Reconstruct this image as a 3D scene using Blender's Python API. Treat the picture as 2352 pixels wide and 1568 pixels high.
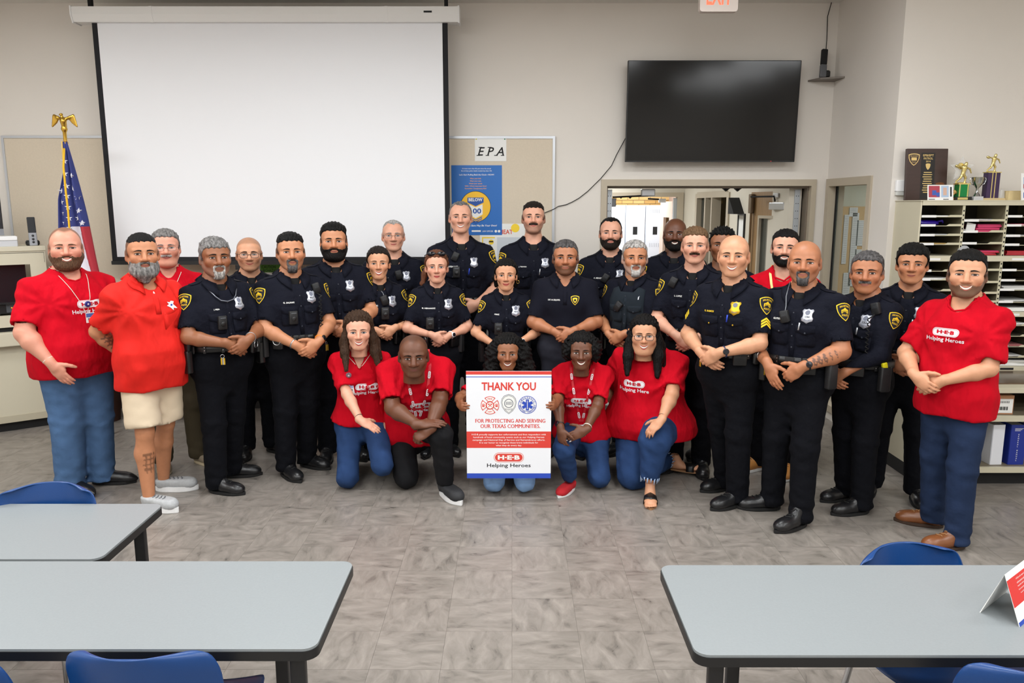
import bpy, math, random
import numpy as np
from mathutils import Vector, Matrix
from mathutils.bvhtree import BVHTree

for o in list(bpy.data.objects):
    bpy.data.objects.remove(o, do_unlink=True)
SC = bpy.context.scene
COL = SC.collection

# ------------------------------------------------------------------ camera
cam_d = bpy.data.cameras.new('camera')
cam_d.sensor_width = 36.0
cam_d.lens = 1800.0 / 2352.0 * 36.0
cam_d.clip_start = 0.05
cam = bpy.data.objects.new('camera', cam_d)
COL.objects.link(cam)
cam.location = (0, 0, 1.95)
cam.rotation_euler = (math.radians(90 - 9.9), 0, 0)
SC.camera = cam

# ------------------------------------------------------------------ world, lamps, exposure
world = bpy.data.worlds.new('world')
SC.world = world
world.use_nodes = True
world.node_tree.nodes['Background'].inputs[0].default_value = (0.9, 0.95, 1.0, 1)
world.node_tree.nodes['Background'].inputs[1].default_value = 0.05
SC.view_settings.view_transform = 'Standard'
SC.view_settings.look = 'None'
SC.view_settings.gamma = 1.0
SC.view_settings.use_curve_mapping = False
SC.view_settings.exposure = 0.0

CEIL = 3.72
YW = 7.4
LAMP_POWER = 44.0
LAMP_SPOTS = [(x, y) for y in (-1.6, 0.5, 2.6, 4.7) for x in (-4.0, -1.4, 1.2, 3.8) if (x, y) != (3.8, 4.7)]


def area(name, loc, sx, sy, power, col=(0.94, 0.975, 1.0), rot=(0, 0, 0)):
    l = bpy.data.lights.new(name, 'AREA')
    l.shape = 'RECTANGLE'; l.size = sx; l.size_y = sy
    l.energy = power; l.color = col
    o = bpy.data.objects.new(name, l)
    COL.objects.link(o)
    o.location = loc; o.rotation_euler = rot
    return o


# ------------------------------------------------------------------ materials
def lin(c):
    return tuple((v / 255 / 12.92) if v / 255 <= 0.04045 else ((v / 255 + 0.055) / 1.055) ** 2.4 for v in c)


MATS = {}


def pm(name, rgb, rough=0.6, metal=0.0, var=0.0, vscale=6.0, bump=0.0, bscale=60.0, stretch=(1, 1, 1),
       spec=0.5, emit=None, estr=0.0, coat=0.0, alpha=1.0, trans=0.0, attr=None, rgb2=None, detail=3.0, bdist=0.01, coords='Object', sheen=0.0):
    if name in MATS:
        return MATS[name]
    m = bpy.data.materials.new(name)
    m.use_nodes = True
    nt = m.node_tree
    b = nt.nodes['Principled BSDF']
    c = lin(rgb)
    b.inputs['Base Color'].default_value = (*c, 1)
    b.inputs['Roughness'].default_value = rough
    b.inputs['Metallic'].default_value = metal
    b.inputs['Specular IOR Level'].default_value = spec
    if coat:
        b.inputs['Coat Weight'].default_value = coat
    if sheen:
        b.inputs['Sheen Weight'].default_value = sheen
    if trans:
        b.inputs['Transmission Weight'].default_value = trans
    if alpha < 1:
        b.inputs['Alpha'].default_value = alpha
    if emit:
        b.inputs['Emission Color'].default_value = (*lin(emit), 1)
        b.inputs['Emission Strength'].default_value = estr
    src = None
    if var or bump:
        tc = nt.nodes.new('ShaderNodeTexCoord')
        mp = nt.nodes.new('ShaderNodeMapping')
        mp.inputs['Scale'].default_value = stretch
        nt.links.new(tc.outputs[coords], mp.inputs['Vector'])
        src = mp.outputs['Vector']
    colout = None
    if attr:
        a = nt.nodes.new('ShaderNodeAttribute')
        a.attribute_name = attr
        colout = a.outputs['Color']
    if var:
        n = nt.nodes.new('ShaderNodeTexNoise')
        n.inputs['Scale'].default_value = vscale
        n.inputs['Detail'].default_value = detail
        nt.links.new(src, n.inputs['Vector'])
        mx = nt.nodes.new('ShaderNodeMix')
        mx.data_type = 'RGBA'
        rmp = nt.nodes.new('ShaderNodeMapRange')
        rmp.inputs[1].default_value = 0.3; rmp.inputs[2].default_value = 0.7
        nt.links.new(n.outputs['Fac'], rmp.inputs[0])
        nt.links.new(rmp.outputs[0], mx.inputs[0])
        if colout is not None:
            mul = nt.nodes.new('ShaderNodeMix'); mul.data_type = 'RGBA'; mul.blend_type = 'MULTIPLY'
            mul.inputs[0].default_value = 1.0
            mx.inputs[6].default_value = (1 - var, 1 - var, 1 - var, 1)
            mx.inputs[7].default_value = (1, 1, 1, 1)
            nt.links.new(colout, mul.inputs[6])
            nt.links.new(mx.outputs[2], mul.inputs[7])
            colout = mul.outputs[2]
        else:
            c2 = lin(rgb2) if rgb2 else tuple(v * (1 - var) for v in c)
            mx.inputs[6].default_value = (*c2, 1)
            mx.inputs[7].default_value = (*c, 1)
            colout = mx.outputs[2]
    if colout is not None:
        nt.links.new(colout, b.inputs['Base Color'])
    if bump:
        n2 = nt.nodes.new('ShaderNodeTexNoise')
        n2.inputs['Scale'].default_value = bscale
        n2.inputs['Detail'].default_value = detail
        nt.links.new(src, n2.inputs['Vector'])
        bp = nt.nodes.new('ShaderNodeBump')
        bp.inputs['Strength'].default_value = bump
        bp.inputs['Distance'].default_value = bdist
        nt.links.new(n2.outputs['Fac'], bp.inputs['Height'])
        nt.links.new(bp.outputs['Normal'], b.inputs['Normal'])
    MATS[name] = m
    return m


# ------------------------------------------------------------------ mesh helpers
def link(o, parent=None):
    COL.objects.link(o)
    if parent is not None:
        o.parent = parent
    return o


def mk(name, V, F, mat, parent=None, smooth=True, cols=None, midx=None, loc=None, rotz=None):
    """one mesh object; mat may be a list, midx then names the slot of each face"""
    me = bpy.data.meshes.new(name)
    V = np.asarray(V, dtype=np.float32).reshape(-1, 3)
    if isinstance(F, np.ndarray):
        k = F.shape[1]
        me.vertices.add(len(V)); me.vertices.foreach_set('co', V.ravel())
        me.loops.add(F.size); me.loops.foreach_set('vertex_index', F.astype(np.int32).ravel())
        me.polygons.add(len(F))
        me.polygons.foreach_set('loop_start', np.arange(0, F.size, k, dtype=np.int32))
        me.polygons.foreach_set('loop_total', np.full(len(F), k, dtype=np.int32))
        me.update(calc_edges=True)
    else:
        me.from_pydata([tuple(v) for v in V.tolist()], [], [tuple(f) for f in F])
    for m in (mat if isinstance(mat, (list, tuple)) else [mat]):
        me.materials.append(m)
    n = len(me.polygons)
    me.polygons.foreach_set('use_smooth', np.full(n, bool(smooth)))
    if midx is not None:
        me.polygons.foreach_set('material_index', np.asarray(midx, dtype=np.int32))
    if cols is not None:
        a = me.color_attributes.new('Col', 'FLOAT_COLOR', 'POINT')
        a.data.foreach_set('color', np.concatenate([cols, np.ones((len(V), 1))], 1).astype(np.float32).ravel())
    me.update()
    o = bpy.data.objects.new(name, me)
    link(o, parent)
    if loc is not None:
        o.location = loc
    if rotz is not None:
        o.rotation_euler = (0, 0, rotz)
    return o


def tag(o, label=None, cat=None, group=None, kind=None):
    if label: o['label'] = label
    if cat: o['category'] = cat
    if group: o['group'] = group
    if kind: o['kind'] = kind
    return o


def struct(o):
    o['kind'] = 'structure'
    return o


class MB:
    """collects connected simple shapes into one mesh"""
    def __init__(s):
        s.v = []; s.f = []; s.m = []

    def add(s, V, F, m=0):
        n = len(s.v)
        s.v += [tuple(map(float, p)) for p in V]
        s.f += [tuple(i + n for i in f) for f in F]
        s.m += [m] * len(F)
        return s

    def box(s, x0, x1, y0, y1, z0, z1, m=0, M=None):
        V = [Vector((x, y, z)) for z in (z0, z1) for y in (y0, y1) for x in (x0, x1)]
        if M is not None:
            V = [M @ v for v in V]
        F = [(0, 2, 3, 1), (4, 5, 7, 6), (0, 1, 5, 4), (2, 6, 7, 3), (0, 4, 6, 2), (1, 3, 7, 5)]
        return s.add(V, F, m)

    def rbox(s, x0, x1, y0, y1, z0, z1, r, m=0, M=None, seg=3):
        """box with edges rounded in plan and slightly at top and bottom"""
        pts = rrect((x0 + x1) / 2, (y0 + y1) / 2, x1 - x0, y1 - y0, r, seg)
        n = len(pts); cx, cy = (x0 + x1) / 2, (y0 + y1) / 2
        e = min(r, (z1 - z0) / 2) * 0.5
        V = []
        for z, ins in ((z0, e), (z0 + e, 0), (z1 - e, 0), (z1, e)):
            for (x, y) in pts:
                d = Vector((x - cx, y - cy)); L = d.length or 1
                q = d * (1 - ins / L)
                V.append(Vector((cx + q.x, cy + q.y, z)))
        if M is not None:
            V = [M @ v for v in V]
        F = [tuple(reversed(range(n))), tuple(range(3 * n, 4 * n))]
        for k in range(3):
            for i in range(n):
                j = (i + 1) % n
                F.append((k * n + i, k * n + j, (k + 1) * n + j, (k + 1) * n + i))
        return s.add(V, F, m)

    def prism(s, pts, lo, hi, axis='z', m=0, M=None):
        n = len(pts)
        def P(a, b, c):
            v = {'z': (a, b, c), 'y': (a, c, b), 'x': (c, a, b)}[axis]
            v = Vector(v)
            return M @ v if M is not None else v
        V = [P(a, b, lo) for a, b in pts] + [P(a, b, hi) for a, b in pts]
        F = [tuple(reversed(range(n))), tuple(range(n, 2 * n))] + [(i, (i + 1) % n, n + (i + 1) % n, n + i) for i in range(n)]
        return s.add(V, F, m)

    def tube(s, pts, r, seg=8, closed=False, m=0, cap=True):
        V, F = tube(pts, r, seg, closed, cap)
        return s.add(V, F, m)

    def lathe(s, prof, seg=16, M=None, m=0):
        n = len(prof); V = []
        for i in range(seg):
            a = 2 * math.pi * i / seg
            for (r, z) in prof:
                v = Vector((r * math.cos(a), r * math.sin(a), z))
                V.append(M @ v if M is not None else v)
        F = []
        for i in range(seg):
            j = (i + 1) % seg
            for k in range(n - 1):
                F.append((i * n + k, j * n + k, j * n + k + 1, i * n + k + 1))
        F.append(tuple(i * n for i in reversed(range(seg))))
        F.append(tuple(i * n + n - 1 for i in range(seg)))
        return s.add(V, F, m)

    def build(s, name, mat, parent=None, smooth=False, loc=None, rotz=None):
        o = mk(name, s.v, s.f, mat, parent, smooth, midx=s.m if isinstance(mat, (list, tuple)) else None, loc=loc, rotz=rotz)
        if smooth == 'auto':
            o.data.polygons.foreach_set('use_smooth', np.full(len(o.data.polygons), True))
            try:
                o.data.set_sharp_from_angle(angle=math.radians(40))
            except Exception:
                pass
        return o


def rrect(cx, cy, w, h, r, seg=4):
    r = min(r, w / 2 - 1e-5, h / 2 - 1e-5)
    pts = []
    for (sx, sy, a0) in ((1, 1, 0), (-1, 1, 90), (-1, -1, 180), (1, -1, 270)):
        for k in range(seg + 1):
            a = math.radians(a0 + 90 * k / seg)
            pts.append((cx + sx * (w / 2 - r) + r * math.cos(a), cy + sy * (h / 2 - r) + r * math.sin(a)))
    return pts


def tube(pts, r, seg=8, closed=False, cap=True):
    P = [Vector(p) for p in pts]; n = len(P)
    rs = r if isinstance(r, (list, tuple)) else [r] * n
    V = []; prev = None
    for i in range(n):
        a = P[(i - 1) % n] if (closed or i > 0) else P[i]
        b = P[(i + 1) % n] if (closed or i < n - 1) else P[i]
        t = (b - a)
        t = t.normalized() if t.length > 1e-9 else Vector((0, 0, 1))
        if prev is None:
            ref = Vector((0, 0, 1)) if abs(t.z) < 0.9 else Vector((1, 0, 0))
            u = t.cross(ref).normalized()
        else:
            u = (prev - t * prev.dot(t))
            u = u.normalized() if u.length > 1e-6 else t.orthogonal().normalized()
        prev = u
        w = t.cross(u)
        for k in range(seg):
            an = 2 * math.pi * k / seg
            V.append(P[i] + (u * math.cos(an) + w * math.sin(an)) * rs[i])
    F = []
    for i in range(n if closed else n - 1):
        j = (i + 1) % n
        for k in range(seg):
            l = (k + 1) % seg
            F.append((i * seg + k, i * seg + l, j * seg + l, j * seg + k))
    if cap and not closed:
        F.append(tuple(reversed(range(seg)))); F.append(tuple((n - 1) * seg + k for k in range(seg)))
    return V, F


def ringwall(name, mat, M, w0, w1, h0, h1, a0, a1, b0, b1, t, parent=None):
    """wall panel w0..w1 x h0..h1 with one opening a0..a1 x b0..b1, thickness t, as one connected mesh; M maps (w, depth, h)"""
    O = [(w0, h0), (w1, h0), (w1, h1), (w0, h1)]
    I = [(a0, b0), (a1, b0), (a1, b1), (a0, b1)]
    V = []
    for d in (0, t):
        V += [M @ Vector((x, d, z)) for x, z in O + I]
    F = []
    for i in range(4):
        j = (i + 1) % 4
        F.append((i, j, 4 + j, 4 + i)); F.append((8 + j, 8 + i, 12 + i, 12 + j))
        F.append((4 + i, 4 + j, 12 + j, 12 + i)); F.append((j, i, 8 + i, 8 + j))
    return mk(name, V, F, mat, parent, False)


# ------------------------------------------------------------------ lettering (flat print)
_TXT = {}


def text2d(body, size=1.0, bold=0.0, shear=0.0, space=1.0):
    """flat lettering as triangles in the plane, centred, cap height about 0.7*size"""
    key = (body, bold, shear, space)
    if key not in _TXT:
        cu = bpy.data.curves.new('t', 'FONT')
        cu.body = body; cu.size = 1.0; cu.offset = bold; cu.shear = shear; cu.space_character = space
        cu.align_x = 'CENTER'; cu.resolution_u = 2
        ob = bpy.data.objects.new('t', cu)
        COL.objects.link(ob)
        dg = bpy.context.evaluated_depsgraph_get()
        me = ob.evaluated_get(dg).to_mesh()
        V = np.array([(v.co.x, v.co.y) for v in me.vertices], dtype=float).reshape(-1, 2)
        F = [tuple(p.vertices) for p in me.polygons]
        ob.evaluated_get(dg).to_mesh_clear()
        bpy.data.objects.remove(ob, do_unlink=True)
        bpy.data.curves.remove(cu)
        if len(V):
            V = V - (V.max(0) + V.min(0)) / 2
        _TXT[key] = (V, F)
    V, F = _TXT[key]
    return V * size, F


def fit_text(body, width=None, height=None, bold=0.0, shear=0.0, space=1.0):
    V, F = text2d(body, 1.0, bold, shear, space)
    w = np.ptp(V[:, 0]); h = np.ptp(V[:, 1])
    sx = (width / w) if width else (height / h)
    sy = (height / h) if height else sx
    return V * np.array([sx, sy]), F


def disc2d(outline, rings=3):
    """star-shaped outline filled with concentric rings so that it can follow a curved surface"""
    o = np.array(outline, float); c = o.mean(0); n = len(o)
    V = [c + (o - c) * (k / rings) for k in range(rings, 0, -1)]
    V = np.concatenate(V + [c[None]], 0)
    F = []
    for k in range(rings - 1):
        for i in range(n):
            j = (i + 1) % n
            F.append((k * n + i, k * n + j, (k + 1) * n + j, (k + 1) * n + i))
    for i in range(n):
        F.append(((rings - 1) * n + i, (rings - 1) * n + (i + 1) % n, rings * n))
    return V, F


def band2d(outer, inner):
    o = np.array(outer, float); i_ = np.array(inner, float); n = len(o)
    return np.concatenate([o, i_], 0), [(k, (k + 1) % n, n + (k + 1) % n, n + k) for k in range(n)]


def xf2(V, cx=0.0, cy=0.0, s=1.0, rot=0.0):
    V = np.asarray(V, float) * s
    c, q = math.cos(rot), math.sin(rot)
    return np.stack([V[:, 0] * c - V[:, 1] * q + cx, V[:, 0] * q + V[:, 1] * c + cy], 1)


def levels(layers):
    """how high each layer of print must lie: one above whatever it overlaps"""
    bb = []; lv = []
    for V, F, m in layers:
        V = np.asarray(V); b = (*V.min(0), *V.max(0)); l = 1
        for c, k in zip(bb, lv):
            if b[0] < c[2] and c[0] < b[2] and b[1] < c[3] and c[1] < b[3]: l = max(l, k + 1)
        bb.append(b); lv.append(l)
    return lv


def print_on(name, layers, M, parent, step=0.0004):
    """flat print: layers of (V2, F, material); M maps (u, depth, v), each layer a hair proud of the one below"""
    mb = MB(); mats = []; lv = levels(layers)
    for k, (V, F, m) in enumerate(layers):
        if m not in mats:
            mats.append(m)
        mb.add([M @ Vector((u, -step * lv[k], v)) for u, v in np.asarray(V)], F, mats.index(m))
    return mb.build(name, mats, parent)
# ================================================================== smooth modelling kit: distance fields turned into meshes
class G:
    def __init__(s, lo, hi, h):
        s.lo = np.array(lo, np.float32); s.h = h
        n = np.ceil((np.array(hi) - np.array(lo)) / h).astype(int) + 1
        s.n = n
        s.ax = [(s.lo[i] + h * np.arange(n[i])).astype(np.float32) for i in range(3)]
        s.f = np.full(n, 1.0, np.float32)

    def sl(s, lo, hi):
        r = []
        for i in range(3):
            a = int(max(0, math.floor((lo[i] - s.lo[i]) / s.h))); b = int(min(s.n[i], math.ceil((hi[i] - s.lo[i]) / s.h) + 1))
            if b <= a: return None
            r.append(slice(a, b))
        return tuple(r)

    def xyz(s, sl):
        return s.ax[0][sl[0]][:, None, None], s.ax[1][sl[1]][None, :, None], s.ax[2][sl[2]][None, None, :]

    def un(s, prim, k=0.0, mar=None):
        fn, lo, hi = prim
        mar = (k + 3 * s.h) if mar is None else mar
        sl = s.sl(np.array(lo) - mar, np.array(hi) + mar)
        if sl is None: return s
        d = fn(*s.xyz(sl)); f = s.f[sl]
        s.f[sl] = smin(f, d, k)
        return s

    def sub(s, prim, k=0.0):
        fn, lo, hi = prim
        mar = k + 3 * s.h
        sl = s.sl(np.array(lo) - mar, np.array(hi) + mar)
        if sl is None: return s
        d = fn(*s.xyz(sl)); f = s.f[sl]
        s.f[sl] = -smin(-f, d, k)
        return s

    def full(s):
        return s.ax[0][:, None, None], s.ax[1][None, :, None], s.ax[2][None, None, :]

    def mesh(s):
        return nets(s.f, s.lo, s.h)


def smin(a, b, k):
    if k <= 0: return np.minimum(a, b)
    h = np.maximum(k - np.abs(a - b), 0) / k
    return np.minimum(a, b) - h * h * (k * .25)


def cone(a, b, ra, rb):
    a = np.array(a, float); b = np.array(b, float); ba = b - a; L2 = float(ba @ ba) + 1e-12; r = max(ra, rb)
    def fn(X, Y, Z):
        px, py, pz = X - a[0], Y - a[1], Z - a[2]
        h = np.clip((px * ba[0] + py * ba[1] + pz * ba[2]) / L2, 0, 1)
        return np.sqrt((px - ba[0] * h) ** 2 + (py - ba[1] * h) ** 2 + (pz - ba[2] * h) ** 2) - (ra + (rb - ra) * h)
    return fn, np.minimum(a, b) - r, np.maximum(a, b) + r


def cut_cone(a, b, ra, rb, l0, l1):
    """tapered limb cut square at distances l0 and l1 along its axis"""
    a = np.array(a, float); b = np.array(b, float); ba = b - a; L = math.sqrt(float(ba @ ba)); u = ba / L; r = max(ra, rb)
    def fn(X, Y, Z):
        px, py, pz = X - a[0], Y - a[1], Z - a[2]
        t = px * u[0] + py * u[1] + pz * u[2]
        h = t / L
        d = np.sqrt(np.maximum((px - u[0] * t) ** 2 + (py - u[1] * t) ** 2 + (pz - u[2] * t) ** 2, 0)) - (ra + (rb - ra) * np.clip(h, -.3, 1.3))
        return np.maximum(np.maximum(d, t - l1), l0 - t)
    e0, e1 = a + u * l0, a + u * l1
    return fn, np.minimum(e0, e1) - r * 1.3, np.maximum(e0, e1) + r * 1.3


def ell(c, r, R=None):
    c = np.array(c, float); r = np.array(r, float)
    def fn(X, Y, Z):
        px, py, pz = X - c[0], Y - c[1], Z - c[2]
        if R is not None:
            px, py, pz = (R[0][0] * px + R[1][0] * py + R[2][0] * pz, R[0][1] * px + R[1][1] * py + R[2][1] * pz, R[0][2] * px + R[1][2] * py + R[2][2] * pz)
        k0 = np.sqrt((px / r[0]) ** 2 + (py / r[1]) ** 2 + (pz / r[2]) ** 2)
        k1 = np.sqrt((px / r[0] ** 2) ** 2 + (py / r[1] ** 2) ** 2 + (pz / r[2] ** 2) ** 2) + 1e-9
        return k0 * (k0 - 1) / k1
    m = r.max() if R is not None else r
    return fn, c - m, c + m


def rboxp(c, hs, rad, R=None):
    c = np.array(c, float)
    def fn(X, Y, Z):
        px, py, pz = X - c[0], Y - c[1], Z - c[2]
        if R is not None:
            px, py, pz = (R[0][0] * px + R[1][0] * py + R[2][0] * pz, R[0][1] * px + R[1][1] * py + R[2][1] * pz, R[0][2] * px + R[1][2] * py + R[2][2] * pz)
        qx, qy, qz = np.abs(px) - hs[0] + rad, np.abs(py) - hs[1] + rad, np.abs(pz) - hs[2] + rad
        return np.sqrt(np.maximum(qx, 0) ** 2 + np.maximum(qy, 0) ** 2 + np.maximum(qz, 0) ** 2) + np.minimum(np.maximum(np.maximum(qx, qy), qz), 0) - rad
    m = np.full(3, math.sqrt(sum(h * h for h in hs))) if R is not None else np.array(hs)
    return fn, c - m, c + m


def loft(zs, a, b, c, M, p=2.3):
    """elliptical body section stacked along the z of frame M (4x4, local to grid)"""
    zs = np.array(zs); a = np.array(a); b = np.array(b); c = np.array(c)
    R = np.array(M.to_3x3()); t = np.array(M.translation)
    def fn(X, Y, Z):
        px, py, pz = X - t[0], Y - t[1], Z - t[2]
        x = R[0, 0] * px + R[1, 0] * py + R[2, 0] * pz
        y = R[0, 1] * px + R[1, 1] * py + R[2, 1] * pz
        z = R[0, 2] * px + R[1, 2] * py + R[2, 2] * pz
        x, y, z = np.broadcast_arrays(x, y, z)
        aa = np.interp(z, zs, a).astype(np.float32); bb = np.interp(z, zs, b).astype(np.float32); cc = np.interp(z, zs, c).astype(np.float32)
        q = (np.abs(x / aa) ** p + np.abs((y - cc) / bb) ** p) ** (1 / p)
        d = (q - 1) * np.minimum(aa, bb)
        return np.maximum(np.maximum(d, z - zs[-1]), zs[0] - z)
    m = max(a.max(), (b + np.abs(c)).max())
    pts = np.array([np.array(M @ Vector((sx * m, sy * m, z))) for sx in (-1, 1) for sy in (-1, 1) for z in (zs[0], zs[-1])])
    return fn, pts.min(0), pts.max(0)


def nets(f, lo, h):
    """naive surface nets"""
    s = f < 0
    nx, ny, nz = f.shape
    c = np.zeros((nx - 1, ny - 1, nz - 1), np.int8)
    for i in (0, 1):
        for j in (0, 1):
            for k in (0, 1):
                c += s[i:nx - 1 + i, j:ny - 1 + j, k:nz - 1 + k]
    act = (c > 0) & (c < 8)
    I, J, K = np.nonzero(act)
    idx = np.full(act.shape, -1, np.int32); idx[I, J, K] = np.arange(len(I))
    P = np.zeros((len(I), 3), np.float32); N = np.zeros(len(I), np.float32)
    cor = {(i, j, k): f[I + i, J + j, K + k] for i in (0, 1) for j in (0, 1) for k in (0, 1)}
    for ax in range(3):
        for p in (0, 1):
            for q in (0, 1):
                a = [0, 0, 0]; o1, o2 = [d for d in range(3) if d != ax]
                a[o1] = p; a[o2] = q; b = list(a); b[ax] = 1
                fa, fb = cor[tuple(a)], cor[tuple(b)]
                m = (fa < 0) != (fb < 0)
                t = np.where(m, fa / np.where(m, fa - fb, 1), 0)
                for d in range(3):
                    P[:, d] += np.where(m, (t if d == ax else a[d]), 0)
                N += m
    P = P / N[:, None]
    P[:, 0] += I; P[:, 1] += J; P[:, 2] += K
    P = P * h + lo
    Q = []
    for ax in range(3):
        o1, o2 = (ax + 1) % 3, (ax + 2) % 3
        sl0 = [slice(None)] * 3; sl1 = [slice(None)] * 3
        sl0[ax] = slice(0, -1); sl1[ax] = slice(1, None)
        a, b = s[tuple(sl0)], s[tuple(sl1)]
        for inside in (True, False):
            m = (a == inside) & (b != inside)
            E = np.stack(np.nonzero(m), 1)
            ok = (E[:, o1] > 0) & (E[:, o2] > 0) & (E[:, o1] < act.shape[o1]) & (E[:, o2] < act.shape[o2])
            E = E[ok]
            if not len(E): continue
            def cell(d1, d2):
                e = E.copy(); e[:, o1] += d1; e[:, o2] += d2
                return idx[e[:, 0], e[:, 1], e[:, 2]]
            q = np.stack([cell(-1, -1), cell(0, -1), cell(0, 0), cell(-1, 0)], 1)
            Q.append(q if inside else q[:, ::-1])
    Q = np.concatenate(Q, 0) if Q else np.zeros((0, 4), np.int32)
    return P, Q


def relax(P, Q, it=2, lam=.5):
    """light smoothing of a quad mesh"""
    n = len(P); e = np.concatenate([Q[:, [0, 1]], Q[:, [1, 2]], Q[:, [2, 3]], Q[:, [3, 0]]], 0)
    deg = np.bincount(e[:, 0], minlength=n) + np.bincount(e[:, 1], minlength=n)
    deg = np.maximum(deg, 1)[:, None]
    for _ in range(it):
        S = np.stack([np.bincount(e[:, 0], P[e[:, 1], d], n) + np.bincount(e[:, 1], P[e[:, 0], d], n) for d in range(3)], 1)
        P = P + lam * (S / deg - P)
    return P.astype(np.float32)


def joinm(parts):
    V = []; F = []; n = 0
    for v, f in parts:
        V.append(v); F.append(f + n); n += len(v)
    return np.concatenate(V, 0), np.concatenate(F, 0)


def bvh_of(V, F):
    return BVHTree.FromPolygons([tuple(v) for v in V.tolist()], [tuple(f) for f in F.tolist()])


def xfm(V, M):
    A = np.array(M)
    return (np.asarray(V) @ A[:3, :3].T + A[:3, 3]).astype(np.float32)
# ================================================================== the room
I4 = Matrix.Identity(4)


def T(x, y, z):
    return Matrix.Translation((x, y, z))


def RZ(d):
    return Matrix.Rotation(math.radians(d), 4, 'Z')


def RX(d):
    return Matrix.Rotation(math.radians(d), 4, 'X')


def RY(d):
    return Matrix.Rotation(math.radians(d), 4, 'Y')


WALL = pm('wall paint', (226, 220, 212), 0.75, var=0.03, vscale=1.5, bump=0.06, bscale=180)
CEILM = pm('ceiling tile', (232, 229, 222), 0.9, var=0.06, vscale=120, bump=0.2, bscale=160)
TRIM = pm('door frame paint', (186, 174, 154), 0.45, var=0.04, vscale=4)
BLACKP = pm('black plastic', (18, 18, 20), 0.4)
BLACKM = pm('black matte', (14, 14, 15), 0.8)
STEEL = pm('brushed steel', (170, 172, 175), 0.35, metal=0.9)
CHROME = pm('chrome', (210, 212, 215), 0.15, metal=1.0)
WHITE = pm('white paint', (236, 236, 236), 0.5)
PAPER = pm('white paper', (235, 235, 232), 0.85)
BEIGE = pm('beige steel', (203, 196, 172), 0.5, var=0.03, vscale=3)
COVE = pm('cove base rubber', (30, 29, 28), 0.6)
GOLD = pm('gold metal', (200, 160, 70), 0.28, metal=1.0)
INK = pm('black ink', (16, 16, 18), 0.8)
REDINK = pm('red ink', (205, 48, 42), 0.8)
BLUEINK = pm('blue ink', (36, 70, 170), 0.8)

# ---- floor: vinyl tiles with a streaked grain, turned a quarter from one tile to the next
FLM = bpy.data.materials.new('vinyl floor tile')
FLM.use_nodes = True
_nt = FLM.node_tree; _b = _nt.nodes['Principled BSDF']
_uv = _nt.nodes.new('ShaderNodeUVMap')
_mp = _nt.nodes.new('ShaderNodeMapping'); _mp.inputs['Scale'].default_value = (7.0, 17.0, 1)
_nt.links.new(_uv.outputs[0], _mp.inputs[0])
_n1 = _nt.nodes.new('ShaderNodeTexNoise'); _n1.inputs['Scale'].default_value = 1.0; _n1.inputs['Detail'].default_value = 8; _n1.inputs['Roughness'].default_value = 0.62; _n1.inputs['Distortion'].default_value = 0.7
_nt.links.new(_mp.outputs[0], _n1.inputs[0])
_cr = _nt.nodes.new('ShaderNodeValToRGB')
for i_, (p_, c_) in enumerate([(0.27, (92, 87, 82)), (0.42, (124, 118, 111)), (0.56, (137, 130, 123)), (0.74, (152, 145, 137))]):
    e_ = _cr.color_ramp.elements[i_] if i_ < 2 else _cr.color_ramp.elements.new(p_)
    e_.position = p_; e_.color = (*lin(c_), 1)
_nt.links.new(_n1.outputs['Fac'], _cr.inputs[0])
_nt.links.new(_cr.outputs[0], _b.inputs['Base Color'])
_b.inputs['Roughness'].default_value = 0.34
_rr = _nt.nodes.new('ShaderNodeMapRange'); _rr.inputs[3].default_value = 0.22; _rr.inputs[4].default_value = 0.40
_nt.links.new(_n1.outputs['Fac'], _rr.inputs[0]); _nt.links.new(_rr.outputs[0], _b.inputs['Roughness'])
_bp = _nt.nodes.new('ShaderNodeBump'); _bp.inputs['Strength'].default_value = 0.05; _bp.inputs['Distance'].default_value = 0.004
_nt.links.new(_n1.outputs['Fac'], _bp.inputs['Height']); _nt.links.new(_bp.outputs[0], _b.inputs['Normal'])

GROUT = pm('tile joint', (124, 118, 111), 0.6)
fl = MB().box(-5.6, 5.6, -3.2, YW + 0.2, -0.12, -0.0016).build('floor', GROUT)
struct(fl)
TS = 0.3048
rng = random.Random(7)


def tile_mesh(tiles, name):
    me = bpy.data.meshes.new(name)
    V = []; F = []; UV = []
    for (ix, iy) in tiles:
        x0 = ix * TS + 0.0002; x1 = x0 + TS - 0.0004; y0 = iy * TS + 0.0002; y1 = y0 + TS - 0.0004
        n = len(V); e = 0.0004
        V += [(x0, y0, -0.002), (x1, y0, -0.002), (x1, y1, -0.002), (x0, y1, -0.002),
              (x0 + e, y0 + e, 0), (x1 - e, y0 + e, 0), (x1 - e, y1 - e, 0), (x0 + e, y1 - e, 0)]
        F += [(n + 4, n + 5, n + 6, n + 7)] + [(n + i, n + (i + 1) % 4, n + 4 + (i + 1) % 4, n + 4 + i) for i in range(4)]
        ox, oy = rng.uniform(0, 90), rng.uniform(0, 90)
        q = (ix + iy) % 2
        for f in F[-5:]:
            for vi in f:
                a, b = V[vi][0] - x0, V[vi][1] - y0
                if q: a, b = b, -a
                UV.append((a + ox, b + oy))
    me.from_pydata(V, [], F)
    ul = me.uv_layers.new(name='UVMap')
    ul.data.foreach_set('uv', np.array(UV, dtype=np.float32).ravel())
    me.materials.append(FLM)
    return me


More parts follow.
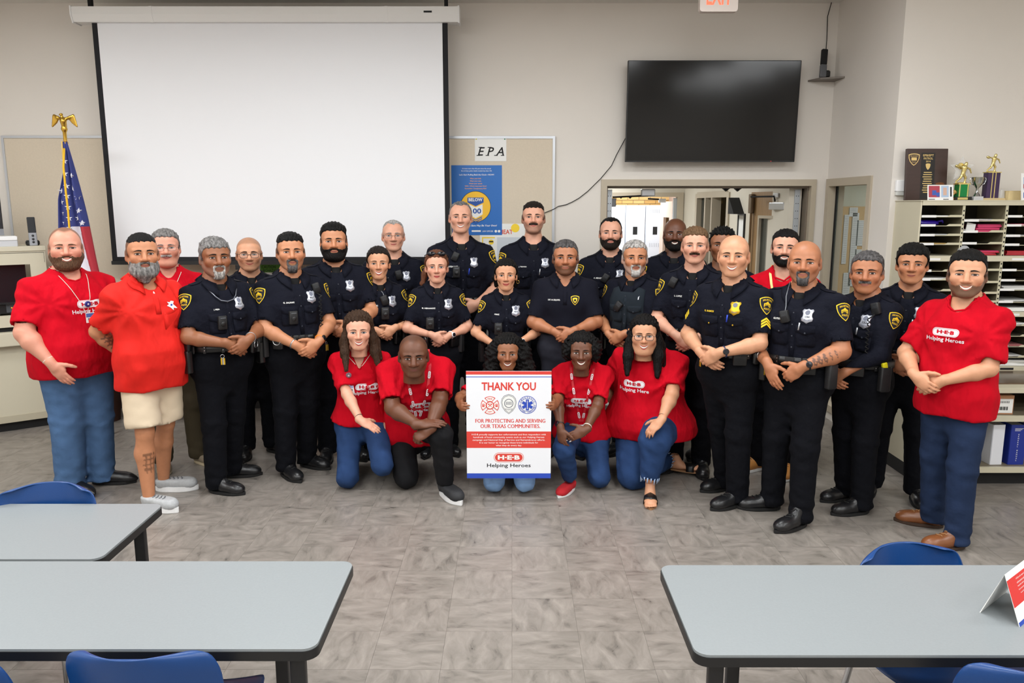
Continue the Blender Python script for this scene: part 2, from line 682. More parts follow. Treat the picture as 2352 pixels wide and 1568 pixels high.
_cs, _sn = math.cos(math.radians(9.9)), math.sin(math.radians(9.9))
inview = []; rest = []
for iy in range(-10, 25):
    for ix in range(-18, 18):
        cx, cy = (ix + .5) * TS, (iy + .5) * TS
        if cy > YW: continue
        dep = cy * _cs + 1.95 * _sn
        px = 1800 * cx / max(dep, .1); py = 1800 * (-cy * _sn + 1.95 * _cs) / max(dep, .1)
        if abs(px) < 1200 and py < 800 and cy > 1.2:
            inview.append((dep, ix, iy))
        else:
            rest.append((ix, iy))
inview.sort()
for d_, ix, iy in inview[:300]:
    link(bpy.data.objects.new('tile', tile_mesh([(ix, iy)], 'tile')), fl)
o = link(bpy.data.objects.new('tile_field', tile_mesh([(a, b) for _, a, b in inview[300:]] + rest, 'tile_field')), fl)
o['kind'] = 'stuff'

# ---- walls
struct(mk('wall_back', *(lambda P, y0, y1: ([(x, y0, z) for x, z in P] + [(x, y1, z) for x, z in P],
       [tuple(range(8)), tuple(range(15, 7, -1))] + [(i, 8 + i, 8 + (i + 1) % 8, (i + 1) % 8) for i in range(8)]))(
       [(-5.6, 0), (0.86, 0), (0.86, 2.14), (2.79, 2.14), (2.79, 0), (3.0, 0), (3.0, CEIL), (-5.6, CEIL)], YW, YW + 0.14), WALL, smooth=False))
# short return wall with the office window (faces -x, wall plane x = 2.92)
struct(ringwall('wall_side', WALL, Matrix(((0, 1, 0, 2.92), (-1, 0, 0, YW), (0, 0, 1, 0), (0, 0, 0, 1))), 0, YW - 6.15, 0, CEIL, 0.06, YW - 6.53, 0.12, 2.13, 0.12))
struct(MB().box(3.04, 5.6, 6.15, 6.27, 0, CEIL).build('wall_cabinet', WALL))
struct(MB().box(-5.72, -5.6, -3.2, YW + .14, 0, CEIL).build('wall_left', WALL))
struct(MB().box(5.6, 5.72, -3.2, 6.27, 0, CEIL).build('wall_right', WALL))
struct(MB().box(-5.6, 5.6, -3.32, -3.2, 0, CEIL).build('wall_front', WALL))
struct(MB().box(-5.72, 5.72, -3.32, YW + .14, CEIL, CEIL + .1).build('ceiling', CEILM))
struct(MB().box(-5.6, 0.82, YW - 0.008, YW, 0, 0.1).build('baseboard_back', COVE))
struct(MB().box(2.912, 2.92, 6.16, 6.5, 0, 0.1).build('baseboard_side', COVE))
TB = pm('ceiling grid steel', (222, 220, 214), 0.5)
for i, y in enumerate((6.6, 6.99)):
    struct(MB().box(-5.6, 2.92, y - .012, y + .012, CEIL - .006, CEIL).build('trim_%d' % (i + 1), TB))

# ---- ceiling lamps: recessed troffers
DIFF = pm('lamp diffuser', (250, 250, 246), 0.6, emit=(255, 248, 238), estr=2.2)
for i, (x, y) in enumerate(LAMP_SPOTS):
    root = link(bpy.data.objects.new('ceiling_light', None)); root.location = (x, y, CEIL)
    tag(root, 'recessed white ceiling light panel above the room', 'ceiling light', 'ceiling light panels')
    fm = MB()
    fm.prism(rrect(0, 0, 1.26, .66, .01, 1), -.012, -.0, 'z')
    fm.build('frame', WHITE, root)
    MB().box(-.6, .6, -.3, .3, -.016, -.0121).build('diffuser', DIFF, root)
    a = area('troffer', (x, y, CEIL - .03), 1.2, .6, LAMP_POWER)

# ---- exit sign
ex = link(bpy.data.objects.new('exit_sign', None)); ex.location = (1.552, 6.25, 3.375)
tag(ex, 'white exit sign with red letters hanging from the ceiling', 'exit sign')
CREAM = pm('sign plastic', (226, 214, 206), 0.45)
EXR = pm('lit exit letters', (255, 90, 60), 0.5, emit=(255, 92, 66), estr=1.6)
MB().prism(rrect(0, .12, .285, .235, .02, 3), -.03, .03, 'y').build('housing', CREAM, ex)
MB().box(-.05, .05, -.02, .02, .235, CEIL - 3.375).build('stem', CREAM, ex)
V, F = fit_text('EXIT', .19, .13, bold=.02)
print_on('lettering', [(xf2(V, 0, .115), F, EXR)], T(0, -.03, 0), ex)
for s in (-1, 1):
    m = MB(); m.lathe([(.001, -.03), (.035, -.025), (.04, .02), (.03, .035), (.001, .035)], 14, T(s * .175, -.02, .17) @ RX(70))
    m.build('lamp_head', CREAM, ex, 'auto')
    MB().tube([(s * .14, 0, .2), (s * .165, 0, .18)], .012).build('lamp_arm', CREAM, ex)

# ---- projection screen
sc = link(bpy.data.objects.new('projection_screen', None)); sc.location = (-2.08, 7.1, 3.6)
tag(sc, 'large pulled-down white projection screen with black borders on the wall', 'screen')
HOUS = pm('screen housing enamel', (236, 236, 234), 0.4)
SCRW = pm('screen fabric', (236, 237, 240), 0.85)
SCRB = pm('screen border', (24, 24, 28), 0.85)
m = MB(); m.prism([(-.07, .005), (-.07, -.058), (-.045, -.115), (.08, -.115), (.08, .005)], -1.66, 1.62, 'x'); m.build('housing', HOUS, sc)
for x in (-1.672, 1.62):
    MB().prism([(-.076, .012), (-.076, -.06), (-.048, -.123), (.085, -.123), (.085, .012)], x, x + .012, 'x').build('end_cap', WHITE, sc)
for x in (-1.0, 1.0):
    MB().prism([(-.073, .008), (-.073, -.059), (-.047, -.119), (-.03, -.119), (-.03, .008)], x, x + .022, 'x').build('joint_band', HOUS, sc)
MB().box(1.33, 1.4, -.0715, -.07, -.045, -.03).build('name_plate', INK, sc)
for x in (-1.55, 1.5):
    MB().box(x, x + .03, 0, .04, .005, .12).build('bracket', BLACKM, sc)
W0, W1, ZB = -1.528, 1.527, 1.446 - 3.6
MB().box(W0 + .046, W1 - .046, -.002, 0, ZB + .04, -.1).build('sheet', SCRW, sc)
MB().prism([(W0, ZB), (W1, ZB), (W1, -.1), (W1 - .046, -.1), (W1 - .046, ZB + .04), (W0 + .046, ZB + .04), (W0 + .046, -.1), (W0, -.1)], -.0025, .001, 'y').build('border', SCRB, sc)
MB().rbox(W0 - .01, W1 + .01, -.012, .012, ZB - .03, ZB + .004, .008).build('bottom_bar', BLACKP, sc)
MB().rbox(-.42, -.30, -.015, .01, ZB - .075, ZB - .03, .006).build('pull_tab', BLACKP, sc)

# ---- tack boards
TACK = pm('tack board fabric', (214, 201, 181), 0.9, var=0.05, vscale=60, bump=0.15, bscale=260)
ALU = pm('aluminium trim', (196, 200, 206), 0.35, metal=0.6)
for nm, x0, x1, z0, z1, lab in (('tack_board', -4.673, -2.5, 1.2, 2.571, 'beige tack board with metal trim on the wall behind the flag'),
                                ('tack_board', -2.0, .395, 1.2, 2.567, 'beige tack board carrying posters beside the projection screen')):
    b = link(bpy.data.objects.new(nm, None)); b.location = ((x0 + x1) / 2, YW, z0)
    tag(b, lab, 'tack board')
    w = (x1 - x0) / 2; h = z1 - z0
    MB().box(-w, w, -.016, 0, 0, h).build('panel', TACK, b)
    for a in ((-w, -w + .022, 0, h), (w - .022, w, 0, h), (-w + .022, w - .022, h - .022, h), (-w + .022, w - .022, 0, .022)):
        MB().box(a[0], a[1], -.024, -.001, a[2], a[3]).build('frame', ALU, b)


def sheet(name, x0, x1, z0, z1, y, base, layers, label, cat, t=.002, parent=None, rot=0):
    """a flat sheet of print on a wall that faces -y"""
    o = MB().box(-(x1 - x0) / 2, (x1 - x0) / 2, -t, 0, 0, z1 - z0).build(name, base)
    o.location = ((x0 + x1) / 2, y, z0)
    if label: tag(o, label, cat)
    if layers:
        print_on('print', layers, T(0, -t, 0), o)
    return o


def lines_text(lines, cx, cz, w, h, mat, gap=1.35, bold=.0, shear=0.0, maxw=None):
    out = []
    for i, l in enumerate(lines):
        V, F = fit_text(l, height=h, bold=bold, shear=shear)
        if maxw and np.ptp(V[:, 0]) > maxw:
            V = V * np.array([maxw / np.ptp(V[:, 0]), 1])
        out.append((xf2(V, cx, cz - i * h * gap), F, mat))
    return out


def rect2(x0, x1, z0, z1):
    return np.array([(x0, z0), (x1, z0), (x1, z1), (x0, z1)], float), [(0, 1, 2, 3)]


def circ(cx, cz, r, n=40, ry=None):
    return [(cx + r * math.cos(2 * math.pi * i / n), cz + (ry or r) * math.sin(2 * math.pi * i / n)) for i in range(n)]


# EPA notice (italic serif letters)
lay = []
for ch, cx in (('E', -.085), ('P', 0.0), ('A', .085)):
    V, F = fit_text(ch, height=.076, bold=.012, shear=.28)
    V = V * np.array([1.0, 1]); lay.append((xf2(V, cx, .088), F, INK))
    for dx, dz in {'E': ((-.028, .052), (-.008, .124)), 'P': ((-.03, .052), (-.01, .124)), 'A': ((-.036, .052), (.024, .052))}[ch]:
        V, F = rect2(-.016, .016, -.0035, .0035); lay.append((xf2(V, cx + dx, dz), F, INK))
s = sheet('notice', -.341, -.052, 2.343, 2.552, YW - .017, PAPER, lay, 'white paper notice with italic letters EPA on the tack board', 'notice')
for x, c in ((-.13, (225, 215, 60)), (.13, (30, 120, 70))):
    MB().lathe([(.001, .006), (.006, .004), (.006, 0), (.001, 0)], 10, T(x, -.002, .198) @ RX(90)).build('push_pin', pm('pin%s' % str(c), c, .4), s)

# blue poster
PBLUE = pm('poster blue', (28, 104, 184), 0.45)
PYEL = pm('poster yellow', (244, 190, 48), 0.6)
PORA = pm('poster orange ink', (243, 170, 66), 0.7)
w = .466 / 2
L = []
L += lines_text(["It's been more than 40 years since the annual", "line-of-duty police deaths totaled less than 100."], 0, .606, 0, .014, PAPER, 1.5, .01, maxw=.37)
L += lines_text(["Let's Start Rolling Back the Clock\u2014NOW!"], 0, .55, 0, .018, PAPER, bold=.015, maxw=.38)
L += lines_text(["Wear your belt.", "Wear your vest.", "Watch your speed."], -.01, .516, 0, .015, PORA, 1.5, .01, maxw=.16)
L += lines_text(["WIN\u2014What's Important Now?", "Remember: Complacency Kills!"], -.01, .448, 0, .015, PORA, 1.5, .01, maxw=.25)
cx, cz = -.012, .262
L.append((*disc2d(circ(cx, cz, .142), 2), INK)); L.append((*disc2d(circ(cx, cz, .138), 2), PYEL))
PB2 = pm('poster deep blue', (34, 80, 160), 0.6)
L.append((np.array([(cx - .075, .345), (cx + .075, .345), (cx + .075, .30), (cx, .265), (cx - .075, .30)]), [(0, 1, 2, 3, 4)], PB2))
L.append((np.array([(cx - .065, .285), (cx, .255), (cx + .065, .285), (cx + .065, .19), (cx, .155), (cx - .065, .19)]), [(0, 1, 2, 3, 4, 5)], PAPER))
for k in range(3):
    z = .165 - k * .016
    L.append((np.array([(cx - .06, z), (cx, z - .03), (cx + .06, z), (cx + .06, z + .008), (cx, z - .022), (cx - .06, z + .008)]), [(0, 1, 4, 5), (1, 2, 3, 4)], PB2))
V, F = fit_text('BELOW', .13, .03, bold=.03); L.append((xf2(V, cx, .325), F, PAPER))
V, F = fit_text('100', .105, .05, bold=.03); L.append((xf2(V, cx, .222), F, PB2))
V, F = fit_text('The Life You Save May Be Your Own!', .37, .022, bold=.02, shear=.2); L.append((xf2(V, 0, .086), F, PAPER))
L.append((*[q for q in rect2(-.05, .035, .03, .045)], PAPER))
V, F = fit_text('LAW OFFICER', .1, .014, bold=.01); L.append((xf2(V, .1, .036), F, PAPER))
for x in (.175, .205): L.append((*disc2d(circ(x, .036, .012, 14), 1), PAPER))
s = sheet('safety_poster', -.559, -.093, 1.67, 2.307, YW - .017, PBLUE, L, 'blue poster with BELOW 100 in a yellow circle beside the screen', 'poster')
# heat poster
L = []
V, F = fit_text('BEAT', .115, .042, bold=.02); L.append((xf2(V, -.12, .30), F, BLUEINK))
V, F = fit_text('HEAT', .125, .042, bold=.02); L.append((xf2(V, .035, .30), F, pm('poster red orange', (214, 70, 34), .7)))
V, F = fit_text('THE', .018, .012); L.append((xf2(V, -.045, .30), F, INK))
PY2 = pm('poster lemon', (250, 214, 60), .7)
for z in (.0, .12, .24):
    L.append((*rect2(-.19, -.07, z, z + .012), PY2))
L.append((*rect2(-.19, -.18, 0, .24), PY2))
L.append((*disc2d(circ(-.105, .205, .024, 18), 1), PY2)); L.append((*rect2(-.125, -.085, .204, .216), INK))
V, F = fit_text('COOL', .06, .026, bold=.02); L.append((xf2(V, -.13, .17), F, BLUEINK))
V, F = fit_text('HYDRATED', .11, .024, bold=.02); L.append((xf2(V, -.125, .06), F, BLUEINK))
L.append((*rect2(-.05, .17, .02, .25), pm('poster pale grey', (206, 212, 218), .8)))
L.append((*disc2d(circ(.12, .335, .04, 18), 1), PY2))
sheet('heat_poster', -.30, .12, 1.40, 1.775, YW - .0165, PAPER, L, 'white heat safety poster with yellow boxes under the blue poster', 'poster')
# caution sign under the screen
CG = pm('sign green', (96, 158, 60), .7)
L = [(*rect2(-.1, .1, .07, .145), CG)]
V, F = fit_text('CAUTION', .13, .028, bold=.01); L.append((xf2(V, -.02, .122), F, INK))
V, F = fit_text('BIOHAZARD', .15, .026, bold=.01); L.append((xf2(V, 0, .088), F, INK))
sheet('caution_sign', -2.375, -2.17, 1.25, 1.40, YW - .002, PAPER, L, 'small green and white caution sign on the wall under the screen', 'sign')

# ---- television with its cable
tv = link(bpy.data.objects.new('television', None)); tv.location = (1.787, 7.27, 2.33)
tag(tv, 'large black flat television mounted high on the wall', 'television')
TVS = pm('tv screen glass', (8, 8, 9), 0.12, spec=0.35)
Mt = RX(2.0)
MB().rbox(-.765, .765, -.02, .02, 0, .872, .006, M=Mt).build('casing', BLACKP, tv)
MB().box(-.757, .757, -.0215, -.0195, .012, .866, M=Mt).build('display', TVS, tv)
MB().box(-.3, .3, .018, .13, .25, .6).build('wall_mount', BLACKM, tv)
MB().lathe([(.0005, .003), (.003, .002), (.003, 0), (.0005, 0)], 8, T(.55, -.02, .006) @ RX(90)).build('standby_light', pm('led red', (220, 40, 40), .4, emit=(255, 60, 60), estr=1), tv)
pts = [(1.1, 7.36, 2.62), (1.043, 7.385, 2.557), (.96, 7.388, 2.40), (.917, 7.388, 2.304), (.819, 7.388, 2.187), (.70, 7.388, 2.07), (.621, 7.388, 2.009), (.56, 7.388, 1.975), (.501, 7.388, 1.949), (.43, 7.385, 1.935), (.39, 7.37, 1.91), (.32, 7.37, 1.882), (.2, 7.37, 1.83), (.1, 7.37, 1.5), (.08, 7.37, 1.1)]
tag(MB().tube(pts, .0035, 6).build('television_cable', BLACKM, None, True), 'thin black cable hanging from the television to the tack board', 'cable')

# ---- corner loudspeaker on a small shelf
sh = MB().prism([(2.92, 7.4), (2.68, 7.4), (2.735, 7.25), (2.92, 7.17)], 3.045, 3.06, 'z').build('corner_shelf', pm('grey shelf', (120, 112, 104), .6))
tag(sh, 'small grey corner shelf high up beside the television', 'shelf')
sp = link(bpy.data.objects.new('loudspeaker', None)); sp.location = (2.78, 7.27, 3.06)
tag(sp, 'narrow black loudspeaker on the corner shelf by the television', 'speaker')
MB().rbox(-.04, .04, -.04, .04, 0, .06, .02).build('base', BLACKP, sp)
MB().rbox(-.028, .028, -.02, .02, 0, .11, .01, M=T(-.03, -.03, .0) @ RX(-8) @ RY(4)).build('control_panel', pm('speaker grey', (90, 92, 96), .4), sp)
MB().rbox(-.027, .027, -.018, .018, .11, .245, .01, M=T(-.03, -.03, .0) @ RX(-8) @ RY(4)).build('grille', BLACKM, sp)
tag(MB().tube([(2.8, 7.3, 3.08), (2.81, 7.36, 3.2), (2.822, 7.385, 3.4), (2.815, 7.385, 3.6), (2.84, 7.38, 3.72)], .0035, 6).build('speaker_cable', BLACKM, None, True), 'thin black cable running from the corner speaker up to the ceiling', 'cable')

# ---- double doorway to the corridor
d1 = link(bpy.data.objects.new('door_1', None)); d1.location = (1.825, YW, 0); struct(d1)
fr = [(-1.0, 0), (-1.0, 2.18), (.99, 2.18), (.99, 0), (.945, 0), (.945, 2.12), (-.945, 2.12), (-.945, 0)]
MB().prism(fr, -.018, .2, 'y').build('door_frame', TRIM, d1)
fr2 = [(-.945, 0), (-.945, 2.12), (.945, 2.12), (.945, 0), (.93, 0), (.93, 2.1), (-.93, 2.1), (-.93, 0)]
MB().prism(fr2, .05, .12, 'y').build('door_stop', pm('stop strip', (120, 108, 94), .5), d1)
PERF = pm('perforated steel', (188, 194, 200), .4, metal=.5)
for x in (-.905, .87):
    p = MB().box(x - .025, x + .025, .125, .135, .02, 2.09).build('mounting_strip', PERF, d1)
    for k in range(10):
        for dx in (-.010, .010):
            MB().lathe([(.004, .001), (.004, 0), (.0002, 0)], 8, T(x + dx, .124, 2.03 - k * .07) @ RX(90)).build('hole', BLACKM, p)
for x in (.19, .30):
    MB().prism([(x - .035, 2.1), (x - .02, 2.09), (x, 2.072), (x + .02, 2.09), (x + .035, 2.1)], .1, .14, 'y').build('strike_catch', BLACKM, d1)
# closer of the left leaf
MB().rbox(-.60, -.47, .14, .2, 2.03, 2.095, .01).build('closer_box', STEEL, d1)
MB().tube([(-.53, .17, 2.035), (-.86, .24, 2.02)], .008).build('closer_arm', BLACKM, d1)
MB().rbox(-.91, -.83, .2, .28, 1.93, 2.01, .01).build('closer_body', pm('closer grey', (110, 112, 114), .4, metal=.6), d1)
# open right leaf with glazed panel
WOOD = pm('door wood', (160, 126, 84), .45, var=.22, vscale=9, stretch=(8, 8, .6))
lf = link(bpy.data.objects.new('door_2', None)); lf.location = (2.745, 7.56, 0); struct(lf)
lf.rotation_euler = (0, 0, math.radians(180 - 80))
GLASS = pm('dark glass', (60, 66, 62), 0.06, spec=0.6, alpha=0.55)
ringwall('leaf', WOOD, T(0, 0, 0), 0, .92, .01, 2.08, .2, .72, .95, 1.82, .045, lf)
MB().prism([(.18, .93), (.74, .93), (.74, 1.84), (.18, 1.84), (.18, .93), (.21, .96), (.21, 1.81), (.71, 1.81), (.71, .96), (.21, .96)], -.008, .053, 'y').build('lite_frame', TRIM, lf)
MB().box(.2, .72, .02, .026, .95, 1.82).build('pane', GLASS, lf)
MB().tube([(.86, .07, .1), (.86, .07, 1.95)], .012).build('panic_rod', pm('bronze rod', (110, 88, 62), .35, metal=.7), lf)
MB().rbox(.83, .90, .05, .09, 1.86, 2.06, .012).build('rod_latch', pm('bronze cover', (116, 100, 82), .4, metal=.5), lf)
MB().rbox(.12, .42, .05, .11, 1.9, 1.97, .012).build('closer_body', STEEL, lf)
MB().tube([(.33, .09, 1.98), (.33, .1, 2.03), (.7, .16, 2.03)], .009).build('closer_arm', BLACKM, lf)
MB().rbox(.26, .36, .06, .1, 2.02, 2.06, .006).build('closer_shoe', STEEL, lf)

# ---- corridor beyond the doorway
CW = pm('corridor paint', (212, 205, 190), .7)
CFL = pm('corridor vinyl', (150, 145, 136), .35, var=.15, vscale=5)
struct(MB().box(-.6, 4.2, YW + .14, 15.2, -.1, -.001).build('floor_corridor', CFL))
struct(MB().box(-.6, 2.75, YW + .14, 12.1, 2.62, 2.7).build('ceiling_corridor', CEILM))
struct(MB().box(-.1, 0, YW + .14, 15.2, 0, 2.7).build('wall_corridor_left', CW))
struct(ringwall('wall_corridor_right', CW, Matrix(((0, 1, 0, 2.62), (1, 0, 0, 0), (0, 0, 1, 0), (0, 0, 0, 1))), 7.54, 12.2, 0, 2.7, 9.62, 11.24, .2, 2.06, .12))
struct(mk('wall_corridor_far', *(lambda P, y0, y1: ([(x, y0, z) for x, z in P] + [(x, y1, z) for x, z in P],
       [tuple(range(8)), tuple(range(15, 7, -1))] + [(i, 8 + i, 8 + (i + 1) % 8, (i + 1) % 8) for i in range(8)]))(
       [(0, 0), (.75, 0), (.75, 2.08), (2.53, 2.08), (2.53, 0), (2.74, 0), (2.74, 2.7), (0, 2.7)], 12.1, 12.22), CW, smooth=False))
d3 = link(bpy.data.objects.new('door_3', None)); d3.location = (1.64, 12.1, 0); struct(d3)
MB().prism([(-.97, 0), (-.97, 2.131), (.962, 2.131), (.962, 0), (.872, 0), (.872, 2.066), (-.90, 2.066), (-.90, 0)], -.02, .14, 'y').build('door_frame', TRIM, d3)
MB().box(.82, .87, .02, .06, .02, 2.05).build('mounting_strip', PERF, d3)
for x in (.02, .16):
    MB().prism([(x - .03, 2.066), (x, 2.04), (x + .03, 2.066)], .02, .06, 'y').build('strike_catch', BLACKM, d3)
MB().rbox(.62, .72, .1, .2, 1.98, 2.04, .01).build('closer_box', WHITE, d3)
MB().tube([(.45, .15, 2.04), (.66, .15, 2.03)], .012).build('closer_arm', BLACKM, d3)
ringwall('leaf', pm('pale pink door', (206, 186, 172), .5), Matrix(((-.03, -.9995, 0, .87), (.9995, -.03, 0, .14), (0, 0, 1, 0), (0, 0, 0, 1))), 0, .85, .01, 2.0, .2, .6, 1.0, 1.75, .04, d3)
# glazed openings in the right corridor wall
w2 = link(bpy.data.objects.new('window_2', None)); w2.location = (2.62, 10.4, 0); struct(w2)
MW = Matrix(((0, 1, 0, 0), (1, 0, 0, 0), (0, 0, 1, 0), (0, 0, 0, 1)))
for y0, y1, z0, z1 in ((-.84, -.74, .2, 2.1), (.80, .90, .2, 2.1), (-.74, .80, 2.04, 2.12), (.30, .36, .2, 2.04), (-.05, .01, .2, 2.04), (-.74, .80, .14, .22)):
    MB().box(-.02, .1, y0, y1, z0, z1).build('window_frame', TRIM, w2)
MB().box(.05, .055, .36, .80, .22, 2.04).build('pane', GLASS, w2)
MB().box(.05, .055, .01, .30, .22, 2.04).build('pane', GLASS, w2)
MB().box(.09, .11, -.74, -.4, .22, 2.04).build('blind_panel', pm('blind tan', (170, 152, 112), .7, var=.2, vscale=6, stretch=(8, 8, .2)), w2)
# black tent-shaped sign, framed picture and plate on that wall
ts = MB().prism([(8.95, 1.845), (9.18, 2.03), (9.2, 2.03), (9.2, 1.845)], 2.50, 2.62, 'x').build('tent_sign', BLACKM)
ts = tag(ts, 'black wedge shaped sign projecting from the corridor wall', 'sign')
pf = link(bpy.data.objects.new('picture_frame', None)); pf.location = (2.62, 9.02, 1.52); tag(pf, 'small black framed certificate on the corridor wall', 'picture')
for a in ((-.13, -.11, 0, .33), (.11, .13, 0, .33), (-.11, .11, 0, .02), (-.11, .11, .31, .33)):
    MB().box(-.02, 0, a[0], a[1], a[2], a[3]).build('frame', BLACKP, pf)
MB().box(-.008, -.001, -.11, .11, .02, .31).build('sheet', PAPER, pf)
tag(MB().rbox(2.608, 2.62, 8.5, 8.62, 1.38, 1.5, .004).build('switch_plate', STEEL), 'steel switch plate on the corridor wall by the door', 'switch plate')
# locker room behind: lockers and a yellow brick wall
bw = struct(MB().box(.0, 4.2, 14.72, 14.8, 0, 2.7).build('wall_locker_room', pm('brick mortar', (168, 142, 100), .9)))
BR = [pm('yellow brick %d' % i, c, .7, var=.1, vscale=20) for i, c in enumerate([(226, 184, 112), (216, 172, 100), (232, 194, 126)])]
bm_ = MB().box(-.098, .098, -.012, .004, -.028, .028)
bme = None; k = 0
for r in range(6):
    for c in range(13):
        x = 1.2 + c * .208 + (.104 if r % 2 else 0); z = 1.93 + r * .068
        if bme is None:
            ob = bm_.build('brick', BR[0], bw); bme = [ob.data]
            for q in (1, 2):
                d_ = ob.data.copy(); d_.materials.clear(); d_.materials.append(BR[q]); bme.append(d_)
        else:
            ob = link(bpy.data.objects.new('brick', bme[rng.randrange(3)]), bw)
        ob.location = (x, 14.72, z)
struct(MB().box(2.9, 3.0, 12.22, 14.8, 0, 2.7).build('wall_locker_right', pm('locker wall pink', (214, 190, 180), .7)))
LK = pm('locker enamel', (206, 212, 220), .4)
for i in range(5):
    x0 = .95 + i * .357 + .015
    lk = link(bpy.data.objects.new('locker', None)); lk.location = (x0 + .178, 14.2, 0)
    tag(lk, ['%s of the five pale grey lockers seen through the doorway' % q for q in ('leftmost', 'second from the left', 'middle one', 'second from the right', 'rightmost')][i], 'locker', 'lockers beyond the doorway')
    MB().box(-.175, .175, .02, .5, 0, 1.94).build('body', LK, lk)
    dr = MB().rbox(-.168, .168, -.004, .018, .06, 1.92, .006).build('locker_door', LK, lk)
    MB().box(-.045, .035, -.0065, -.004, 1.42, 1.56).build('handle_recess', BLACKM, dr)
    for z in (1.80, 1.2):
        for q in range(6):
            MB().box(-.1 + q * .032, -.094 + q * .032, -.0075, -.004, z, z + .07).build('vent_slot', pm('slot grey', (150, 156, 165), .5), dr)
struct(MB().box(-.1, 4.2, 12.22, 14.8, 2.7, 2.75).build('ceiling_locker_room', CEILM))
for (x, y, z, p_, nm) in ((1.2, 9.2, 2.6, 32, 'corridor'), (1.3, 11.3, 2.6, 22, 'corridor'), (1.9, 13.2, 2.68, 70, 'locker room')):
    cl = link(bpy.data.objects.new('ceiling_light', None)); cl.location = (x, y, z + .02)
    tag(cl, {9.2: 'ceiling light panel in the near part of the corridor', 11.3: 'ceiling light panel at the far end of the corridor', 13.2: 'ceiling light panel in the locker room'}[y], 'ceiling light')
    MB().prism(rrect(0, 0, .66, .66, .01, 1), -.012, 0, 'z').build('frame', WHITE, cl)
    MB().box(-.3, .3, -.3, .3, -.016, -.0121).build('diffuser', DIFF, cl)
    area('troffer', (x, y, z - .02), .6, .6, p_)

# ---- office behind the window in the return wall
w1 = link(bpy.data.objects.new('window_1', None)); w1.location = (2.92, 6.9, 0); struct(w1)
for y0, y1, z0, z1, x0, x1 in ((-.43, -.365, .08, 2.182, -.018, .13), (.42, .485, .08, 2.182, -.018, .13), (-.365, .42, 2.115, 2.182, -.018, .13), (-.365, .42, .08, .14, -.018, .13)):
    MB().box(x0, x1, y0, y1, z0, z1).build('window_frame', TRIM, w1)
for y0, y1 in ((-.365, -.345), (.40, .42)):
    MB().box(.05, .07, y0, y1, .14, 2.115).build('glazing_bead', BLACKM, w1)
MB().box(.058, .062, -.345, .40, .14, 2.115).build('pane', pm('office glass', (150, 160, 150), 0.05, spec=.5, alpha=.16), w1)
struct(MB().box(3.04, 6.0, 6.27, 8.9, -.1, -.002).build('floor_office', CFL))
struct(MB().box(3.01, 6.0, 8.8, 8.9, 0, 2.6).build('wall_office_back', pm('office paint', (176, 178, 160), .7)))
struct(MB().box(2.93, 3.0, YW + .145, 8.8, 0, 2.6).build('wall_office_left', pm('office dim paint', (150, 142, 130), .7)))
struct(MB().box(5.9, 6.0, 6.27, 8.9, 0, 2.6).build('wall_office_right', CW))
struct(MB().box(3.045, 5.9, 6.275, 8.8, 2.6, 2.66).build('ceiling_office', CEILM))
struct(MB().box(3.04, 6.0, 6.271, 6.30, 0, 2.6).build('wall_office_front', CW))
area('office troffer', (4.6, 7.5, 2.55), .6, .6, 30)
cl = link(bpy.data.objects.new('ceiling_light', None)); cl.location = (4.6, 7.5, 2.6); tag(cl, 'ceiling light panel in the office behind the window', 'ceiling light')
MB().prism(rrect(0, 0, .66, .66, .01, 1), -.012, 0, 'z').build('frame', WHITE, cl)
MB().box(-.3, .3, -.3, .3, -.016, -.0121).build('diffuser', DIFF, cl)
cb = MB().box(3.62, 4.9, 8.775, 8.799, .9, 1.93).build('cork_board', pm('cork', (190, 156, 100), .9, var=.15, vscale=90))
tag(cb, 'cork board covered with hanging papers in the office behind glass', 'cork board')
OFP = pm('office paper', (196, 200, 200), .9)
for i, (x, z0, z1, w_) in enumerate(((3.70, 1.3, 1.84, .05), (3.77, 1.82, 1.92, .09), (3.80, 1.05, 1.86, .07), (3.87, 1.5, 1.78, .1), (3.87, 1.15, 1.46, .1), (3.97, 1.82, 1.92, .1), (4.0, 1.3, 1.8, .06), (4.1, 1.2, 1.8, .1), (3.75, .95, 1.2, .08))):
    p = MB().box(-w_ / 2, w_ / 2, -.002, 0, z0, z1).build('hanging_paper', OFP); p.location = (x, 8.768, 0)
    tag(p, 'printed paper pinned on the cork board behind the glass', 'paper', 'papers on the office cork board')
    lt = MB()
    for q in range(int((z1 - z0) / .02) - 1):
        lt.add([(-w_ * .4, -.0025, z1 - .015 - q * .02), (w_ * .35, -.0025, z1 - .015 - q * .02), (w_ * .35, -.0025, z1 - .02 - q * .02), (-w_ * .4, -.0025, z1 - .02 - q * .02)], [(0, 1, 2, 3)])
    g = lt.build('printed_text', pm('grey print', (150, 154, 156), .9), p); g['kind'] = 'stuff'

# ---- thermostat on the cabinet wall
th = link(bpy.data.objects.new('wall_sensor', None)); th.location = (2.99, 6.15, 2.02); tag(th, 'small white box sensor on the wall beside the plaque', 'sensor')
MB().rbox(-.045, .045, -.035, 0, .03, .115, .008).build('cover', WHITE, th)
MB().rbox(-.04, .04, -.03, 0, 0, .03, .006).build('lens', pm('lens grey', (205, 205, 200), .3), th)
# ================================================================== furniture and loose things
def empty(name, loc, rz=0.0, label=None, cat=None, group=None):
    o = link(bpy.data.objects.new(name, None)); o.location = loc; o.rotation_euler = (0, 0, rz)
    if label: tag(o, label, cat, group)
    return o


def copy_tree(o, parent=None):
    c = o.copy(); COL.objects.link(c)
    if parent is not None: c.parent = parent
    for ch in list(o.children):
        copy_tree(ch, c)
    return c


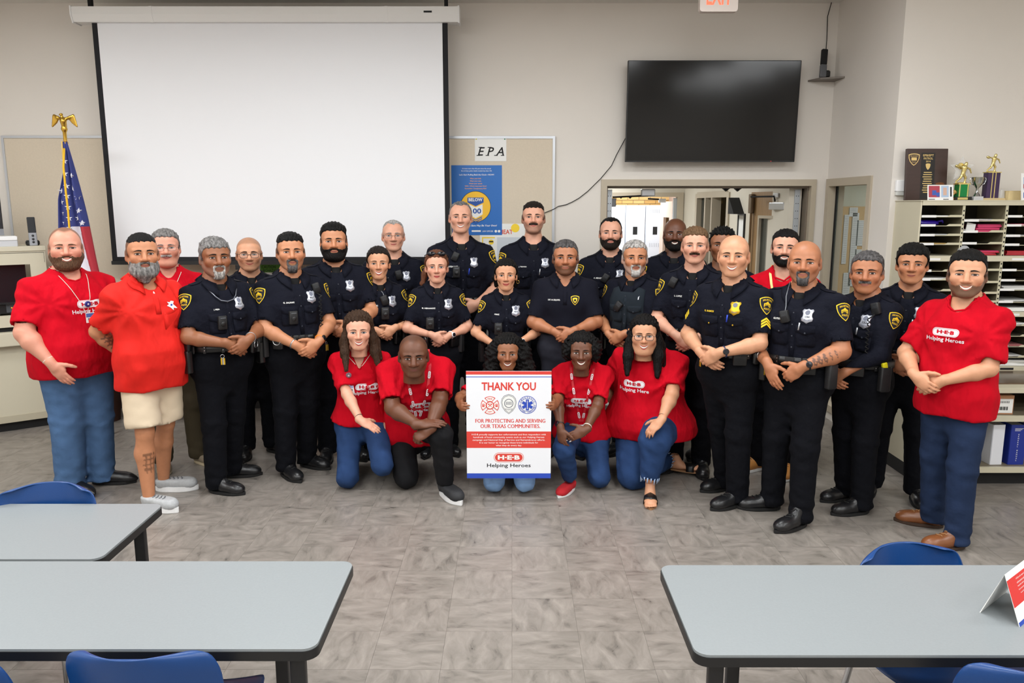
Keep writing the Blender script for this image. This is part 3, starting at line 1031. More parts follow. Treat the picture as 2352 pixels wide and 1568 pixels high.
# ---- beige media console on the left
cn = empty('media_console', (-4.03, 6.8, 0), 0, 'beige media console with a built-in dark screen along the wall', 'console')
cn.matrix_world = Matrix(((.8, -.6, 0, -4.03), (.6, .8, 0, 6.8), (0, 0, 1, 0), (0, 0, 0, 1)))
CONS = pm('console laminate', (205, 198, 176), .5, var=.03, vscale=2)
CONE_ = pm('console edge', (186, 178, 156), .5)
MB().box(-1.5, 0, .05, .5, .08, .76).build('body', CONS, cn)
MB().box(-1.48, -.02, .08, .48, 0, .08).build('toe_kick', BLACKM, cn)
MB().box(-1.5, 0, .045, .05, .08, .14).build('plinth_rail', CONE_, cn)
MB().rbox(-1.52, .01, -.03, .5, .76, .875, .01).build('ledge', CONS, cn)
MB().box(-1.5, -.0, .06, .5, .875, .915).build('shadow_gap', BLACKM, cn)
hut = ringwall('hutch_front', CONS, Matrix(((1, 0, 0, 0), (0, 1, 0, .03), (0, 0, 1, 0), (0, 0, 0, 1))), -1.5, 0, .915, 1.56, -1.4, -.12, 1.016, 1.446, .03, cn)
MB().box(-1.5, 0, .06, .5, .915, 1.0).build('hutch_floor', CONS, cn)
MB().box(-.03, 0, .06, .5, 1.0, 1.56).build('side_panel', CONS, cn)
MB().box(-1.5, -1.47, .06, .5, 1.0, 1.56).build('side_panel', CONS, cn)
MB().rbox(-1.51, .01, .02, .5, 1.56, 1.6, .006).build('top', CONS, cn)
MB().box(-.0105, -.0085, .0285, .0299, 1.46, 1.545).build('panel_seam', BLACKM, cn)
MB().box(-1.5, -.0105, .0285, .0299, 1.543, 1.546).build('panel_seam', BLACKM, cn)
MB().box(-1.39, -.15, .12, .14, 1.12, 1.44).build('display', pm('console screen', (30, 26, 30), .2), cn)
MB().box(-1.39, -.15, .10, .12, 1.105, 1.12).build('display_bezel', BLACKP, cn)
MB().rbox(-1.2, -.13, .14, .4, 1.02, 1.1, .008).build('equipment', BLACKP, cn)
MB().box(-.32, -.24, .135, .14, 1.03, 1.1).build('port_plate', pm('port grey', (70, 72, 78), .5), cn)
MB().lathe([(.0005, .004), (.006, .003), (.006, 0), (.0005, 0)], 8, T(-.28, .135, 1.07) @ RX(90)).build('indicator', pm('amber', (240, 170, 30), .4, emit=(255, 170, 20), estr=.5), cn)


def on_console(x, y, z=1.6):
    v = Vector((-4.03, 6.8, 0)) + Vector((.8, .6, 0)) * x + Vector((-.6, .8, 0)) * y
    return (v.x, v.y, z)


CR = math.atan2(.6, .8)
mo = empty('monitor', on_console(-.54, .24), CR, 'dark computer monitor standing on the beige console', 'monitor')
MB().rbox(-.27, .27, -.02, .02, .09, .44, .008).build('casing', pm('monitor black', (34, 34, 38), .4), mo)
MB().box(-.262, .262, -.0215, -.02, .15, .435).build('screen', pm('monitor glass', (40, 42, 48), .15), mo)
MB().box(-.27, .27, -.022, -.02, .09, .145).build('chin', pm('monitor chin', (128, 130, 134), .4), mo)
MB().rbox(-.1, .1, -.08, .1, 0, .012, .02).build('foot', BLACKP, mo)
MB().box(-.03, .03, 0, .03, .01, .12).build('neck', BLACKP, mo)
wb = empty('white_player', on_console(-.31, .13), CR, 'flat white media player stacked below the monitor', 'media player')
MB().rbox(-.3, .12, -.08, .1, .0, .05, .008).build('lower_case', pm('player grey', (196, 198, 202), .4), wb)
MB().rbox(-.3, .12, -.085, .1, .052, .085, .008).build('upper_case', WHITE, wb)
MB().box(-.3, -.06, -.0815, -.08, .012, .042).build('front_slot', BLACKP, wb)
ks = empty('desk_speaker', on_console(-.07, .14), CR, 'slim grey and black desktop speaker on the console', 'speaker')
MB().rbox(-.055, .05, -.03, .05, 0, .045, .02, M=RY(0)).build('foot', BLACKP, ks)
Mk = T(0, -.03, 0) @ RX(-7)
MB().rbox(-.031, .031, -.015, .015, 0, .11, .008, M=Mk).build('control_panel', pm('speaker silver', (150, 152, 158), .35), ks)
MB().rbox(-.03, .03, -.013, .015, .11, .245, .008, M=Mk).build('grille', pm('speaker cloth', (40, 42, 46), .7), ks)
for z in (.03, .055, .085):
    MB().lathe([(.0005, .008), (.009, .006), (.01, 0), (.0005, 0)], 12, Mk @ T(0, -.015, z) @ RX(90)).build('knob', BLACKP, ks, 'auto')

# ---- side table with steel legs behind the group, boxes under it
tb = empty('work_table', (-2.75, 6.85, 0), 0, 'grey legged work table behind the group under the screen', 'table')
MB().rbox(-.75, .75, -.35, .3, .7, .73, .01).build('tabletop', pm('brown laminate', (120, 84, 56), .4), tb)
for x in (-.7, .7):
    for y in (-.33, .28):
        MB().tube([(x, y, 0), (x, y, .7)], .02).build('leg', pm('leg grey', (120, 124, 130), .4, metal=.5), tb)
CARD = pm('cardboard', (176, 128, 92), .85, var=.06, vscale=6)
for i, (x, y, w, d, h, c, lab) in enumerate(((-2.03, 6.75, .28, .3, .3, CARD, 'brown cardboard box on the floor behind the officers'), (-1.72, 6.9, .3, .3, .42, pm('orange board', (178, 116, 40), .7), 'tall orange brown box on the floor behind the officers'))):
    b = empty('cardboard_box', (x, y, 0), .1, lab, 'box')
    MB().rbox(-w / 2, w / 2, -d / 2, d / 2, 0, h, .004).build('carton', c, b)
    MB().box(-.03, .03, -d / 2 - .001, d / 2 + .001, h - .0005, h + .001).build('tape', pm('tape', (196, 170, 120), .3), b)
db = empty('waste_basket', (-3.72, 6.98, 0), 0, 'dark brown waste bin near the wall behind the flag', 'bin')
MB().lathe([(.001, .002), (.11, 0), (.14, .3), (.145, .31), (.135, .31), (.105, .01), (.001, .01)], 20).build('bucket', pm('brown plastic', (70, 40, 30), .5), db, 'auto')
MB().tube([(.14 * math.cos(a), .14 * math.sin(a), .31) for a in [i * math.pi / 10 for i in range(20)]], .007, 6, True).build('rim', pm('brown plastic', (70, 40, 30), .5), db, True)

# ---- flag on its pole with an eagle finial
FX, FY = -3.655, 6.6
fp = empty('flag_pole', (FX, FY, 0), 0, 'flag pole with a golden eagle on top beside the screen', 'flag pole')
MB().lathe([(.001, 0), (.14, 0), (.14, .02), (.1, .05), (.03, .08), (.001, .08)], 20).build('base', GOLD, fp, 'auto')
MB().tube([(0, 0, .05), (0, 0, 2.47)], .014, 10).build('pole', pm('pole wood', (196, 150, 84), .4), fp, True)
MB().lathe([(.001, 2.44), (.02, 2.44), (.02, 2.455), (.014, 2.46), (.014, 2.53), (.018, 2.54), (.025, 2.555), (.02, 2.575), (.001, 2.58)], 12).build('ferrule', GOLD, fp, 'auto')
g = G((-.14, -.06, 2.53), (.14, .06, 2.71), .0045)
g.un(cone((0, 0, 2.565), (0, -.005, 2.62), .016, .024)); g.un(cone((0, -.005, 2.62), (-.006, -.008, 2.655), .02, .011), .012)
g.un(ell((-.008, -.01, 2.672), (.013, .014, .011)), .006); g.un(cone((-.015, -.015, 2.672), (-.028, -.015, 2.664), .006, .002), .004)
for s_ in (-1, 1):
    g.un(cone((s_ * .012, 0, 2.635), (s_ * .05, .005, 2.65), .013, .012), .01)
    g.un(cone((s_ * .05, .005, 2.65), (s_ * .078, .01, 2.668), .012, .009), .008)
    for q, (ex_, ez_) in enumerate(((.102, 2.578), (.093, 2.582), (.080, 2.592), (.066, 2.605))):
        g.un(cone((s_ * (.082 - q * .012), .008, 2.66 - q * .006), (s_ * ex_, .012, ez_), .009, .0055), .006)
g.un(cone((0, .012, 2.60), (0, .02, 2.565), .016, .012), .01)
P, Q = g.mesh(); mk('eagle', relax(P, Q, 1), Q, GOLD, fp)
# the cloth: a pleated hanging sheet
FB = pm('flag navy', (44, 54, 120), .7, bump=.2, bscale=90); FR = pm('flag red', (170, 38, 52), .7, bump=.2, bscale=90); FW = pm('flag white', (222, 222, 232), .7, bump=.2, bscale=90)
nu, nv = 40, 64
fl_v = []; fl_f = []; fl_m = []
for j in range(nv + 1):
    z = 2.455 - j / nv * 1.75
    t = (2.455 - z)
    xl = np.interp(z, [.7, 1.3, 1.6, 1.75, 2.0, 2.25, 2.455], [-.02, -.075, -.09, -.10, -.085, -.02, -.012])
    xr = np.interp(z, [.7, 1.2, 1.5, 1.84, 2.1, 2.3, 2.455], [.26, .225, .175, .128, .082, .045, .016])
    amp = .05 * min(1, t / .5) + .004
    for i in range(nu + 1):
        u = i / nu
        y = -.02 - amp * (.5 + .5 * math.sin(2 * math.pi * (2.2 * u + .15) + 1.0 * z)) - .3 * amp * math.sin(6 * math.pi * u + 2 * z) + .015 * u
        fl_v.append((xl + (xr - xl) * u, y, z))
for j in range(nv):
    for i in range(nu):
        u = (i + .5) / nu; z = 2.455 - (j + .5) / nv * 1.75
        zc = 1.73 + (.03 if u > .45 else -.08 * (.45 - u) / .45)
        if z > zc: m = 0
        else:
            q = u + .04 * math.sin(z * 9) - (zc - z) * .22
            m = 1 if int(math.floor((q + 1.05) * 3.4)) % 2 == 0 else 2
        fl_m.append(m)
        a = j * (nu + 1) + i
        fl_f.append((a, a + 1, a + nu + 2, a + nu + 1))
fg = empty('flag', (FX, FY, 0), 0, 'draped red, white and blue flag with stars hanging on its pole', 'flag')
fo = mk('cloth', fl_v, np.array(fl_f), [FB, FR, FW], fg, True, midx=fl_m)
so = fo.modifiers.new('thick', 'SOLIDIFY'); so.thickness = .004
fb = bvh_of(np.array(fl_v), np.array(fl_f))
star = [(math.cos(math.pi / 2 + k * math.pi / 5) * (1 if k % 2 == 0 else .4), math.sin(math.pi / 2 + k * math.pi / 5) * (1 if k % 2 == 0 else .4)) for k in range(10)]
stars = [(-.045, 1.97), (-.05, 1.88), (-.055, 1.8), (-.052, 2.06), (.0, 1.93), (.002, 1.84), (-.002, 2.02), (0.0, 2.1), (-.004, 2.2), (-.002, 2.3), (0.0, 1.76), (.062, 1.96), (.06, 1.84), (.055, 2.08), (.095, 1.9), (.09, 2.01), (.05, 2.18), (.112, 1.8)]
for (x, z) in stars:
    mb = MB(); pts = []
    for (a, b) in star + [(0, 0)]:
        h = fb.ray_cast(Vector((x + a * .023, -.6, z + b * .026)), Vector((0, 1, 0)))
        pts.append((x + a * .023, (h[0].y if h[0] else -.05) - .011, z + b * .026))
    mb.add(pts, [(i, (i + 1) % 10, 10) for i in range(10)])
    mb.build('star', FW, fg)
MB().tube([(.012, -.05, 2.40), (.02, -.10, 2.25), (.028, -.115, 2.05), (.034, -.12, 1.9), (.03, -.118, 1.75), (.026, -.11, 1.62)], .0085, 8).build('gold_fringe', pm('gold fringe', (240, 190, 40), .7, bump=.6, bscale=300), fg, True)
MB().tube([(-.013, -.03, 2.46), (-.012, -.04, 2.3), (-.01, -.05, 2.2)], .005, 6).build('gold_cord', pm('gold cord', (226, 190, 110), .7), fg, True)

# ---- mail sorter with its base on the right
ms = empty('mail_sorter', (2.97, 5.77, .72), 0, 'beige steel mail sorter with rows of open slots', 'mail sorter')
SX = [0, .313, .626, .939, 1.252]
DEP = .38
SLOTM = pm('sorter enamel', (200, 194, 166), .5, var=.03, vscale=4)
SLOTD = pm('shaded sorter back', (44, 39, 30), .7); SLOTP = pm('shaded sorter plate', (84, 77, 62), .6); SLOTV = pm('shaded sorter divider', (128, 119, 94), .6)  # shade inside the slots darkened into these colours
MB().box(-.006, .006, 0, DEP, 0, 1.255).build('side_panel', BEIGE, ms)
MB().box(1.246, 1.258, 0, DEP, 0, 1.255).build('side_panel', BEIGE, ms)
MB().box(-.012, 1.264, -.01, DEP, 1.2555, 1.262).build('top', BEIGE, ms)
MB().box(.0065, 1.2455, -.008, .012, 1.225, 1.2554).build('header_rail', BEIGE, ms)
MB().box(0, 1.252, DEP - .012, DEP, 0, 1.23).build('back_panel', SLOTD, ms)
for z0, z1 in ((.0, .03), (.41, .445), (.82, .86)):
    t_ = MB().box(.0065, 1.2455, -.006, DEP - .0125, z0, z1).build('tier_rail', BEIGE, ms)
    for c in range(4):
        MB().box(SX[c] + .02 + .05, SX[c] + .17, -.0075, -.006, z0 + .008, z0 + .024).build('label_holder', PAPER if z0 > .1 else INK, t_)
for x in SX[1:4]:
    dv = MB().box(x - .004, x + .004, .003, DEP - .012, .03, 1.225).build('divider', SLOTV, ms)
    bd = MB().box(x - .009, x + .009, 0, .006, .03, 1.225).build('divider_edge', SLOTM, ms)
    for k in range(36):
        MB().box(x - .0045, x + .0045, -.0008, .0, .06 + k * .032, .072 + k * .032).build('slot_hole', BLACKM, dv) if k < 37 else None
rows = {0: [.94, 1.005, 1.075, 1.14, .52, .6, .68, .745, .10, .19, .27, .34],
        1: [.945, 1.03, 1.11, .515, .58, .66, .75, .11, .2, .3, .36],
        2: [.935, 1.0, 1.075, 1.14, .515, .605, .675, .75, .1, .18, .26, .34],
        3: [.94, 1.01, 1.08, 1.15, .52, .6, .68, .75, .1, .18, .26, .34]}
for c, zs in rows.items():
    for z in zs:
        x0, x1 = SX[c] + .006, SX[c + 1] - .006
        sf = MB().prism([(x0, z), (x1, z), (x1, z + .016), (x1 - .09, z + .016), (x1 - .11, z + .004), (x0, z + .004)], .002, .006, 'y').build('slot_shelf', SLOTM, ms)
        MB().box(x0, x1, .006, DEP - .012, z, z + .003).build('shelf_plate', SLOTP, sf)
        MB().box(x0 + .004, x0 + .11, -.0005, .0018, z - .002, z + .015).build('paper_label', PAPER, sf)
PINK = pm('pink folder', (214, 62, 110), .6); PURP = pm('purple plastic bag', (52, 30, 150), .25); REDF = pm('red plastic', (176, 30, 44), .4); MAN = pm('manila', (214, 180, 110), .8)
rnd = random.Random(3)
PLAB = {}


def papers(c, z, n, mats, w=.2, h=.004, label=None, x=None, name='paper_stack'):
    if label is None:
        ab = sorted([q for q in rows[c] + [.03, .445, .86]], reverse=True); k = min(range(len(ab)), key=lambda i: abs(ab[i] - z))
        label = 'papers lying in the %s slot from the top of the %s sorter column' % (('first second third fourth fifth sixth seventh eighth ninth tenth eleventh twelfth thirteenth fourteenth fifteenth'.split())[k], ('left', 'second', 'third', 'right')[c])
    o = empty(name, (2.97 + (SX[c] + .16 if x is None else x), 5.79, .72 + z + .0032), 0, label, 'papers', 'papers in the sorter slots')
    zz = 0
    for k in range(n):
        hh = h * rnd.uniform(.7, 1.3)
        MB().box(-w / 2, w / 2, 0, .27, 0, hh, M=T(rnd.uniform(-.012, .012), rnd.uniform(0, .02), zz) @ RZ(rnd.uniform(-5, 5))).build('sheet', mats[k % len(mats)], o)
        zz += hh
    return o


papers(0, .94, 2, [MAN]); papers(0, 1.005, 2, [PAPER]); papers(0, 1.14, 2, [PAPER])
papers(1, 1.11, 3, [PAPER, pm('pale pink paper', (224, 190, 190), .8)])
papers(1, 1.03, 6, [PINK, pm('dark pink', (170, 40, 84), .6)], .17, .008, 'stack of pink folders in an upper sorter slot', x=.52)
papers(1, .86, 4, [REDF, PINK], .14, .009, 'stack of red folders in the middle sorter column', x=.54)
papers(2, 1.075, 3, [PINK, PAPER], .12); papers(2, 1.0, 2, [PAPER]); papers(2, .605, 5, [PAPER], .22, .005); papers(2, .515, 3, [PAPER]); papers(2, .445, 4, [PAPER], .24, .006)
papers(2, .86, 3, [REDF], .2, .012, 'red plastic trays lying in the right sorter column'); papers(2, .34, 3, [PAPER]); papers(2, .18, 2, [pm('red edged paper', (200, 120, 120), .8)]); papers(2, .03, 6, [PAPER], .25, .007)
papers(1, .66, 2, [PAPER]); papers(0, .68, 3, [PAPER]); papers(1, .3, 2, [PAPER]); papers(2, .1, 2, [PAPER])
b = empty('plastic_bag', (3.05, 5.8, .72 + 1.078), 0, 'shiny purple plastic bag stuffed in a sorter slot', 'bag')
g = G((-.1, -.01, -.01), (.14, .2, .07), .006); g.un(ell((0, .06, .02), (.08, .05, .022))); g.un(ell((.06, .07, .018), (.05, .04, .02)), .02); g.un(ell((-.05, .06, .024), (.03, .04, .02)), .02)
P, Q = g.mesh(); mk('bundle', P, Q, PURP, b)
MB().tube([(.09, .05, .03), (.12, .04, .035), (.13, .05, .02)], .008, 6).build('knot', PURP, b, True)
b = empty('loose_card', (3.36, 5.8, .72 + 1.035), 0, 'bent white card standing in a sorter slot', 'card')
MB().box(-.035, .03, 0, .006, 0, .062, M=RY(12) @ RX(-8)).build('card', PAPER, b); MB().box(-.07, -.03, 0, .1, 0, .004, M=RY(18)).build('fold', PAPER, b)
b = empty('tape_roll', (3.31, 5.79, .72 + .9), 0, 'grey round roll lying in the middle sorter column', 'roll')
MB().lathe([(.012, 0), (.036, 0), (.036, .03), (.012, .03), (.012, 0)], 20, T(0, 0, .0) @ RX(90)).build('roll', pm('roll grey', (170, 172, 176), .5), b, 'auto')
MB().lathe([(.011, 0), (.013, 0), (.013, .032), (.011, .032)], 14, RX(90)).build('core', PAPER, b)

# base unit
bs = empty('base_unit', (2.86, 5.25, 0), 0, 'low beige open shelf unit under the mail sorter', 'shelf unit')
MB().box(0, .03, 0, .9, .1, .71).build('side_panel', BEIGE, bs)
MB().box(.03, 2.4, .06, .9, .0, .1).build('toe_kick', BLACKM, bs)
MB().box(.0, .03, .02, .88, .0, .1).build('toe_kick', BLACKM, bs)
MB().rbox(-.005, 2.4, -.01, .9, .675, .712, .004).build('top', BEIGE, bs)
MB().box(.01, 2.4, .1, .52, .7121, .722).build('counter_mat', pm('brown counter', (96, 78, 62), .18), bs)
for z in (.5, .13):
    sf = MB().box(.03, 2.4, 0, .02, z - .03, z + .01).build('shelf_edge', BEIGE, bs)
    MB().box(.03, 2.4, .02, .86, z - .02, z + .0095).build('shelf_plate', pm('shaded shelf plate', (120, 110, 92), .5), sf)  # plate darker than its edge: under-shelf shade put into the colour
MB().box(.03, 2.4, .86, .9, .1, .7).build('back_panel', SLOTD, bs)  # same dark tone, shade of the open interior painted in
MB().box(1.15, 1.18, .0, .86, .13, .68).build('divider', BEIGE, bs)
bx_ = empty('labelled_box', (3.40, 5.3, .51), -.05, 'small cardboard box with barcode labels on the shelf', 'box')
MB().box(-.13, .09, 0, .15, 0, .135).build('carton', CARD, bx_)
sticker = MB().box(-.12, .085, -.0012, 0, .01, .11).build('shipping_label', PAPER, bx_)
for k in range(9):
    MB().box(-.01 + k * .007, -.007 + k * .007 + (k % 3) * .0015, -.002, -.0012, .03, .055).build('barcode_bar', INK, sticker)
    MB().box(.0 + k * .007, .003 + k * .007, -.002, -.0012, .08, .095).build('barcode_bar', INK, sticker)
for x, w_, c, lab, txt in ((3.42, .085, pm('white binder', (226, 228, 234), .4), 'thick white ring binder on the lower shelf', None), (3.56, .11, pm('blue binder', (24, 46, 140), .4), 'thick blue ring binder with white spine lettering on the lower shelf', 'GENERAL MANUAL')):
    bi = empty('ring_binder', (x, 5.31, .14), .06 if not txt else .0, lab, 'binder')
    MB().rbox(-w_ / 2, w_ / 2, 0, .004, 0, .29, .002).build('spine', c, bi)
    for s_ in (-1, 1):
        MB().box(s_ * w_ / 2 - .002, s_ * w_ / 2 + .002, .004, .27, 0, .29).build('cover', c, bi)
    MB().box(-w_ / 2 + .004, w_ / 2 - .004, .02, .25, .005, .28).build('pages', PAPER, bi)
    if txt:
        lays = []
        for k, ch in enumerate(txt):
            if ch == ' ': continue
            V, F = fit_text(ch, height=.009, bold=.02); lays.append((xf2(V, .0, .22 - k * .0145, rot=0), F, PAPER))
        for k in range(3):
            V, F = rect2(-.03, .03 - k * .01, .262 - k * .008, .265 - k * .008); lays.append((V, F, PAPER))
        print_on('lettering', lays, T(0, 0, 0), bi)
pl = empty('paper_pile', (3.17, 5.4, .1405), 0, 'untidy pile of papers on the lower shelf next to the white binder', 'papers')
for k in range(5):
    MB().box(-.1, .12, 0, .2, 0, .006, M=T(0, -.06 + k * .006, k * .012) @ RY(-3 + k * 2) @ RZ(k * 5 - 8)).build('sheet', PAPER, pl)

# things on top of the sorter (top surface z = 1.982)
ZT = .72 + 1.262
pq = empty('award_plaque', (3.14, 6.06, ZT), 0, 'dark brown wooden award plaque leaning on the wall', 'plaque')
PQW = pm('plaque walnut', (62, 42, 36), .35, var=.2, vscale=6, stretch=(1, 1, 6)); PQB = pm('plaque black', (22, 20, 20), .3); PQG = pm('plaque gold', (222, 190, 120), .4)
Mq = RX(-5)
ob = MB().rbox(-.157, .157, -.012, .012, 0, .385, .004, M=Mq).build('board', PQW, pq)
lay = [(*rect2(-.045, .06, .01, .355), PQB)]
for tx, z, h_, w_ in (('EPB/EPT', .335, .016, .08), ('PATROL', .312, .016, .07), ('2014', .29, .013, .035)):
    V, F = fit_text(tx, w_, h_, bold=.015); lay.append((xf2(V, .008, z), F, PQG))
sh_o = [(-.5, .42), (-.25, .5), (0, .52), (.25, .5), (.5, .42), (.48, .1), (.36, -.2), (.18, -.42), (0, -.55), (-.18, -.42), (-.36, -.2), (-.48, .1)]
lay.append((*disc2d(xf2(np.array(sh_o) * [.8, 1], .008, .252, .045), 1), PQG))
for k in range(10):
    lay.append((*rect2(-.022 - (k % 3) * .004, .038 + (k % 2) * .004, .205 - k * .0165, .211 - k * .0165), PQG))
lay.append((*disc2d(xf2(np.array(sh_o), -.1, .305, .085), 2), PQG)); lay.append((*disc2d(xf2(np.array(sh_o), -.1, .305, .072), 2), PQW))
V, F = fit_text('SAN ANTONIO', .055, .009); lay.append((xf2(V, -.1, .33), F, PQG)); V, F = fit_text('POLICE', .03, .009); lay.append((xf2(V, -.1, .285), F, PQG))
lay.append((*rect2(-.12, -.08, .297, .32), PQG))
lay.append((*disc2d(xf2(np.array(sh_o), .105, .1, .065), 2), pm('plaque bronze', (120, 74, 44), .4, metal=.4)))
print_on('engraving', lay, Mq @ T(0, -.012, 0), pq)
TG = pm('trophy gold', (214, 196, 130), .25, metal=.85)


def figure(name, parent, M, sc, pose):
    g = G((-.09, -.05, -.02), (.09, .05, .2), .004)
    J = pose
    for a, b, r0, r1 in J:
        g.un(cone(a, b, r0, r1), .006)
    P, Q = g.mesh()
    return mk(name, xfm(P * sc, M), Q, TG, parent)


bowl = [((0, 0, .07), (.008, 0, .115), .014, .02), ((.016, 0, .14), (.018, 0, .146), .013, .013), ((0, 0, .07), (-.02, 0, .035), .012, .009), ((-.02, 0, .035), (-.05, 0, .01), .009, .006), ((0, 0, .07), (.022, 0, .04), .012, .009), ((.022, 0, .04), (.018, 0, .0), .009, .007), ((.02, 0, .118), (.05, 0, .105), .008, .006), ((.05, 0, .105), (.062, 0, .075), .006, .005), ((-.005, 0, .12), (-.045, 0, .125), .008, .005), ((-.045, 0, .125), (-.055, 0, .128), .012, .012), ((-.05, 0, -.002), (.03, 0, -.002), .006, .006)]
t1 = empty('trophy', (3.34, 5.93, ZT), 0, 'trophy with golden figure on a green column and star behind', 'trophy')
MB().box(-.06, .06, -.04, .04, 0, .025).build('base', BLACKP, t1)
MB().box(-.045, .03, -.0405, -.04, .004, .02).build('name_plate', TG, t1)
TGRN = pm('trophy green', (20, 130, 66), .25, metal=.5)
MB().box(-.038, .038, -.03, .03, .025, .115).build('column', TGRN, t1)
for x in (-.03, .03): MB().box(x - .004, x + .004, -.031, -.03, .025, .115).build('gold_stripe', TG, t1)
MB().box(-.045, .045, -.035, .035, .115, .123).build('cap', TG, t1)
figure('bowler', t1, T(0, 0, .128), .95, bowl)
stp = [(math.cos(math.pi / 2 + k * math.pi / 5) * (.095 if k % 2 == 0 else .045), .23 + math.sin(math.pi / 2 + k * math.pi / 5) * (.095 if k % 2 == 0 else .045)) for k in range(10)]
MB().prism(stp, .02, .027, 'y').build('clear_star', pm('clear acrylic', (226, 226, 224), .1, alpha=.35), t1)
MB().lathe([(.001, .004), (.022, .003), (.024, 0), (.001, 0)], 20, T(-.012, .018, .25) @ RX(90)).build('medallion', TG, t1)
t2 = empty('trophy_cup', (3.45, 5.92, ZT), 0, 'small silver trophy cup with two handles', 'trophy')
SIL = pm('silver', (200, 202, 204), .15, metal=1.0)
MB().box(-.035, .035, -.03, .03, 0, .028).build('base', pm('marble grey', (196, 196, 198), .3), t2)
MB().lathe([(.001, .028), (.025, .028), (.018, .045), (.008, .06), (.008, .085), (.02, .1), (.038, .13), (.044, .165), (.047, .168), (.04, .168), (.03, .13), (.001, .11)], 20).build('bowl', SIL, t2, 'auto')
for s_ in (-1, 1):
    MB().tube([(s_ * .03, 0, .112), (s_ * .05, 0, .12), (s_ * .06, 0, .145), (s_ * .055, 0, .165), (s_ * .043, 0, .16)], .004, 6).build('handle', SIL, t2, True)
t3 = empty('tall_trophy', (3.555, 5.93, ZT), 0, 'tall trophy with golden figure on a purple striped column', 'trophy')
MB().box(-.07, .09, -.04, .04, 0, .016).build('base', pm('trophy wood', (206, 184, 140), .4), t3)
MB().box(-.045, .045, -.03, .03, .016, .2).build('column', pm('trophy purple', (52, 28, 70), .3), t3)
for x in (-.012, .012): MB().box(x - .003, x + .003, -.031, -.03, .016, .2).build('gold_stripe', TG, t3)
MB().box(-.05, .05, -.035, .035, .2, .206).build('cap', TG, t3)
figure('bowler', t3, T(0, 0, .211), .8, bowl)
g1 = empty('acrylic_award', (3.625, 5.9, ZT), 0, 'small clear acrylic award between the purple trophy and wooden block', 'award')
MB().prism([(-.02, .012), (.02, .012), (.014, .07), (.003, .08), (0, .07), (-.004, .082), (-.012, .07)], -.005, .005, 'y').build('blade', pm('clear acrylic', (226, 226, 224), .1, alpha=.35), g1); MB().box(-.024, .024, -.012, .012, 0, .012).build('foot', pm('trophy wood', (206, 184, 140), .4), g1)
wd = empty('wood_block', (3.70, 5.9, ZT), 0, 'pale wooden block on top of the mail sorter', 'block')
MB().rbox(-.047, .047, -.04, .04, 0, .068, .003).build('block', pm('pale wood', (222, 200, 150), .6, var=.1, vscale=20), wd)
MB().box(-.047, .047, -.0402, .0402, .066, .0683).build('lid_edge', pm('pale wood edge', (200, 176, 124), .6), wd)
gv = empty('gavel', (3.27, 5.93, ZT), 0, 'small wooden gavel standing on the sorter between card and trophy', 'gavel')
MB().lathe([(.001, 0), (.022, 0), (.022, .02), (.001, .02)], 16).build('sound_block', pm('gavel wood', (190, 150, 90), .4), gv, 'auto')
MB().tube([(-.005, 0, .02), (.028, 0, .062)], .006).build('handle', pm('gavel wood', (190, 150, 90), .4), gv, True)
MB().tube([(.012, 0, .07), (.04, 0, .05)], .01).build('head', pm('gavel wood', (190, 150, 90), .4), gv, True)


def photo_card(x, w, h, label, blobs):
    o = empty('photo_card', (x, 5.765, ZT - .005), 0, label, 'photo card')
    MB().box(-w / 2, w / 2, -.004, 0, 0, h, M=RX(-10)).build('card', PAPER, o)
    print_on('picture', [(*rect2(a, b_, c, d), m_) for a, b_, c, d, m_ in blobs], RX(-10) @ T(0, -.004, 0), o)
    MB().box(-.02, .02, 0, .04, 0, .004).build('stand', PAPER, o)


CA, CB, CC, CD = pm('print crimson', (168, 60, 76), .6), pm('print blue', (60, 90, 170), .6), pm('print sky', (170, 190, 214), .6), pm('print skin', (206, 170, 150), .6)
photo_card(3.10, .185, .115, 'white photo card with red and blue pictures in front of the plaque', [(-.085, -.005, .025, .108, CA), (-.06, -.03, .04, .075, CB), (-.03, -.005, .03, .06, CB), (.005, .06, .025, .108, CC), (.02, .045, .04, .095, CD), (.07, .082, .03, .1, INK), (-.085, -.04, .008, .013, INK), (.02, .06, .008, .013, INK)])
photo_card(3.76, .15, .2, 'tall white photo card at the end of the sorter top', [(-.06, .06, .08, .17, CC), (-.04, .02, .085, .15, CD), (-.06, -.02, .09, .12, CA), (.0, .05, .1, .165, CB), (-.06, -.02, .02, .06, CB)])

# ---- training tables
LAM = pm('grey laminate', (130, 135, 137), .42, var=.05, vscale=140, detail=2, spec=.4)
EDGE = pm('black edge band', (20, 20, 21), .45)
LEGB = pm('black powder coat', (24, 24, 26), .45)


def table(x0, x1, y0, y1, label, legs):
    t = empty('training_table', ((x0 + x1) / 2, (y0 + y1) / 2, 0), 0, label, 'table', 'grey training tables')
    w, d = x1 - x0, y1 - y0
    MB().prism(rrect(0, 0, w - .006, d - .006, .04, 6), .712, .72, 'z').build('tabletop', LAM, t)
    MB().prism(rrect(0, 0, w, d, .043, 6), .685, .7125, 'z').build('edge_band', EDGE, t, 'auto')
    for (x, y) in legs:
        lx, ly = x - (x0 + x1) / 2, y - (y0 + y1) / 2
        MB().prism(rrect(lx, ly, .045, .03, .006, 2), .012, .685, 'z', M=Matrix.Shear('XY', 4, (0, 0))).build('leg', LEGB, t, 'auto')
        MB().lathe([(.001, 0), (.016, 0), (.016, .012), (.001, .012)], 10, T(lx, ly, 0)).build('foot', BLACKP, t)
    for x in sorted(set(l[0] for l in legs)):
        MB().box(x - (x0 + x1) / 2 - .015, x - (x0 + x1) / 2 + .015, -d / 2 + .08, d / 2 - .08, .655, .685).build('apron', LEGB, t)
    return t


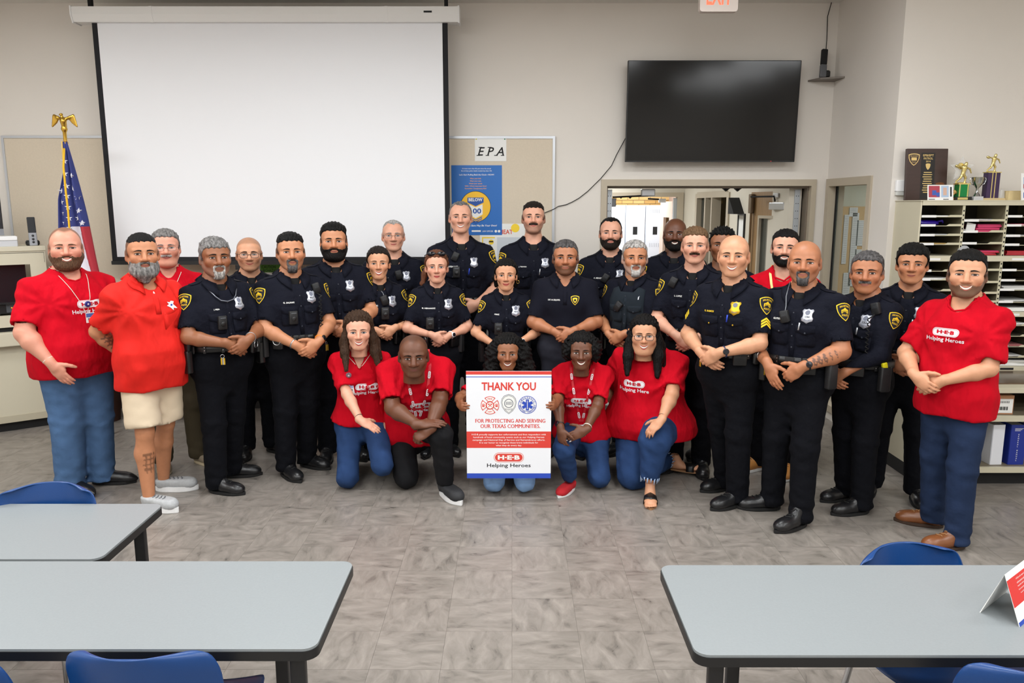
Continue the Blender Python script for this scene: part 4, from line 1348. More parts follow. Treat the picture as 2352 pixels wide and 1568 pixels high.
table(-2.38, -.55, 2.018, 2.575, 'grey table front left with a blue chair at its near side', [(-2.3, 2.08), (-2.3, 2.5), (-.62, 2.08), (-.80, 2.5)])
table(-3.28, -1.45, 2.585, 3.11, 'grey table second from the front at the left edge', [(-3.2, 2.65), (-3.2, 3.05), (-1.53, 2.66), (-1.53, 3.04)])
table(.508, 2.34, 1.988, 2.545, 'grey table at the right with the folded tent card', [(.585, 2.06), (.76, 2.47), (2.26, 2.06), (2.26, 2.47)])

# ---- blue shell chairs
SHB = pm('blue chair shell', (8, 58, 116), .32, spec=.5, var=.05, vscale=4, bump=.05, bscale=300)


def make_chair(shell):
    c = empty('shell_chair', (0, 0, 0))
    prof = [(-.22, .425, .19), (-.20, .44, .21), (-.1, .43, .225), (.05, .425, .225), (.14, .44, .222), (.185, .48, .216), (.205, .55, .212), (.215, .64, .212), (.228, .70, .212), (.238, .745, .208), (.245, .778, .196), (.248, .790, .178), (.249, .793, .14)]
    nu_ = 16; V = []; F = []
    for (y, z, w) in prof:
        for i in range(nu_ + 1):
            u = -1 + 2 * i / nu_
            back = max(0, min(1, (z - .45) / .1)) if y > .1 else 0
            V.append((w * u, y - back * .075 * u * u, z + (1 - back) * .022 * u * u - back * .018 * (u * u if z > .74 else 0)))
    for j in range(len(prof) - 1):
        for i in range(nu_):
            a = j * (nu_ + 1) + i
            F.append((a, a + 1, a + nu_ + 2, a + nu_ + 1))
    sh_ = mk('seat_shell', V, np.array(F), shell, c, True)
    m_ = sh_.modifiers.new('thick', 'SOLIDIFY'); m_.thickness = .009; m_.offset = 0
    m2 = sh_.modifiers.new('sub', 'SUBSURF'); m2.levels = 1; m2.render_levels = 1
    for s_ in (-1, 1):
        MB().tube([(s_ * .21, -.21, .0), (s_ * .19, -.17, .40), (s_ * .17, -.12, .418)], .011).build('leg', CHROME, c, True)
        MB().tube([(s_ * .22, .23, .0), (s_ * .19, .17, .40), (s_ * .17, .1, .418)], .011).build('leg', CHROME, c, True)
    MB().tube([(-.18, -.12, .416), (.18, -.12, .416)], .009).build('cross_bar', CHROME, c, True)
    MB().tube([(-.18, .1, .416), (.18, .1, .416)], .009).build('cross_bar', CHROME, c, True)
    return c


ch0 = make_chair(SHB)
chairs = [(-1.0, 2.10, 180, 'blue shell chair at the near side of the front left table'),
          (-1.93, 2.93, 4, 'blue shell chair at the far side of the second left table'),
          (1.46, 2.45, 15, 'blue shell chair turned slightly behind the right table'),
          (1.89, 2.19, -4, 'blue shell chair at the far side of the right table by the tent card'),
          (1.40, 2.02, 172, 'blue shell chair at the near side of the right table'),
          (-1.52, 2.06, 176, 'blue shell chair at the lower left corner of the picture')]
for i, (x, y, r, lab) in enumerate(chairs):
    c = ch0 if i == 0 else copy_tree(ch0)
    c.location = (x, y, 0); c.rotation_euler = (0, 0, math.radians(r))
    if i == 2: c.scale = (1.08, 1, .93)
    tag(c, lab, 'chair', 'blue shell chairs')

# ---- folded tent card on the right table
tc = empty('tent_card', (1.467, 2.18, .72), math.radians(39), 'folded red and white tent card on the right table', 'tent card')
a_ = math.atan2(.055, .145)
for nm, s_ in (('front_face', 1), ('back_face', -1)):
    V = [(-.13 * 0, -s_ * .055, 0), (.2, -s_ * .055, 0), (.2, 0, .145), (0, 0, .145)]
    f = mk(nm, V + [(x, y * .96, z - .001) for x, y, z in V], [(0, 1, 2, 3), (7, 6, 5, 4), (0, 4, 5, 1), (1, 5, 6, 2), (2, 6, 7, 3), (3, 7, 4, 0)], PAPER, tc, False)
    if s_ == 1:
        Mx = T(0, -.055, 0) @ Matrix(((1, 0, 0, 0), (0, math.cos(a_), math.sin(a_), 0), (0, -math.sin(a_), math.cos(a_), 0), (0, 0, 0, 1)))
        Ls = [(*rect2(0, .2, .055, .135), REDINK), (*rect2(0, .2, .0, .012), BLUEINK)]
        Ls += lines_text(['H-E-B proudly supports law', 'enforcement and first', 'responders with hundreds of', 'local community events such', 'as our Helping Heroes'], .1, .124, 0, .006, PAPER, 1.8, maxw=.16)
        print_on('print', Ls, Mx, f)
# ================================================================== people
def npv(v): return np.array(v, float)


def unit(v):
    v = npv(v); return v / (np.linalg.norm(v) + 1e-12)


NAVY = pm('navy uniform cloth', (14, 16, 28), .85, var=.15, vscale=9, bump=.8, bscale=13, bdist=.02, spec=.16)
NAVYD = pm('navy trouser cloth', (10, 11, 17), .9, var=.12, vscale=9, bump=.8, bscale=11, bdist=.02, spec=.15)
VESTC = pm('slate vest cloth', (28, 35, 42), .9, bump=.3, bscale=16, bdist=.012, spec=.2)
POLON = pm('dark navy polo knit', (14, 15, 27), .9, bump=.3, bscale=12, bdist=.012, spec=.2)
REDT = pm('red tee cotton', (192, 8, 30), .9, var=.12, vscale=6, bump=.8, bscale=4.0, bdist=.05, spec=.12, stretch=(2.2, 2.2, 1.0))
REDP = pm('orange red polo knit', (214, 34, 26), .75, var=.10, vscale=6, bump=.6, bscale=4.0, bdist=.04, spec=.2, stretch=(2.0, 2.0, 1.0))
JEANL = pm('mid blue denim', (78, 108, 148), .9, var=.30, vscale=7, bump=.7, bscale=9, bdist=.018, spec=.15)
JEANP = pm('pale blue denim', (126, 158, 200), .9, var=.22, vscale=8, bump=.7, bscale=9, bdist=.018, spec=.15)
JEAND = pm('dark blue denim', (36, 50, 78), .9, var=.30, vscale=8, bump=.7, bscale=9, bdist=.018, spec=.15)
JEANB = pm('blue denim', (42, 66, 108), .9, var=.32, vscale=7, bump=.7, bscale=9, bdist=.018, spec=.15)
BLKPANT = pm('black trouser cloth', (17, 17, 20), .85, bump=.3, bscale=12, bdist=.012, spec=.25)
GREYP = pm('charcoal trouser cloth', (44, 45, 54), .9, bump=.3, bscale=12, bdist=.012, spec=.2)
KHAKI = pm('khaki short cloth', (214, 196, 170), .9, var=.06, vscale=8, bump=.3, bscale=11, bdist=.012, spec=.2)
OLIVE = pm('olive chino cloth', (74, 66, 50), .9, bump=.3, bscale=11, bdist=.012, spec=.2)
UNDER = pm('black undershirt', (8, 8, 10), .9)
WHITET = pm('white undershirt', (226, 226, 230), .9)
LEATHER = pm('black leather', (15, 15, 16), .35, bump=.15, bscale=140, bdist=.003)
NYLON = pm('black nylon gear', (17, 17, 19), .6, bump=.2, bscale=200, bdist=.003)
BOOT = pm('black boot leather', (22, 22, 24), .32, bump=.15, bscale=60, bdist=.004)
SOLEB = pm('black rubber', (16, 16, 17), .7)
SOLEW = pm('white rubber', (226, 226, 226), .6)
PYELLOW = pm('patch yellow', (244, 202, 36), .7)
PNAVY = pm('patch navy', (18, 20, 34), .85)
BADGE = pm('badge silver', (206, 210, 222), .3, metal=.55)
BADGEG = pm('badge gold', (224, 178, 44), .3, metal=.55)
BADGED = pm('badge engraving', (104, 108, 124), .5)
SKINM = pm('skin', (220, 170, 140), .48, var=.10, vscale=30, bump=.12, bscale=120, bdist=.002, attr='Col', spec=.42)
SKINM.node_tree.nodes['Principled BSDF'].inputs['Subsurface Weight'].default_value = .0
EYEW = pm('eye white', (196, 184, 176), .3); EYEI = pm('iris brown', (34, 21, 14), .5, spec=.2); EYEB = pm('iris grey blue', (62, 78, 92), .5, spec=.2)
LASH = pm('lash line', (30, 22, 18), .7); TEETH = pm('teeth', (236, 232, 222), .3); MOUTHD = pm('mouth line', (92, 46, 40), .7)
TONES = {'fair': (214, 158, 132), 'pink': (212, 148, 124), 'light': (206, 150, 116), 'tan': (188, 128, 92), 'olive': (176, 116, 82), 'brown': (144, 92, 62), 'dkbrown': (104, 64, 44), 'dark': (92, 60, 44)}
LIPS = {'fair': (176, 92, 84), 'pink': (176, 92, 84), 'light': (170, 90, 78), 'tan': (156, 84, 70), 'olive': (160, 94, 80), 'brown': (134, 80, 66), 'dkbrown': (112, 62, 54), 'dark': (96, 54, 48)}
HAIRC = {'black': (13, 11, 11), 'dkbrown': (34, 24, 18), 'brown': (66, 46, 32), 'brown2': (100, 72, 52), 'ltbrown': (116, 88, 62), 'grey': (112, 110, 108), 'ltgrey': (160, 156, 152), 'mix': (122, 119, 116), 'salt': (80, 78, 78), 'white': (206, 202, 198), 'auburn': (110, 66, 44)}


def hairm(c):
    gy = c in ('grey', 'salt', 'mix', 'ltgrey')
    return pm('hair ' + c, tuple(min(255, int(v * 1.25)) for v in HAIRC[c]) if gy else HAIRC[c], .6, var=.78 if gy else .5, vscale=38 if gy else 60, stretch=(2.4, 1.2, .8), bump=1.0, bscale=90, bdist=.008, spec=.2)


def ik(S, W, l1, l2, hint):
    S, W = npv(S), npv(W); d = W - S; D = np.linalg.norm(d)
    D2 = min(D, (l1 + l2) * .995)
    if D > D2: W = S + d / D * D2
    u = d / D
    a = (l1 * l1 - l2 * l2 + D2 * D2) / (2 * D2)
    h = math.sqrt(max(l1 * l1 - a * a, 1e-6))
    hp = npv(hint) - u * (npv(hint) @ u)
    return S + u * a + unit(hp) * h, W


TIPS = []


def hand_prims(W, u, n, side, s, curl, spread=.0, thumb=.35, poses=None):
    """wrist, finger direction, palm normal, side (+1 = person's left) -> list of (prim, k)"""
    TIPS.clear()
    u = unit(u); n = unit(npv(n) - u * (npv(n) @ u))
    w = np.cross(n, u) if side > 0 else np.cross(u, n)
    R = [[u[0], w[0], n[0]], [u[1], w[1], n[1]], [u[2], w[2], n[2]]]
    W = npv(W)
    pr = []
    def P(a, b, c): return W + (u * a + w * b + n * c) * s
    pr.append((cone(P(-.02, 0, 0), P(.02, 0, 0), .027 * s, .028 * s), .015))
    pr.append((ell(P(.052, 0, .0), (.054 * s, .041 * s, .0165 * s), R), .02))
    pr.append((cone(P(.03, .022, .006), P(.06, .03, .008), .017 * s, .014 * s), .012))
    bases = [(.088, .029, 0), (.094, .010, 0), (.091, -.010, 0), (.083, -.028, 0)]
    lens = [.070, .078, .073, .057]
    for i in range(4):
        cu = curl[i] if isinstance(curl, (list, tuple)) else curl
        p = P(*bases[i]); r0 = (.0092 - (.001 if i == 3 else 0)) * s
        ang = 0; sa = spread * (1.5 - i)
        for k, fr in enumerate((.45, .30, .25)):
            ang += math.radians(cu * (1.0, 1.15, .7)[k])
            d = u * math.cos(ang) + n * math.sin(ang)
            d = unit(d + w * math.sin(sa))
            q = p + d * lens[i] * fr * s
            r1 = r0 * (.95, .9, .82)[k]
            pr.append((cone(p, q, r0, r1), .004))
            p, r0 = q, r1
        TIPS.append((p, d, unit(n * math.cos(ang) - u * math.sin(ang)), r0))
    # thumb
    p = P(.022, .032, .006); ang = thumb
    d = unit(u * .62 + w * .72 + n * .22)
    for L, r0, r1 in ((.036, .0145, .0125), (.03, .0122, .011), (.024, .011, .0085)):
        q = p + d * L * s
        pr.append((cone(p, q, r0 * s, r1 * s), .006))
        p = q; d = unit(d + u * .35 * thumb / .35 + n * .25)
    return pr


def head_field(sp):
    """head with face in its own frame: eye level z=0, looking along -y, 0.236 high"""
    jw = sp.get('jaw', .90 if sp.get('fem') else 1.0); fat = sp.get('fat', 0.0); fem = sp.get('fem', 0); nose = sp.get('nose', 1.0) * (.88 if fem else 1.0); smile = sp.get('smile', 0)
    g = G((-.125, -.150, -.175), (.125, .150, .175), .0056 if sp.get('hidden') and not sp.get('detail') else .0048)
    M = .05
    g.un(ell((0, .018, .035), (.075, .095, .083)), 0, M)
    g.un(ell((0, -.035, .022), (.065, .053, .066)), .03, M)
    jx = (.0585 - .005 * fem) * jw + .010 * fat
    g.un(ell((0, -.028, -.055), (jx, .058, .064)), .03, M)
    for s in (-1, 1):
        g.un(cone((s * (.050 * jw + .006 * fat), -.0, -.052), (s * .022, -.068, -.098), .016 + .006 * fat, .014), .025, M)
        cr = .024 + .004 * fat + (.003 if smile else 0)
        g.un(ell((s * (.038 + .003 * fat), -.066, -.026 + .004 * (smile > 0)), (cr, cr * .9, cr)), .022, M)
    g.un(ell((0, -.074, -.100 + .004 * fem), (.025 - .004 * fem, .020, .018)), .024, M)
    if fat > .4: g.un(ell((0, -.045, -.108), (.05, .04, .022)), .03, M)
    g.un(ell((0, -.076, -.058), (.031, .019, .030)), .02, M)
    for s in (-1, 1):
        g.un(cone((s * .014, -.085, .0215), (s * .046, -.071, .021), .0105 - .0035 * fem, .0095 - .002 * fem), .012)
        g.sub(ell((s * .0315, -.103, .001), (.019, .016, .0105)), .010)
        g.un(ell((s * .0315, -.0735, .0005), (.0165, .0140, .0120)), .004)
    g.un(cone((0, -.0865, .012), (0, -.1085 * (.97 + .03 * nose), -.029), .0085 * nose, .0125 * nose), .010)
    for s in (-1, 1):
        g.un(ell((s * .0135 * nose, -.0985, -.0335), (.0092 * nose, .0105, .0085)), .007)
    lip = .0085 + .0015 * fem
    g.un(ell((0, -.0905, -.0585), (.021, .0085, .0055)), .004); g.un(ell((0, -.090, -.0685), (.018, .0085, .0058 + .001 * fem)), .004)
    g.f0 = g.f.copy()
    for s in (-1, 1):
        R = Matrix.Rotation(s * .28, 3, 'Z') @ Matrix.Rotation(-.15, 3, 'X')
        R = [[R[i][j] for j in range(3)] for i in range(3)]
        g.un(ell((s * .0745, .013, -.008), (.0095, .0195, .032), R), .009)
        g.un(ell((s * .0735, .008, -.034), (.009, .011, .012)), .008)
        g.sub(ell((s * .089, .008, -.004), (.008, .010, .018)), .006)
    g.un(cone((0, .022, -.07), (0, .034, -.165), .054 + .006 * fat - .007 * fem, .056 + .010 * fat - .008 * fem), .022)
    return g


HL_AZ = [0, .35, .62, .90, 1.12, 1.32, 1.50, 1.62, 1.80, 2.1, 3.15]
HL = {'full': [.071, .071, .069, .056, .026, -.014, -.026, .015, -.02, -.07, -.082],
      'low': [.058, .059, .058, .046, .020, -.014, -.026, .015, -.02, -.07, -.082],
      'receding': [.086, .092, .096, .080, .036, -.012, -.026, .015, -.02, -.07, -.082],
      'bald': [.30, .30, .30, .30, .12, .04, .03, .035, .02, -.03, -.075],
      'back': [.074, .073, .068, .052, .026, -.004, -.016, .002, -.012, -.06, -.085]}
BL_AZ = [0, .22, .42, .70, 1.0, 1.22, 1.36, 1.5]
BL = [-.044, -.0445, -.052, -.050, -.040, -.018, .005, .012]


def make_head(sp, tone):
    """returns dict of meshes in head space (unit scale)"""
    g = head_field(sp)
    X, Y, Z = g.full()
    f = g.f0
    P, Q = g.mesh()
    out = {'head': (P, Q)}
    az = np.arctan2(np.abs(X), -(Y - .01)); az = np.broadcast_to(az, (f.shape[0], f.shape[1], 1))
    rs = np.random.RandomState(sp.get('seed', 1))
    ph = rs.uniform(0, 6.28, 12)
    wob = .0013 * (np.sin(X * 330 + ph[0]) * np.sin(Y * 120 + ph[1]) + np.sin(Z * 120 + ph[2]) * np.sin(X * 300 + ph[3]))
    line = HL[sp.get('hairline', 'full')]
    hl = np.interp(az, HL_AZ, line).astype(np.float32) + .0030 * np.sin(X * 230 + ph[4]) + .0016 * np.sin(X * 610 + ph[5])
    # --- hair shell
    if sp.get('hair'):
        top, side = sp.get('top', .014), sp.get('side', .007)
        if not sp.get('fem'): top, side = top * .72, side * .6
        zz = np.clip((Z - .045) / .05, 0, 1)
        t = side + (top - side) * zz
        if sp.get('quiff'): t = t + sp['quiff'] * np.clip((-Y - .0) / .08, 0, 1) * zz
        lo = hl if sp.get('side', .007) > .002 else np.maximum(hl, sp.get('sidecut', .06) - .012)
        t = np.minimum(t, .0025 + np.maximum(Z - lo, 0) * (.42 if sp.get('side', .007) > .003 else .36))
        amp = sp.get('curl', 1.0) * (1 + np.clip((Z - lo) / .04, 0, 1) * top * 110)
        hs = np.maximum(f - t - wob * amp, (lo - Z) * .8)
        gh = G(g.lo, g.lo + (g.n - 1) * g.h, g.h)
        gh.f = hs.astype(np.float32)
        for pr, k in sp.get('hairextra', []):
            gh.un(pr, k)
        if sp.get('hairextra'):
            if sp.get('curly'):
                a = sp['curly']
                gh.f = gh.f + a * (np.sin(X * 210 + ph[5]) * np.sin(Y * 200 + ph[6]) * np.sin(Z * 190 + ph[7]) + .6 * np.sin(X * 90 + ph[8]) * np.sin(Z * 100 + ph[9]))
            face = np.maximum(np.maximum(np.abs(X) - .058, Z - .074), Y + .02)    # keep the face free
            gh.f = np.maximum(gh.f, -np.maximum(face, -1))
        out['hair'] = gh.mesh()
    # --- beard shell
    bd = sp.get('beard')
    if bd in ('full', 'goatee', 'mustache', 'long'):
        t0 = sp.get('bt', .007)
        bl = np.interp(az, BL_AZ, BL).astype(np.float32) + .0015 * np.sin(X * 300 + ph[4])
        mouth = ((X / .0235) ** 2 + ((Z + .0640) / .0100) ** 2 - 1) * .009
        chin = np.clip((-Z - .055) / .06, 0, 1)
        t = t0 * (.6 + .7 * chin) + (0.012 * chin if bd == 'long' else 0)
        r = np.maximum(np.maximum(Z - bl, az - 1.42), -mouth)
        r = np.maximum(r, Y - .03)
        if bd == 'goatee':
            wd = .0315 - .006 * np.clip((-Z - .075) / .04, 0, 1) + .0015 * np.sin(Z * 300)
            r = np.maximum(r, np.abs(X) - wd)
            inner = (np.sqrt((X / .0225) ** 2 + ((Z + .068) / .0155) ** 2) - 1) * .017
            r = np.maximum(r, -inner)
        if bd == 'mustache':
            r = np.maximum(np.maximum(Z + .0435 + .10 * np.abs(X) * 0, -(Z + .0575 + .16 * np.maximum(np.abs(X) - .012, 0))), np.abs(X) - .031)
        bf = np.maximum(np.maximum(f - t - wob * .4, r), Y + .03 if bd != 'full' else r)
        if bd == 'long':
            gb = G(g.lo, g.lo + (g.n - 1) * g.h, g.h); gb.f = bf.astype(np.float32)
            gb.un(cone((0, -.078, -.105), (0, -.074, -.150), .034, .022), .015)
            gb.un(cone((-.02, -.07, -.10), (.02, -.07, -.10), .03, .03), .015)
            gb.f = np.maximum(gb.f, -mouth)
            bf = gb.f + wob * .3
        gb = G(g.lo, g.lo + (g.n - 1) * g.h, g.h); gb.f = bf.astype(np.float32)
        out['beard'] = gb.mesh()
    # --- skin colours
    x, y, z = P[:, 0], P[:, 1], P[:, 2]
    base = npv(lin(TONES[tone]))
    C = np.tile(base, (len(P), 1))
    def mixc(mask, col):
        C[:] = C * (1 - mask[:, None]) + npv(col)[None] * mask[:, None]
    def gau(cx, cy, cz, r): return np.exp(-((x - cx) ** 2 + (y - cy) ** 2 + (z - cz) ** 2) / (r * r))
    rd = base * npv([1.04, .80, .76])
    warm = .55 * (gau(.04, -.075, -.03, .028) + gau(-.04, -.075, -.03, .028)) + .6 * gau(0, -.11, -.03, .016) + .5 * (gau(.085, .01, -.005, .03) + gau(-.085, .01, -.005, .03))
    mixc(np.clip(warm, 0, .8), rd)
    mixc(.30 * (np.exp(-((np.abs(x) - .0315) ** 2 / .018 ** 2 + (z + .012) ** 2 / .008 ** 2)) * (y < -.05)), base * npv([.78, .70, .68]))
    a = np.arctan2(np.abs(x), -(y - .01))
    hc = npv(lin(HAIRC[sp.get('haircol', 'black')])); bc = npv(lin(HAIRC[sp.get('beardcol', sp.get('haircol', 'black'))]))
    if sp.get('stubble'):
        bl2 = np.interp(a, BL_AZ, BL)
        mth = ((x / .023) ** 2 + ((z + .064) / .010) ** 2) > 1
        m = np.clip((bl2 - z) / .008, 0, 1) * (a < 1.5) * (y < .04) * mth * (z > -.128)
        mixc(sp['stubble'] * m, bc * .7 + base * .1)
    if sp.get('scalp', .75 if sp.get('hair') else 0):
        h2 = np.interp(a, HL_AZ, line)
        m = np.clip((z - h2) / .012, 0, 1)
        m = m * (np.clip(1.2 - (z - .02) / .1, .0, 1) if sp.get('fadetop') else 1)
        mixc(sp.get('scalp', .75) * m, hc)
    out['cols'] = C
    return out


def eye_layers(s, smile, iris, fem=0):
    cx, cz = s * .0315, .0005
    hw, hu, hd = .0146, .0050 + .0014 * fem - .0012 * smile, .0040 + .0008 * fem - .0010 * smile
    n = 14
    up = [(cx + hw * math.cos(math.pi * k / n), cz + hu * math.sin(math.pi * k / n) ** .8) for k in range(n + 1)]
    dn = [(cx - hw * math.cos(math.pi * k / n), cz - hd * math.sin(math.pi * k / n)) for k in range(1, n)]
    L = [(*disc2d(up + dn, 2), EYEW)]
    ic = [(cx + .0064 * math.cos(2 * math.pi * k / 20), cz + .0004 + max(-hd * .9, min(hu * .95, .0064 * math.sin(2 * math.pi * k / 20)))) for k in range(20)]
    L.append((*disc2d(ic, 1), iris))
    L.append((*disc2d(circ(cx, cz + .0005, .0028, 12), 1), LASH))
    upo = [(cx + (hw + .0016) * math.cos(math.pi * k / n), cz + (hu + .0026 + .0006 * fem) * math.sin(math.pi * k / n) ** .8 + .0002) for k in range(n + 1)]
    upi = [(cx + hw * math.cos(math.pi * k / n), cz + (hu - .0006) * math.sin(math.pi * k / n) ** .8) for k in range(n + 1)]
    V = np.array(upo + upi); F = [(k, k + 1, n + 2 + k, n + 1 + k) for k in range(n)]
    L.append((V, F, LASH))
    lo_ = [(cx + (hw - .001) * math.cos(math.pi * k / n), cz - hd * math.sin(math.pi * k / n) - .0009) for k in range(n + 1)]
    L.append((np.array([(x, z + .0012) for x, z in lo_] + lo_), F, MOUTHD))
    return L


def brow_layer(s, mat, fem, lift=0):
    n = 8; top = []; bot = []
    for k in range(n + 1):
        t = k / n
        x = s * (.0125 + .0365 * t); zc = .0172 + lift + .0065 * math.sin(math.pi * (.15 + .75 * t)) - .003 * t
        th = (.0034 if not fem else .0024) * (1 - .75 * max(0, t - .45) / .55)
        top.append((x, zc + th)); bot.append((x, zc - th))
    return np.array(top + bot), [(k, k + 1, n + 2 + k, n + 1 + k) for k in range(n)], mat


def mouth_layers(smile, fem, lipm):
    w = .0215 + .004 * (smile > 0); n = 12
    def arc(zc, bow, half, flat=1.0): return [(half * (2 * k / n - 1), zc + bow * ((2 * k / n - 1) ** 2)) for k in range(n + 1)]
    zc = -.0640; L = []
    cup = .0035 + .005 * smile
    ut, lt = .0048 + .0016 * fem, .0066 + .0022 * fem
    def strip(a, b): return np.array(a + b), [(k, k + 1, n + 2 + k, n + 1 + k) for k in range(n)]
    mid = [(w * (2 * k / n - 1), zc + cup * ((2 * k / n - 1) ** 2)) for k in range(n + 1)]
    op = .0088 if smile >= 2 else 0.0
    e = [math.sqrt(max(0, 1 - (2 * k / n - 1) ** 2)) for k in range(n + 1)]
    low = [(x, z - op * e[k]) for k, (x, z) in enumerate(mid)]
    top = [(x, z + ut * (e[k] ** .8)) for k, (x, z) in enumerate(mid)]
    bot = [(x * .97, z - lt * (e[k] ** .9)) for k, (x, z) in enumerate(low)]
    L.append((*strip(top, mid), lipm)); L.append((*strip(low, bot), lipm))
    if op: L.append((*strip(mid, low), TEETH))
    else:
        L.append((*strip([(x, z + .0007) for x, z in mid], [(x, z - .0007) for x, z in mid]), MOUTHD))
    return L


def project(bv, pts, d, off, dist=.6):
    """points pushed along d until they meet the surface"""
    d = Vector(d).normalized(); out = []
    for p in pts:
        o = Vector(p) - d * .3
        h = bv.ray_cast(o, d, dist)
        if h[0] is None:
            h = bv.find_nearest(Vector(p))
            out.append(h[0] - d * off)
        else:
            out.append(h[0] - d * off)
    return out


def wrap_print(name, layers, bv, C, U, Vv, D, parent, off=.0025, step=.0009):
    """flat print laid on a curved surface around C with axes U, Vv, pressed along D"""
    mb = MB(); mats = []
    C, U, Vv = Vector(C), Vector(U).normalized(), Vector(Vv).normalized(); lv = levels(layers)
    for k, (V2, F, m) in enumerate(layers):
        if m not in mats: mats.append(m)
        P = project(bv, [C + U * float(a) + Vv * float(b) for a, b in np.asarray(V2)], D, off + (lv[k] - 1) * step)
        mb.add(P, F, mats.index(m))
    return mb.build(name, mats, parent, True)


def wrap_slab(name, outline, bv, C, U, Vv, D, parent, mat, th=.004, rings=3, base=-.002):
    """a thin piece of cloth or metal following the surface, with visible edge"""
    V2, F = disc2d(outline, rings); n = len(outline)
    C, U, Vv = Vector(C), Vector(U).normalized(), Vector(Vv).normalized()
    pts = [C + U * float(a) + Vv * float(b) for a, b in V2]
    P1 = project(bv, pts, D, th); P0 = project(bv, pts[:n], D, base)
    m = len(P1)
    return mk(name, [tuple(p) for p in P1 + P0], list(F) + [(i, m + i, m + (i + 1) % n, (i + 1) % n) for i in range(n)], mat, parent, True)


SHIELD = [(-.5, .40), (-.38, .46), (-.2, .51), (0, .53), (.2, .51), (.38, .46), (.5, .40), (.49, .2), (.44, 0), (.35, -.2), (.22, -.38), (.1, -.5), (0, -.58), (-.1, -.5), (-.22, -.38), (-.35, -.2), (-.44, 0), (-.49, .2)]


def patch_layers(s=.098):
    S = np.array(SHIELD)
    L = [(*disc2d(S * s, 4), PYELLOW), (*disc2d(S * s * .90, 4), PNAVY)]
    V, F = fit_text('SAN ANTONIO', .66 * s, .115 * s, bold=.02)
    V = V.copy(); V[:, 1] += -.55 * V[:, 0] ** 2 / s + .335 * s; L.append((V, F, PYELLOW))
    b = np.array([(-.24, -.10), (.24, -.10), (.24, .10), (.12, .14), (0, .24), (-.12, .14), (-.24, .10)]) * s
    L.append((*disc2d(b, 1), PYELLOW))
    for x in (-.15, -.05, .05, .15): L.append((*rect2((x - .018) * s, (x + .018) * s, -.08 * s, .06 * s), PNAVY))
    V, F = fit_text('POLICE', .42 * s, .12 * s, bold=.02); L.append((xf2(V, 0, -.215 * s), F, PYELLOW))
    return L


BDG = [(0, .52), (.12, .45), (.3, .48), (.38, .36), (.30, .18), (.30, 0), (.40, -.16), (.36, -.34), (.18, -.40), (0, -.52), (-.18, -.40), (-.36, -.34), (-.40, -.16), (-.30, 0), (-.30, .18), (-.38, .36), (-.3, .48), (-.12, .45)]


def badge(bv, C, U, Vv, D, parent, num, gold=False, s=.082):
    b = wrap_slab('badge', np.array(BDG) * s, bv, C, U, Vv, D, parent, BADGEG if gold else BADGE, .007, 2)
    L = [(*disc2d(xf2(circ(0, 0, .17, 16), 0, .26, 1) * s, 1), BADGED)]
    if num:
        V, F = fit_text(num, .34 * s, .17 * s, bold=.02); L.append((xf2(V, 0, -.04 * s), F, INK))
    V, F = fit_text('Patrol', .36 * s, .12 * s, bold=.01); L.append((xf2(V, 0, -.26 * s), F, BADGED))
    wrap_print('badge_engraving', L, bv, C, U, Vv, D, b, .0078)
    return b


def heb_layers(w, redm=REDT):
    h = w * .30
    L = [(*disc2d(rrect(0, 0, w, h, h / 2, 8), 3), WHITET)]
    L.append((*band2d(rrect(0, 0, w * .95, h * .84, h * .42, 8), rrect(0, 0, w * .93, h * .77, h * .385, 8)), redm))
    V, F = fit_text('H\u00b7E\u00b7B', w * .66, h * .46, bold=.05); L.append((V, F, redm))
    return L


# ------------------------------------------------------------------ shoes (built once in their own space, heel at origin, toe along -y)
SHOES = {}


